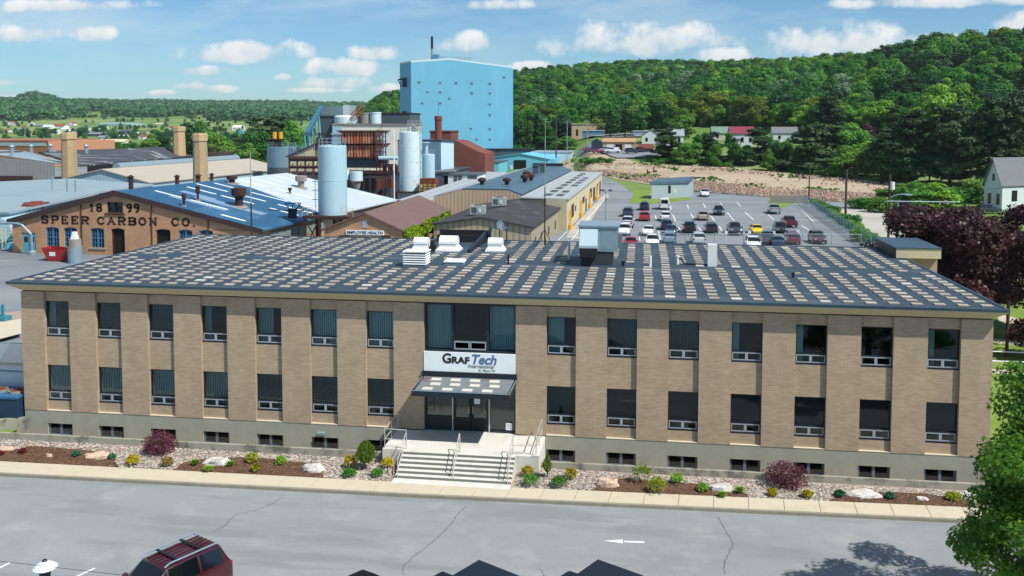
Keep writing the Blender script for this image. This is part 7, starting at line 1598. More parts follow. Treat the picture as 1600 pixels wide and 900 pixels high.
cars = [  # u, v of the wheels nearest the camera, kind, colour, nose, label
 (1102,308,'pickup','dfe2e2',TO,'white pickup driving alone at the top of the car park'),
 (1007,329,'suv','1b2440',AW,'dark navy suv left of the white van'),
 (1038,328,'van','d7dadb',AW,'tall white van in the far row'),
 (981,339,'suv','223a55',AW,'dark blue suv behind the white pickup on the left'),
 (1007,346,'suv','a5281f',AW,'bright red suv in front of the dark navy one'),
 (1040,346,'suv','d9dcdc',AW,'white suv parked in front of the white van'),
 (980,357,'pickup','dcdfe0',AW,'white pickup behind the white suv nearest the lane'),
 (975,369,'suv','e2e4e3',TO,'white suv nearest the lane at the left end of the car park'),
 (1013,369,'sedan','e6e7e6',TO,'white saloon car on its own between two rows'),
 (1042,360,'suv','1d2b3f',AW,'dark suv half hidden behind a navy car'),
 (1049,368,'sedan','1c3046',TO,'navy car in front of the half hidden dark suv'),
 (1047,382,'pickup','7395a8',AW,'grey blue suv cut off by the roof edge, left of the silver one'),
 (1078,366,'pickup','17181d',AW,'black pickup seen from behind in the near row'),
 (1092,383,'suv','c2c6c8',AW,'silver suv at the roof edge below the black pickup'),
 (1099,345,'minivan','a59f8e',AW,'beige silver minivan beside the dark green suv'),
 (1124,337,'suv','142b38',TO,'dark green blue suv in the middle of the car park'),
 (1112,366,'suv','1f1a22',AW,'black suv between the black pickup and the grey pickup'),
 (1150,368,'pickup','2d3a40',TO,'dark grey pickup facing the office left of the yellow car'),
 (1184,367,'sedan','e6c40a',TO,'yellow car facing the office'),
 (1222,366,'suv','141c28',TO,'near black suv right of the yellow car'),
 (1236,356,'pickup','5e1424',AW,'dark red pickup behind the near black suv'),
 (1212,335,'pickup','9aa4ab',AW,'silver grey pickup by the grass island'),
 (1281,382,'minivan','45182c',TO,'maroon minivan alone near the right fence'),
 (1202,383,'pickup','4a5a62',AW,'dark grey pickup at the roof edge below the near black suv'),
 (1217,387,'sedan','1d3c56',AW,'blue car roof just showing over the office roof'),
 (1241,383,'suv','6a2030',AW,'dark red suv at the roof edge with a blue bay sign before it'),
 (985,389,'sedan','a01c26',TO,'red car roof showing over the office roof right of the air handler'),
 (1019,388,'suv','e4e6e6',TO,'white car roof showing over the office roof'),
 (1179,392,'suv','dfe3e4',TO,'white car roof just showing below the yellow car'),
]
for u, v, kd, colr, hd, lb in cars:
    p = at(u, v, YZ); K = KINDSC[kd]; p = p+Vector((0, K['L']/2*.85, 0))
    make_car(kd if lb.find('grey blue suv') < 0 else 'suv', colr, lb, (p.x, p.y, YZ), hd+R(random.uniform(-2, 2)))
for u, v, kd, colr, hd, lb in [(920,239,'sedan','8a1f3a',R(15),'dark pink red car leftmost in front of the garage'),(928,240,'sedan','27306a',R(10),'dark blue car between two red cars by the garage'),(934,241.5,'sedan','7d1c3c',R(15),'red car in front of the dark blue one by the garage'),(946,240,'suv','dfe2e2',R(160),'white car behind the white pickup by the garage'),(957,241.5,'pickup','e2e4e4',R(5),'white pickup parked before the garage doors'),(963,238,'pickup','d5d9da',R(12),'second white pickup close to the dark garage door'),(987,242,'suv','1a2438',R(8),'navy suv right of the garage doors'),(997,240,'suv','5a1d2c',R(170),'maroon suv beside the rusty roofed shed'),(843,210,'sedan','2e3338',R(5),'dark car on the street near the blue tower'),(835,210,'sedan','3d4348',R(5),'grey car at the street corner near the blue tower')]:
    p, d = ground_hit(u, v); make_car(kd, colr, lb, (p.x, p.y, height(p.x, p.y)+.55), hd, group='cars and trucks across the street')
p, d = ground_hit(807, 205); make_car('van', 'c8cbc9', 'white box truck at the end of the street beside the blue tower', (p.x, p.y, height(p.x, p.y)+.5), R(10), 'truck', 'cars and trucks across the street', name='box_truck')
p, d = aty(1548, 322, 140), 0; make_car('suv', '16202c', 'dark suv beside the white gabled house at the right edge', (aty(1545,318,140).x, 140, .1), R(15), group='cars and trucks across the street')
# front row
r1 = at(332, 845, 2.05); hd = R(226)
make_car('suv', '3f0f1a', 'large dark red suv with roof rails and cross bars in the near left stall', (-7.75, -16.35, RD), R(243), 'car', 'vehicles in the near stalls at the bottom', big=True, rails=True, name='near_suv')
for p0, lb in (((3.02, -13.75), 'black pickup bed cover peeking in at the bottom centre'), ((7.25, -13.1), 'black pickup bed cover at the bottom centre right, rear window shining blue')):
    # far rear corner of the bed is at p0
    h_ = R(240); c_, s_ = math.cos(h_), math.sin(h_); lx, ly = -2.75*1.2, -.93; x = p0[0]-(lx*c_-ly*s_); y = p0[1]-(lx*s_+ly*c_)
    make_car('pickup', '152230', lb, (x, y, RD), h_, 'pickup', 'vehicles in the near stalls at the bottom', big=True, dark_bed=True, name='near_pickup').scale = (1.2, 1, 1)
p = at(593, 896, 1.8); make_car('suv', '101318', 'dark rounded car roof just showing at the bottom left of centre', (p.x-.9, p.y-2.2, RD), R(243), 'car', 'vehicles in the near stalls at the bottom', big=True, name='near_car')
#SECTION5
# ------------------------------------------------------------------ boulders and bed plants
def boulder(u, v, wpx, hpx, mat, lb, seed):
    p = at(u, v, G); k = ppm(p); w_, h_ = wpx/k/2, hpx/k*.62; rg = random.Random(seed); bm_ = MB(); n, m_ = 14, 6; vs = []
    for j in range(m_+1):
        ph = math.pi/2*j/m_
        for i in range(n):
            th = 2*math.pi*i/n; d = Vector((math.cos(th)*math.cos(ph), math.sin(th)*math.cos(ph), math.sin(ph))); q = 1+.34*noise.noise(d*1.3+Vector((seed, 0, 0)))+.14*noise.noise(d*4+Vector((0, seed, 0)))
            zz = min(d.z*1.25, .82+.1*d.x)*q*h_
            vs.append((p.x+d.x*w_*q, p.y+.2+d.y*w_*.5*q, G-.03+max(0, zz)))
    bm_.add(vs, [(j*n+i, j*n+(i+1)%n, (j+1)*n+(i+1)%n, (j+1)*n+i) for j in range(m_) for i in range(n)]+[tuple(range(m_*n, m_*n+n))])
    return tag(bm_.build('boulder', mat), lb, 'boulder', 'landscape boulders in the planting bed')
for i, a in enumerate([(72,716,13,11,MT['stone_t'],'small pale upright boulder in the leftmost mulch bed'),(150,717,44,15,MT['stone_t'],'wide flat tan and rust boulder in the leftmost mulch bed'),(336,727,42,18,MT['stone_w'],'flat white boulder between green grasses in the left mulch bed'),(486,738,38,21,MT['stone_w'],'white domed boulder left of the entrance steps'),(951,762,37,22,MT['stone_t'],'pointed pale tan boulder right of the entrance steps'),(1126,768,40,19,MT['stone_w'],'white boulder between two grass tufts'),(1350,777,54,15,MT['stone_w'],'long low white boulder in the right mulch bed'),(1443,784,21,11,MT['stone_w'],'small white boulder alone in the right mulch bed'),(1517,781,36,20,MT['stone_w'],'white boulder half under the big maple'),(6,704,26,9,MT['stone_t'],'low tan boulder at the left edge of the planting bed')]): boulder(*a, i+2.5)
LM = {'yel': leafm('yellow_shrub', 'd0b414', '9a9a18', trans=.25), 'ygr': leafm('yellow_green_shrub', 'a3a51f', '6c8a1e', trans=.25), 'grn': leafm('green_perennial', '3c7a22', '5b9a34', trans=.3), 'bgr': leafm('blue_green_perennial', '2f6a4a', '4c8a66', trans=.3), 'lime': leafm('lime_grass', '72a52c', '9cc044', trans=.3), 'brn': leafm('bronze_shrub', '96853a', '7a6a3c', trans=.2), 'mar': leafm('maroon_perennial', '6a2a30', '7f3b3a', trans=.2), 'jap': leafm('red_lace_maple', '64303f', '84485a', trans=.3), 'weep': leafm('weeping_green', '5f7a24', '7d9430', trans=.3), 'col': leafm('column_conifer', '5d7a30', '7f9438', trans=.2)}
def tuft(c, w_, h_, mat, nm, lb, cat, seed, mode='ball', n=None, group=None, stem=0):
    rg = random.Random(seed); m_ = MB(); n = n or 420
    for k in range(n):
        if mode == 'grass':
            a = rg.random()*6.28; r_ = w_*rg.uniform(.3, 1); b = Vector((c[0]+rg.uniform(-.3,.3)*w_*.5, c[1]+rg.uniform(-.3,.3)*w_*.5, c[2])); t_ = b+Vector((math.cos(a)*r_, math.sin(a)*r_, h_*rg.uniform(.5, 1)*(1-.35*r_/w_))); s = Vector((-math.sin(a), math.cos(a), 0))*.014; md = b.lerp(t_, .55)+Vector((0,0,h_*.18)); m_.add([tuple(b-s), tuple(b+s), tuple(md+s), tuple(md-s), tuple(t_)], [(0,1,2,3), (3,2,4)]); continue
        d = Vector((rg.gauss(0,1), rg.gauss(0,1), rg.gauss(0,1))).normalized()
        if mode == 'ball' and d.z < -.3: d.z = -d.z
        q = (rg.uniform(.5, 1) if mode != 'cone' else rg.uniform(.3, 1))*(1+.35*noise.noise(d*2.2+Vector((seed, 0, 0)))); x, y, z = d.x*w_*q, d.y*w_*q, d.z
        if mode == 'cone': z = (z+1)/2; f = max(.12, min(1, 1.5*(1-z))*min(1, z*5+.3)); p = Vector((c[0]+x*f, c[1]+y*f, c[2]+stem+z*h_))
        elif mode == 'weep': p = Vector((c[0]+x, c[1]+y, c[2]+stem+h_*.55+z*h_*.45-.12*(x*x+y*y)/w_/w_*h_))
        else: p = Vector((c[0]+x, c[1]+y, c[2]+h_*.42+z*h_*.58*q))
        if p.z < c[2]+.01: p.z = c[2]+.01+rg.random()*.05
        s = rg.uniform(.022, .05)*(1.2 if mode == 'weep' else 1); a = Vector((rg.gauss(0,1), rg.gauss(0,1), rg.gauss(0,1)+.6)).normalized(); b = a.orthogonal().normalized()
        b.rotate(Matrix.Rotation(rg.random()*6.28, 3, a)); e = a.cross(b)
        if mode == 'weep': b, e = Vector((0,0,-2.2)), Vector((math.cos(k), math.sin(k), 0))*.5
        m_.quad(p-b*s-e*s*.6, p+b*s*.2-e*s*.8, p+b*s*1.3, p+b*s*.2+e*s*.8)
    if mode in ('cone', 'weep', 'lace'):
        root = thing(nm, lb, cat, tuple(c), 0, group); m_.build('foliage', mat, root); t2 = MB(); r_ = random.Random(seed); top = Vector((c[0], c[1], c[2]+stem+h_*.5)); t2.tube(c, top, .035, 6, .015)
        if mode == 'lace':
            for k in range(7): a = k*.9; t2.tube((c[0], c[1], c[2]+.15), (c[0]+math.cos(a)*w_*.7, c[1]+math.sin(a)*w_*.7, c[2]+h_*.7), .025, 5, .008)
        t2.build('stem', MT['bark'], root); return root
    return tag(m_.build(nm, mat), lb, cat, group)
P_ = lambda u, v: tuple(at(u, v, G))
plants = [(207,727,.33,.55,'yel','ball','round yellow shrub in the stones left of the first lace maple'),(261,728,.33,.45,'brn','ball','bronze tinted shrub in the stones right of the first lace maple'),(119,713,.2,.28,'bgr','ball','blue green clump left of the flat tan boulder'),(174.5,717,.18,.25,'bgr','ball','blue green clump right of the flat tan boulder'),(35,708,.2,.25,'mar','ball','maroon clump in the leftmost mulch bed'),(1,711,.16,.2,'mar','ball','dark red clump at the left picture edge'),
 (305,727,.3,.4,'lime','grass','lime grass tuft left of the flat white boulder'),(325,737,.3,.4,'lime','grass','lime grass tuft in front of the flat white boulder'),(360,729,.26,.38,'lime','grass','lime grass tuft right of the flat white boulder'),(394,723,.32,.5,'ygr','ball','yellow green shrub by the low wall in the left bed'),(399,737,.22,.4,'ygr','ball','small yellow green shrub in front of a larger one'),(439,725,.3,.42,'lime','ball','lime shrub left of the domed white boulder'),
 (548,730,.36,.62,'yel','ball','round yellow shrub left of the weeping tree'),(605.5,731,.32,.52,'yel','ball','round yellow shrub beside the left stair rail'),(546,744,.34,.4,'grn','ball','dark green clump in front of the yellow shrub left of the steps'),(589,744,.3,.36,'grn','ball','dark green clump nearest the left side of the steps'),
 (824,744,.32,.5,'yel','ball','round yellow shrub beside the right stair rail'),(829,759,.4,.55,'grn','ball','round green shrub in front of a yellow one, right of the steps'),(892,748,.34,.52,'yel','ball','round yellow shrub beside the column conifer'),(873,761,.4,.52,'grn','ball','round green shrub right of the first green one'),(1003,754,.52,.9,'ygr','ball','largest yellow green shrub behind the mulch'),(1027,769,.46,.72,'ygr','ball','broad yellow green shrub in front of the largest'),(1058,755,.32,.45,'lime','ball','lime green shrub right of the yellow green pair'),
 (1098,768,.28,.4,'lime','ball','lime shrub left of the white boulder in the right bed'),(1129,777,.26,.36,'lime','grass','lime grass tuft in front of the white boulder'),(1156,771,.3,.42,'lime','grass','lime grass tuft right of the white boulder'),(1207,775,.24,.34,'yel','ball','small yellow shrub in front of the second lace maple'),(1262,777,.24,.34,'yel','ball','small yellow shrub right of the second lace maple'),(1312,776,.26,.3,'bgr','ball','blue green clump left of the long low boulder'),(1391,779,.26,.3,'bgr','ball','blue green clump right of the long low boulder'),(1490,781,.4,.34,'ygr','ball','low yellow green shrub near the big maple')]
for i, (u, v, w_, h_, mt, md, lb) in enumerate(plants):
    nm = {'yel':'yellow_shrub','ygr':'yellow_green_shrub','grn':'green_shrub','bgr':'perennial','lime':'grass_tuft' if md == 'grass' else 'lime_shrub','brn':'bronze_shrub','mar':'perennial'}[mt]
    tuft(P_(u, v), w_, h_, LM[mt], nm, lb, 'shrub' if 'shrub' in nm else 'plant', i+40, md, 520 if md == 'ball' else 260, 'small plants in the bed before the office')
tuft(P_(571, 733), .46, 1.05, LM['weep'], 'weeping_tree', 'small weeping green tree by the low wall left of the steps', 'tree', 90, 'weep', 1500, None, .3)
tuft(P_(855, 746), .26, .95, LM['col'], 'column_conifer', 'small upright conifer beside the right end of the landing', 'tree', 91, 'cone', 1100, None, .25)
def lace(u, v, w_, h_, lb, seed):
    c = P_(u, v); tuft((c[0], c[1]+.1, c[2]), w_, h_, LM['jap'], 'lace_leaf_maple', lb, 'tree', seed, 'lace', 2600, 'dark red lace leaf maples in the bed')
lace(247, 708, .88, 1.05, 'dark red lace leaf maple left of the entrance, by the low wall', 92); lace(1229, 760, 1.0, 1.1, 'dark red lace leaf maple in the stones of the right bed', 93)

# ------------------------------------------------------------------ trees
def crown_mesh(name, mat, lobes, n, s, seed, flat=.0, thr=-.28, up_=.5, nf=1.4, shape='quad'):
    rg = random.Random(seed); vs, fs = [], []
    wts = [l[3]*l[3] for l in lobes]; so_ = Vector((seed*3.1, 0, 0)); k = 0; tries = 0
    while k < n and tries < n*6:
        tries += 1; cx, cy, cz, r_, rz = rg.choices(lobes, wts)[0]
        d = Vector((rg.gauss(0,1), rg.gauss(0,1), rg.gauss(0,1))).normalized()
        if d.z < -.45 and rg.random() < .6: continue
        q = rg.random()**.35; q = q*(1+.22*noise.noise(d*2.5+Vector((cx, cy, cz))))
        p = Vector((cx+d.x*r_*q, cy+d.y*r_*q, cz+d.z*rz*q))
        if noise.noise(p*(nf/max(r_, .1))+so_) < thr: continue
        nr = (d+Vector((rg.gauss(0,.55), rg.gauss(0,.55), rg.gauss(0,.55)+up_))).normalized(); a = nr.orthogonal().normalized(); a.rotate(Matrix.Rotation(rg.random()*6.28, 3, nr)); b = nr.cross(a); z = s*rg.uniform(.6, 1.3); b0 = len(vs)
        if shape == 'maple':
            pts = [(0,-.9),(.25,-.35),(.8,-.45),(.62,-.05),(1.0,.35),(.45,.35),(.3,.6),(0,1.1),(-.3,.6),(-.45,.35),(-1.0,.35),(-.62,-.05),(-.8,-.45),(-.25,-.35)]
            for x, y in pts: vs.append(tuple(p+a*x*z+b*y*z+nr*(-.18*z*(x*x))))
            fs.append(tuple(range(b0, b0+len(pts))))
        else:
            h2 = z*rg.uniform(.55, .9)
            for x, y in ((-z,-h2*.6),(z*.7,-h2),(z,h2*.7),(-z*.6,h2)): vs.append(tuple(p+a*x+b*y))
            fs.append((b0, b0+1, b0+2, b0+3))
        k += 1
    me = bpy.data.meshes.new(name); me.from_pydata(vs, [], fs); me.materials.append(mat); me.update(); return me
def broad_lobes(h, w_, seed, nl=13, base=.04):
    rg = random.Random(seed); L_ = [(0, 0, h*.62, w_*.36, h*.3)]
    for i in range(nl):
        a = 6.28*i/nl+rg.uniform(-.4, .4); z = h*rg.uniform(base+.12, .86); f = 1-abs((z/h)-.45)*.95; rr = w_*.5*f*rg.uniform(.5, .78)
        L_.append((math.cos(a)*rr, math.sin(a)*rr, z, w_*rg.uniform(.16, .25), h*rg.uniform(.1, .16)))
    L_.append((rg.uniform(-.1,.1)*w_, rg.uniform(-.1,.1)*w_, h*.88, w_*.2, h*.12)); return L_
def spruce_mesh(name, mat, h, w_, seed, n=5200, s=.24):
    rg = random.Random(seed); vs, fs = [], []; lev = 16
    for k in range(n):
        z = rg.random()**1.25; L_ = int(z*lev)+rg.uniform(0, .45); zz = min(1, L_/lev); r_ = w_*.5*(1-zz)**.85*(rg.random()**.4)*(.85+.3*noise.noise(Vector((L_*3, seed, 0)))); a = rg.random()*6.28
        if noise.noise(Vector((math.cos(a)*2, math.sin(a)*2, zz*8+seed))) < -.25: continue
        p = Vector((math.cos(a)*r_, math.sin(a)*r_, h*.06+h*.94*zz-.18*r_)); o = Vector((math.cos(a), math.sin(a), -.35)).normalized(); t_ = Vector((-math.sin(a), math.cos(a), rg.uniform(-.3,.3))); z_ = s*rg.uniform(.7, 1.4)*(1.1-.5*zz); b0 = len(vs)
        for x, y in ((-.2,-.45),(1.1,-.12),(1.1,.12),(-.2,.45)): vs.append(tuple(p+o*x*z_*1.3+t_*y*z_))
        fs.append((b0, b0+1, b0+2, b0+3))
    me = bpy.data.meshes.new(name); me.from_pydata(vs, [], fs); me.materials.append(mat); me.update(); return me
def pine_lobes(h, w_, seed, nl=20):
    rg = random.Random(seed); L_ = []
    for i in range(nl):
        a = rg.random()*6.28; z = h*(.12+.85*(i+.5)/nl); f = (1.12-z/h)**.6; rr = w_*.42*f*rg.uniform(.2, 1); L_.append((math.cos(a)*rr, math.sin(a)*rr, z, w_*rg.uniform(.15, .26)*(.6+.5*f), h*rg.uniform(.045, .08)))
    return L_
def trunk_mesh(name, h, r_, seed, limbs=6, w_=4, top=.75):
    rg = random.Random(seed); m_ = MB(); m_.tube((0,0,-.3), (rg.uniform(-.1,.1), rg.uniform(-.1,.1), h*.45), r_, 8, r_*.7); m_.tube((0,0,h*.44), (rg.uniform(-.2,.2), 0, h*top), r_*.7, 7, r_*.2)
    for i in range(limbs): a = 6.28*i/limbs+rg.random(); z = h*rg.uniform(.28, .6); m_.tube((0,0,z), (math.cos(a)*w_*.36, math.sin(a)*w_*.36, z+h*.16), r_*.34, 5, r_*.1)
    me = bpy.data.meshes.new(name); me.from_pydata(m_.v, [], m_.f); me.materials.append(MT['bark']); me.update(); return me
LF = {'mid': leafm('broadleaf_green', '306a24', '4f9036', '68983a', trans=.42), 'dark': leafm('dark_broadleaf', '224e22', '366e36', '447a36'), 'lime': leafm('bright_broadleaf', '56862a', '7ba83a', '84a82c'), 'pine': leafm('pine_needles', '25431f', '3d5c30', '4a6236', trans=.15), 'spruce': leafm('spruce_needles', '152e1e', '22422a', '29482c', trans=.1), 'gold': leafm('golden_broadleaf', '567320', '6c8528', '757f2c'), 'grey': leafm('silver_green_broadleaf', '5a7a52', '6f8f62', '88a07c'), 'maroon': leafm('far_maroon_leaves', '3b1a26', '54283a', trans=.2), 'dist': leafm('distant_woodland', '3d6a40', '50804c', '5c8a50', trans=.2)}
protos = {}
def proto(key, mat, kind, h=12, w_=9, seed=1, n=4600, s=.29):
    if kind == 'spruce': cm = spruce_mesh(key+'_crown', mat, h, w_, seed, 5200, .24)
    elif kind == 'pine': cm = crown_mesh(key+'_crown', mat, pine_lobes(h, w_, seed), n, s, seed, thr=-.2, up_=.8)
    elif kind == 'bush': cm = crown_mesh(key+'_crown', mat, [(rr*math.cos(i*1.3), rr*math.sin(i*1.3), h*.4, w_*.25, h*.42) for i, rr in enumerate([0]+[w_*.28]*5)], n, s, seed)
    else: cm = crown_mesh(key+'_crown', mat, broad_lobes(h, w_, seed), n, s, seed)
    protos[key] = (cm, trunk_mesh(key+'_trunk', h, .2 if kind != 'bush' else .08, seed, 0 if kind in ('spruce',) else 6, w_, .9 if kind == 'spruce' else .72), h, w_)
for i, (k, mt) in enumerate((('broad_a','mid'),('broad_b','mid'),('broad_c','dark'),('broad_d','lime'),('broad_e','gold'),('broad_f','grey'))): proto(k, LF[mt], 'broad', 12, 9+i % 3, 11+i)
proto('spruce_a', LF['spruce'], 'spruce', 14, 5.5, 3); proto('spruce_b', LF['spruce'], 'spruce', 14, 6.5, 5)
proto('pine_a', LF['pine'], 'pine', 14, 10, 31, 8500, .24); proto('pine_b', LF['pine'], 'pine', 14, 11, 35, 8500, .24)
proto('bush_a', LF['mid'], 'bush', 3, 4, 51, 1600, .14); proto('bush_b', LF['lime'], 'bush', 3, 4, 52, 1600, .14); proto('maroon', LF['maroon'], 'broad', 9, 7, 61, 900, .35)
proto('wood_d', LF['dist'], 'broad', 14, 16, 71, 420, 1.1); proto('wood_e', LF['dist'], 'broad', 13, 15, 72, 420, 1.1)
NAMES = {'broad': ('broadleaf_tree', 'tree'), 'spruce': ('spruce_tree', 'tree'), 'pine': ('pine_tree', 'tree'), 'bush': ('bush', 'bush'), 'maroon': ('maroon_tree', 'tree'), 'wood': ('broadleaf_tree', 'tree')}
def tree(key, x, y, h, lb, group=None, wmul=1, rz=None, trunk=True, z=None):
    cm, tm, ph, pw = protos[key]; nm, cat = NAMES[key.split('_')[0]]; z = height(x, y) if z is None else z
    t = thing(nm, lb, cat, (x, y, z-.1), random.random()*6.28 if rz is None else rz, group); s = h/ph; t.scale = (s*wmul, s*wmul, s)
    c = bpy.data.objects.new('crown', cm); sc.collection.objects.link(c); c.parent = t
    if trunk: c = bpy.data.objects.new('trunk', tm); sc.collection.objects.link(c); c.parent = t
    return t
def tree_px(key, u, vt, vb, dist, lb, wpx=None, group=None):
    """tree whose top and foot project to the measured rows, standing at the given distance"""
    if u > 800 and vb > 222: dist = ground_hit(u, vb)[1]
    b = atd(u, vb, dist); z0 = height(b.x, b.y); h = atd(u, vt, dist).z-z0; wm = 1
    if wpx: wm = 1.3*(wpx/F*dist)/(protos[key][3]*h/protos[key][2])
    return tree(key, b.x, b.y, max(1.5, h), lb, group, wm)
random.seed(23)
T = [('spruce_b',954,170,218,322,'left one of the two dark spruces behind the garage',30),('spruce_a',977,160,219,326,'right and taller of the two dark spruces behind the garage',30),('broad_d',1067,168,225,290,'bright green tree between the spruces and the pine by the pale houses',34),
 ('pine_a',1040,199,250,246,'dark spreading pine left of its twin on the bank by the garage',52),('pine_b',1112,205,255,240,'dark round pine right of its twin on the bank',44),('broad_a',1078,222,258,240,'green tree filling the gap between the two bank pines',34),('broad_d',1062,228,258,238,'small light green tree at the foot of the left bank pine',22),
 ('pine_a',1184,198,258,238,'dark pine in front of the purple roofed house',52),('broad_b',1165,225,260,236,'green tree at the left foot of the pine before the purple roof',26),('broad_c',1213,222,258,240,'dark green tree right of the pine before the purple roof',34),
 ('pine_b',1258,195,268,225,'tall dark pine left of the bright green trees',62),('pine_a',1290,192,266,230,'tall dark pine behind the bright green trees',66),('broad_b',1328,190,262,245,'green tree behind the two tall dark pines',50),
 ('broad_d',1322,226,278,208,'bright green tree in front of the dark pines, left of its twin',42),('broad_d',1352,220,276,212,'bright green tree in front of the dark pines, right of its twin',40),('bush_b',1305,256,276,206,'light green bush at the foot of the tall pines',26),
 ('pine_b',1392,190,284,214,'first tall dark pine of the row along the dirt road',64),('pine_a',1420,170,286,222,'second tall dark pine of the row along the dirt road',72),('pine_b',1452,182,288,212,'third tall dark pine of the row along the dirt road',62),('pine_a',1484,160,290,218,'fourth tall dark pine of the row along the dirt road',78),('pine_b',1516,172,292,208,'fifth tall dark pine of the row, behind the white house',70),('pine_a',1548,150,292,222,'sixth tall dark pine of the row, behind the white house',78),('pine_b',1585,140,292,218,'rightmost tall dark pine behind the white house',80),
 ('pine_b',1300,142,205,330,'wide dark pine standing out on the wooded slope',62),('spruce_b',1368,172,214,320,'dark spruce at the foot of the wooded slope',26),('maroon',1356,192,216,300,'small maroon tree among the green on the slope',24),('broad_d',1462,130,196,300,'pale green tree high above the row of pines',60),('broad_d',1500,132,192,310,'yellow green tree behind the row of pines',56),
 ('broad_d',1405,285,322,172,'yellow green tree at the right end of the rubble',56),('broad_b',1432,282,330,168,'green tree behind the transformer pole',56),('broad_d',1462,284,330,166,'yellow green tree left of the white house',60),('bush_b',1375,300,332,160,'yellow green bush left of the transformer pole',34),('bush_a',1500,285,318,172,'green bush beside the white house',46),('bush_b',1528,268,318,178,'light green bush against the white house gable',40),('bush_a',1348,304,326,165,'low green bush behind the right fence',40),('bush_a',1330,330,350,140,'ragged green bush along the outside of the chain link fence',26),('bush_b',1345,350,378,112,'yellow green bush along the near end of the chain link fence',26),('bush_a',1300,318,332,158,'small bush behind the far end of the chain link fence',22),
 ('bush_a',834,222,236,300,'round green bush on the grass, leftmost by the street',24),('broad_a',856,212,236,295,'small round tree on the grass right of the blue tower',34),('bush_a',868,222,238,292,'green bush in front of the dark pole',26),('broad_b',884,212,235,296,'small spreading tree on the grass left of the garage',34),('bush_a',806,222,240,300,'bush at the right foot of the blue tower',18),
 ('pine_a',425,178,236,350,'large dark round pine left of the process plant',88),('pine_b',402,186,236,360,'dark pine at the left side of the large round one',50),('broad_b',455,186,236,340,'green tree right of the large dark pine',36),('broad_a',398,205,240,330,'green tree in front of the dark pines',40),('broad_d',385,222,246,300,'light green tree at the edge of the meadow left of the tank',36),('broad_d',346,210,238,380,'bright green tree behind the substation frames',44),('broad_a',325,206,238,390,'green tree left of the substation poles',42),('broad_c',300,190,232,400,'dark green tree behind the right chimney',44),('broad_d',318,188,226,420,'lighter tree behind the right chimney',34),('broad_d',235,208,234,420,'bright green tree beside the middle chimney',26),('broad_c',250,205,232,430,'dark tree left of the middle chimney',30)]
for k, u, vt, vb, d, lb, wp in T: tree_px(k, u, vt, vb, d, lb, wp)
# bands of look-alike trees that belong together
def band(n, us, vts, hpx, ds, keys, lb, group, seed, wp=1.0):
    rg = random.Random(seed)
    for i in range(n):
        u = us[0]+(us[1]-us[0])*(i+rg.random())/n; d = rg.uniform(*ds); vt = rg.uniform(*vts); key = rg.choice(keys); b = atd(u, 200, d); z0 = height(b.x, b.y); zt = atd(u, vt, d).z
        h = min(max(zt-z0, hpx[0]/F*d), hpx[1]/F*d); tree(key, b.x, b.y, h, lb, group, wp*rg.uniform(.85, 1.2), trunk=False)
band(22, (115, 240), (212, 222), (14, 22), (430, 520), ['broad_a', 'broad_c', 'broad_d'], 'green tree in the row behind the dark patched roof', 'row of trees behind the dark patched roof', 1)
band(22, (-40, 120), (213, 220), (10, 16), (480, 600), ['broad_a', 'broad_f', 'broad_c'], 'grey green tree in the belt behind the brown warehouse', 'belt of trees behind the brown warehouse', 2)
band(26, (240, 480), (196, 212), (16, 30), (440, 620), ['broad_a', 'broad_b', 'broad_c', 'pine_a'], 'green tree in the belt behind the near chimneys', 'belt of trees behind the near chimneys', 3)
band(26, (20, 400), (193, 206), (5, 9), (800, 1300), ['broad_c', 'broad_a', 'pine_b'], 'tree among the houses of the distant town', 'trees among the distant town', 4)
band(26, (1085, 1370), (205, 222), (22, 36), (262, 345), ['broad_a', 'broad_d', 'broad_b'], 'green tree among the three houses in the trees', 'trees around the three houses', 5)
band(34, (1350, 1640), (185, 225), (34, 60), (232, 275), ['pine_a', 'pine_b', 'broad_c'], 'dark tree behind the row of tall pines', 'trees behind the row of tall pines', 6, 1.1)
band(12, (820, 1000), (170, 190), (22, 38), (420, 450), ['broad_d', 'spruce_a', 'broad_a'], 'slim tree along the foot of the wooded hill', 'trees along the foot of the wooded hill', 7, .7)
# hillside wood: nearer rows are trees of their own, the rest one mass of instanced trees
hillpts = []; rg = random.Random(77)
def dirxy(u, d): v_ = ray(u, PY+88); h_ = Vector((v_.x, v_.y)).normalized(); return CX+h_.x*d, CY+h_.y*d
step = 7.6; d = 415
while d < 860:
    width_u = (470, 1900); du = step/d*F; u = width_u[0]+rg.random()*du
    while u < width_u[1]:
        uu = u+rg.uniform(-.4, .4)*du; dd = d+rg.uniform(-3.5, 3.5); x, y = dirxy(uu, dd/ math.cos(math.atan((uu-PX)/F)))
        near = 430 if uu < 1000 else 430-(uu-1000)*.28 if uu < 1500 else 290
        z = height(x, y)
        if (uu > 800 or (uu < 800 and uu > 545 and z > 1.5)) and not (uu < 800 and dd < 560): hillpts.append((x, y, z, uu, dd))
        u += du
    d += step
d = 285                                                  # right part comes nearer
while d < 415:
    du = step/d*F; u = 1100
    while u < 1900:
        uu = u+rg.uniform(-.4, .4)*du; lim = 415-max(0, (uu-1080))*.33
        if d > max(lim, 285): x, y = dirxy(uu, d/math.cos(math.atan((uu-PX)/F))); hillpts.append((x, y, height(x, y), uu, d))
        u += du
    d += step
KEYS = ['broad_a', 'broad_b', 'broad_c', 'broad_d', 'broad_e', 'broad_f', 'spruce_a', 'spruce_b', 'pine_a']
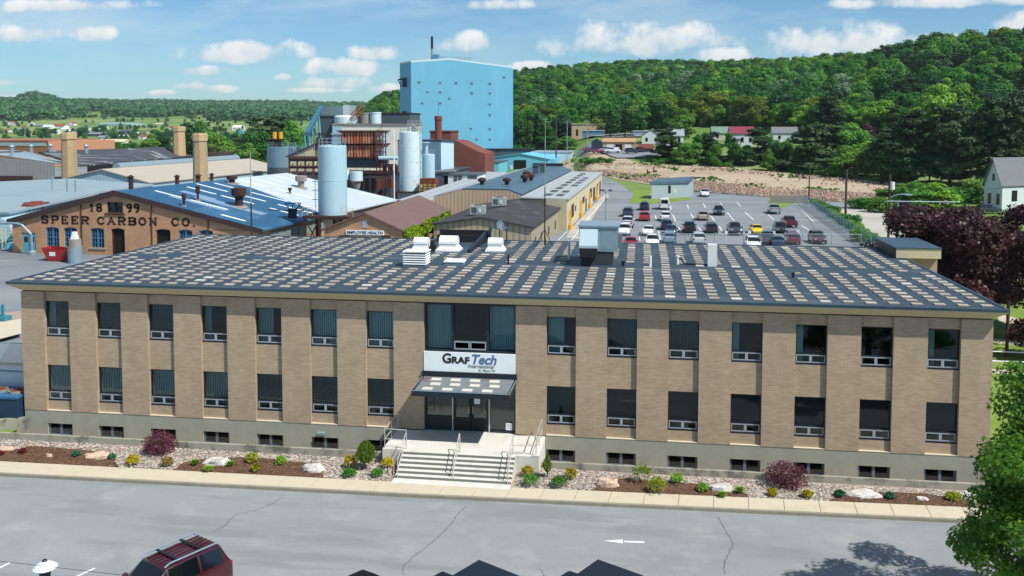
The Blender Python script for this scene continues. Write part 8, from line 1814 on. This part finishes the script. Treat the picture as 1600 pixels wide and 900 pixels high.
def pick(x, y, u, rg):
    n1 = noise.noise(Vector((x/55, y/55, 1))); n2 = noise.noise(Vector((x/38, y/38, 9)))
    if u > 1370 and n2 > .05 and rg.random() < .5: return rg.choice(['spruce_a', 'spruce_b', 'pine_a'])
    if rg.random() < .05: return rg.choice(['spruce_a', 'spruce_b'])
    if n1 > .25: return rg.choice(['broad_e', 'broad_d', 'broad_a', 'broad_a'])
    if n1 < -.2: return rg.choice(['broad_c', 'broad_b', 'broad_f'])
    return rg.choice(['broad_a', 'broad_b', 'broad_b', 'broad_c', 'broad_d'])
hillpts.sort(key=lambda q: q[4]); inst = []
for i, (x, y, z, u, d) in enumerate(hillpts):
    key = pick(x, y, u, rg); h = rg.uniform(9.5, 14.5)*(1.12 if 'spruce' in key else 1)
    if i < 230: tree(key, x, y, h, 'tree in the nearest rows at the foot of the wooded hillside', 'nearest rows of the hillside wood', rg.uniform(1.05, 1.35), trunk=False)
    else: inst.append((x, y, z-1.2, 1.18*h/protos[key][2], rg.random()*6.28, KEYS.index(key)))
def scatter(name, pts, keys, label, cat):
    colx = bpy.data.collections.new(name+'_shapes')
    for i, k in enumerate(keys): o = bpy.data.objects.new('%02d_%s' % (i, k), protos[k][0]); colx.objects.link(o)
    me = bpy.data.meshes.new(name); me.from_pydata([p[:3] for p in pts], [], [])
    for nm, j, tp in (('sc', 3, 'FLOAT'), ('rz', 4, 'FLOAT'), ('ix', 5, 'INT')): a = me.attributes.new(nm, tp, 'POINT'); a.data.foreach_set('value', [p[j] for p in pts])
    o = bpy.data.objects.new(name, me); sc.collection.objects.link(o); ng = bpy.data.node_groups.new(name, 'GeometryNodeTree')
    ng.interface.new_socket('Geometry', in_out='INPUT', socket_type='NodeSocketGeometry'); ng.interface.new_socket('Geometry', in_out='OUTPUT', socket_type='NodeSocketGeometry')
    N, L = ng.nodes, ng.links; gi, go = N.new('NodeGroupInput'), N.new('NodeGroupOutput'); ip = N.new('GeometryNodeInstanceOnPoints'); ci = N.new('GeometryNodeCollectionInfo'); ci.inputs['Collection'].default_value = colx; ci.inputs['Separate Children'].default_value = True; ci.inputs['Reset Children'].default_value = True
    def att(nm, tp): n = N.new('GeometryNodeInputNamedAttribute'); n.data_type = tp; n.inputs['Name'].default_value = nm; return n.outputs['Attribute']
    cx = N.new('ShaderNodeCombineXYZ'); L.new(att('rz', 'FLOAT'), cx.inputs[2]); cs = N.new('ShaderNodeCombineXYZ'); s_ = att('sc', 'FLOAT'); [L.new(s_, cs.inputs[i]) for i in range(3)]
    L.new(gi.outputs[0], ip.inputs['Points']); L.new(ci.outputs[0], ip.inputs['Instance']); ip.inputs['Pick Instance'].default_value = True; L.new(att('ix', 'INT'), ip.inputs['Instance Index']); L.new(cx.outputs[0], ip.inputs['Rotation']); L.new(cs.outputs[0], ip.inputs['Scale']); L.new(ip.outputs[0], go.inputs[0])
    md = o.modifiers.new('scatter', 'NODES'); md.node_group = ng; return tag(o, label, cat, kind='stuff')
scatter('hillside_forest', inst, KEYS, 'dense mixed green wood covering the hillside beyond the car park', 'forest')
# distant wooded hills on the left
fp = []; rg = random.Random(5); d = 1500
while d < 3500:
    st = 15+d/300; du = st/d*F; u = -250
    while u < 640:
        uu = u+rg.uniform(-.5, .5)*du; dd = d+rg.uniform(-.5, .5)*st; x, y = dirxy(uu, dd)
        dens = 1 if dd > 2250 else .0
        if dd <= 2250: dens = 1 if noise.noise(Vector((x/160, y/160, 4))) > .12+.1*(2250-dd)/700 or (uu > 330) else .03
        if 1900 < dd < 2400 and 18 < uu < 98: dens = 1
        if rg.random() < dens: fp.append((x, y, height(x, y)-1, st/15*rg.uniform(.8, 1.15), rg.random()*6.28, rg.choice((0, 1))))
        u += du
    d += st*1.25
scatter('distant_woodland', fp, ['wood_d', 'wood_e'], 'far wooded hills along the left horizon', 'forest')
sb = [];                                                 # scrub between the far roofs and the town
rg = random.Random(15)
for k in range(1100):
    u, d = rg.uniform(-60, 560), rg.uniform(640, 1900); x, y = dirxy(u, d)
    if noise.noise(Vector((x/120, y/120, 8))) < .1: continue
    sb.append((x, y, height(x, y)-.2, rg.uniform(.3, .6), rg.random()*6.28, rg.choice((0, 1, 2))))
scatter('far_hedgerows', sb, ['broad_c', 'broad_a', 'broad_f'], 'hedges and scattered trees between the meadows and the distant town', 'hedge')
# scrub along the rubble and under the pines
sb = []; rg = random.Random(16)
for k in range(900):
    u = rg.uniform(895, 1560); v = interp(hi, u)-rg.uniform(.5, 9)
    if 1010 > u and v < 252: continue
    p, d = ground_hit(u, v)
    if noise.noise(Vector((p.x/14, p.y/14, 2))) < -.1: continue
    sb.append((p.x, p.y, height(p.x, p.y)-.1, rg.uniform(.25, .6), rg.random()*6.28, rg.choice((0, 0, 1))))
for k in range(1400):
    u = rg.uniform(880, 1450); v = rg.uniform(interp(hi, u), interp(lo, u)); p, d = ground_hit(u, v)
    if noise.noise(Vector((p.x/11, p.y/11, 12))) < .27: continue
    sb.append((p.x, p.y, height(p.x, p.y)+.05, rg.uniform(.12, .3), rg.random()*6.28, rg.choice((0, 1))))
for k in range(160):
    u = rg.uniform(1262, 1350); p = at(u, interp([(1262, 316), (1352, 380)], u), 0); sb.append((p.x+rg.uniform(.7, 2.6), p.y+rg.uniform(-1, 1), 0, rg.uniform(.2, .45), rg.random()*6.28, rg.choice((0, 1))))
for k in range(260):
    u, v = rg.uniform(800, 900), rg.uniform(226, 247); p, d = ground_hit(u, v)
    if noise.noise(Vector((p.x/12, p.y/12, 6))) < .12: continue
    sb.append((p.x, p.y, height(p.x, p.y)-.1, rg.uniform(.25, .6), rg.random()*6.28, rg.choice((0, 1))))
scatter('roadside_scrub', sb, ['bush_a', 'bush_b'], 'low green scrub along the dirt road and fences', 'scrub')

# substation frames far left of the plant
p = aty(318, 240, 300); p2 = aty(362, 240, 300); t = thing('substation', 'cluster of dark electrical frames and insulators left of the plant', 'substation', (p.x, 300, 0)); m_ = MB(); rg = random.Random(1); zt = aty(330, 228, 300).z
for k in range(14):
    x = p.x+(p2.x-p.x)*k/13; m_.tube((x, 300+rg.random()*3, 0), (x, 300+rg.random()*3, zt*rg.uniform(.75, 1)), .18, 5); m_.rbox((x, 300, zt*.5), .7, .7, 1.6); m_.rbox((x, 301, zt*.2), 1.2, 1, 2.2)
m_.tube((p.x, 300, zt*.9), (p2.x, 300, zt*.9), .1, 4).tube((p.x, 300, zt*.62), (p2.x, 300, zt*.62), .1, 4); m_.build('steel_frame', M_('substation_brown', '5b4642', .8), t)

# dark red tree beside the office
rl = random.Random(3); c = Vector((35.6, 31, 0))
L_ = [(0, 0, 6.0, 6.2, 3.6)]
for i in range(44):
    a = 6.28*i/44*2.7+rl.random()*.5; z = rl.uniform(1.9, 10.0); f = math.sqrt(max(.05, 1-((z-5.2)/5.6)**2)); rr = 10.3*f*rl.uniform(.6, 1); L_.append((math.cos(a)*rr, math.sin(a)*rr, z, rl.uniform(1.3, 2.3), rl.uniform(.9, 1.5)))
ML = leafm('dark_red_leaves', '351d20', '5a383a', trans=.25, rough=.45, nscale=.6)
t = thing('copper_tree', 'big dark purple red leaved tree beside the right end of the office', 'tree', tuple(c)); o = bpy.data.objects.new('crown', crown_mesh('copper_crown', ML, L_, 80000, .125, 7, thr=-.22, nf=2.2, up_=.35)); sc.collection.objects.link(o); o.parent = t
o = bpy.data.objects.new('trunk', trunk_mesh('copper_trunk', 9, .4, 4, 9, 12, .8)); sc.collection.objects.link(o); o.parent = t
# large maple leaning in at the lower right
c = Vector((23.4, -15.1, RD)); rl = random.Random(12)
L_ = [(0, 0, 5.2, 3.4, 3.2), (-1.6, 1.2, 7.6, 1.7, 1.2), (-2.4, .4, 6.2, 1.6, 1.2)]
for i in range(60):
    a = 6.28*i/60*3.9+rl.random()*.6; z = rl.uniform(1.5, 9.2); f = math.sqrt(max(.05, 1-((z-4.8)/5.2)**2)); rr = 4.75*f*rl.uniform(.6, 1); L_.append((math.cos(a)*rr, math.sin(a)*rr, z, rl.uniform(.55, 1.15), rl.uniform(.4, .75)))
MLf = leafm('maple_leaves', '47741e', '74a038', trans=.42, rough=.45, nscale=1.2)
t = thing('maple_tree', 'large green maple leaning in at the lower right corner', 'tree', tuple(c)); o = bpy.data.objects.new('crown', crown_mesh('maple_crown', MLf, L_, 60000, .08, 9, thr=-.42, nf=1.3, up_=.5, shape='maple')); sc.collection.objects.link(o); o.parent = t
o = bpy.data.objects.new('trunk', trunk_mesh('maple_trunk', 8, .24, 14, 10, 6, .85)); sc.collection.objects.link(o); o.parent = t

# ------------------------------------------------------------------ haze
hm = bpy.data.materials.new('haze_air'); hm.use_nodes = True; nt = hm.node_tree
for n in list(nt.nodes): nt.nodes.remove(n)
o_ = nt.nodes.new('ShaderNodeOutputMaterial'); pv = nt.nodes.new('ShaderNodeVolumePrincipled'); pv.inputs['Color'].default_value = (.78, .9, 1, 1); pv.inputs['Density'].default_value = .00007; pv.inputs['Anisotropy'].default_value = .2
nt.links.new(pv.outputs[0], o_.inputs['Volume']); hz = MB().box(-4600, 4600, -350, 9300, -3, 150).build('haze', hm); tag(hz, 'thin pale blue haze over the distant hills', 'haze', kind='stuff')
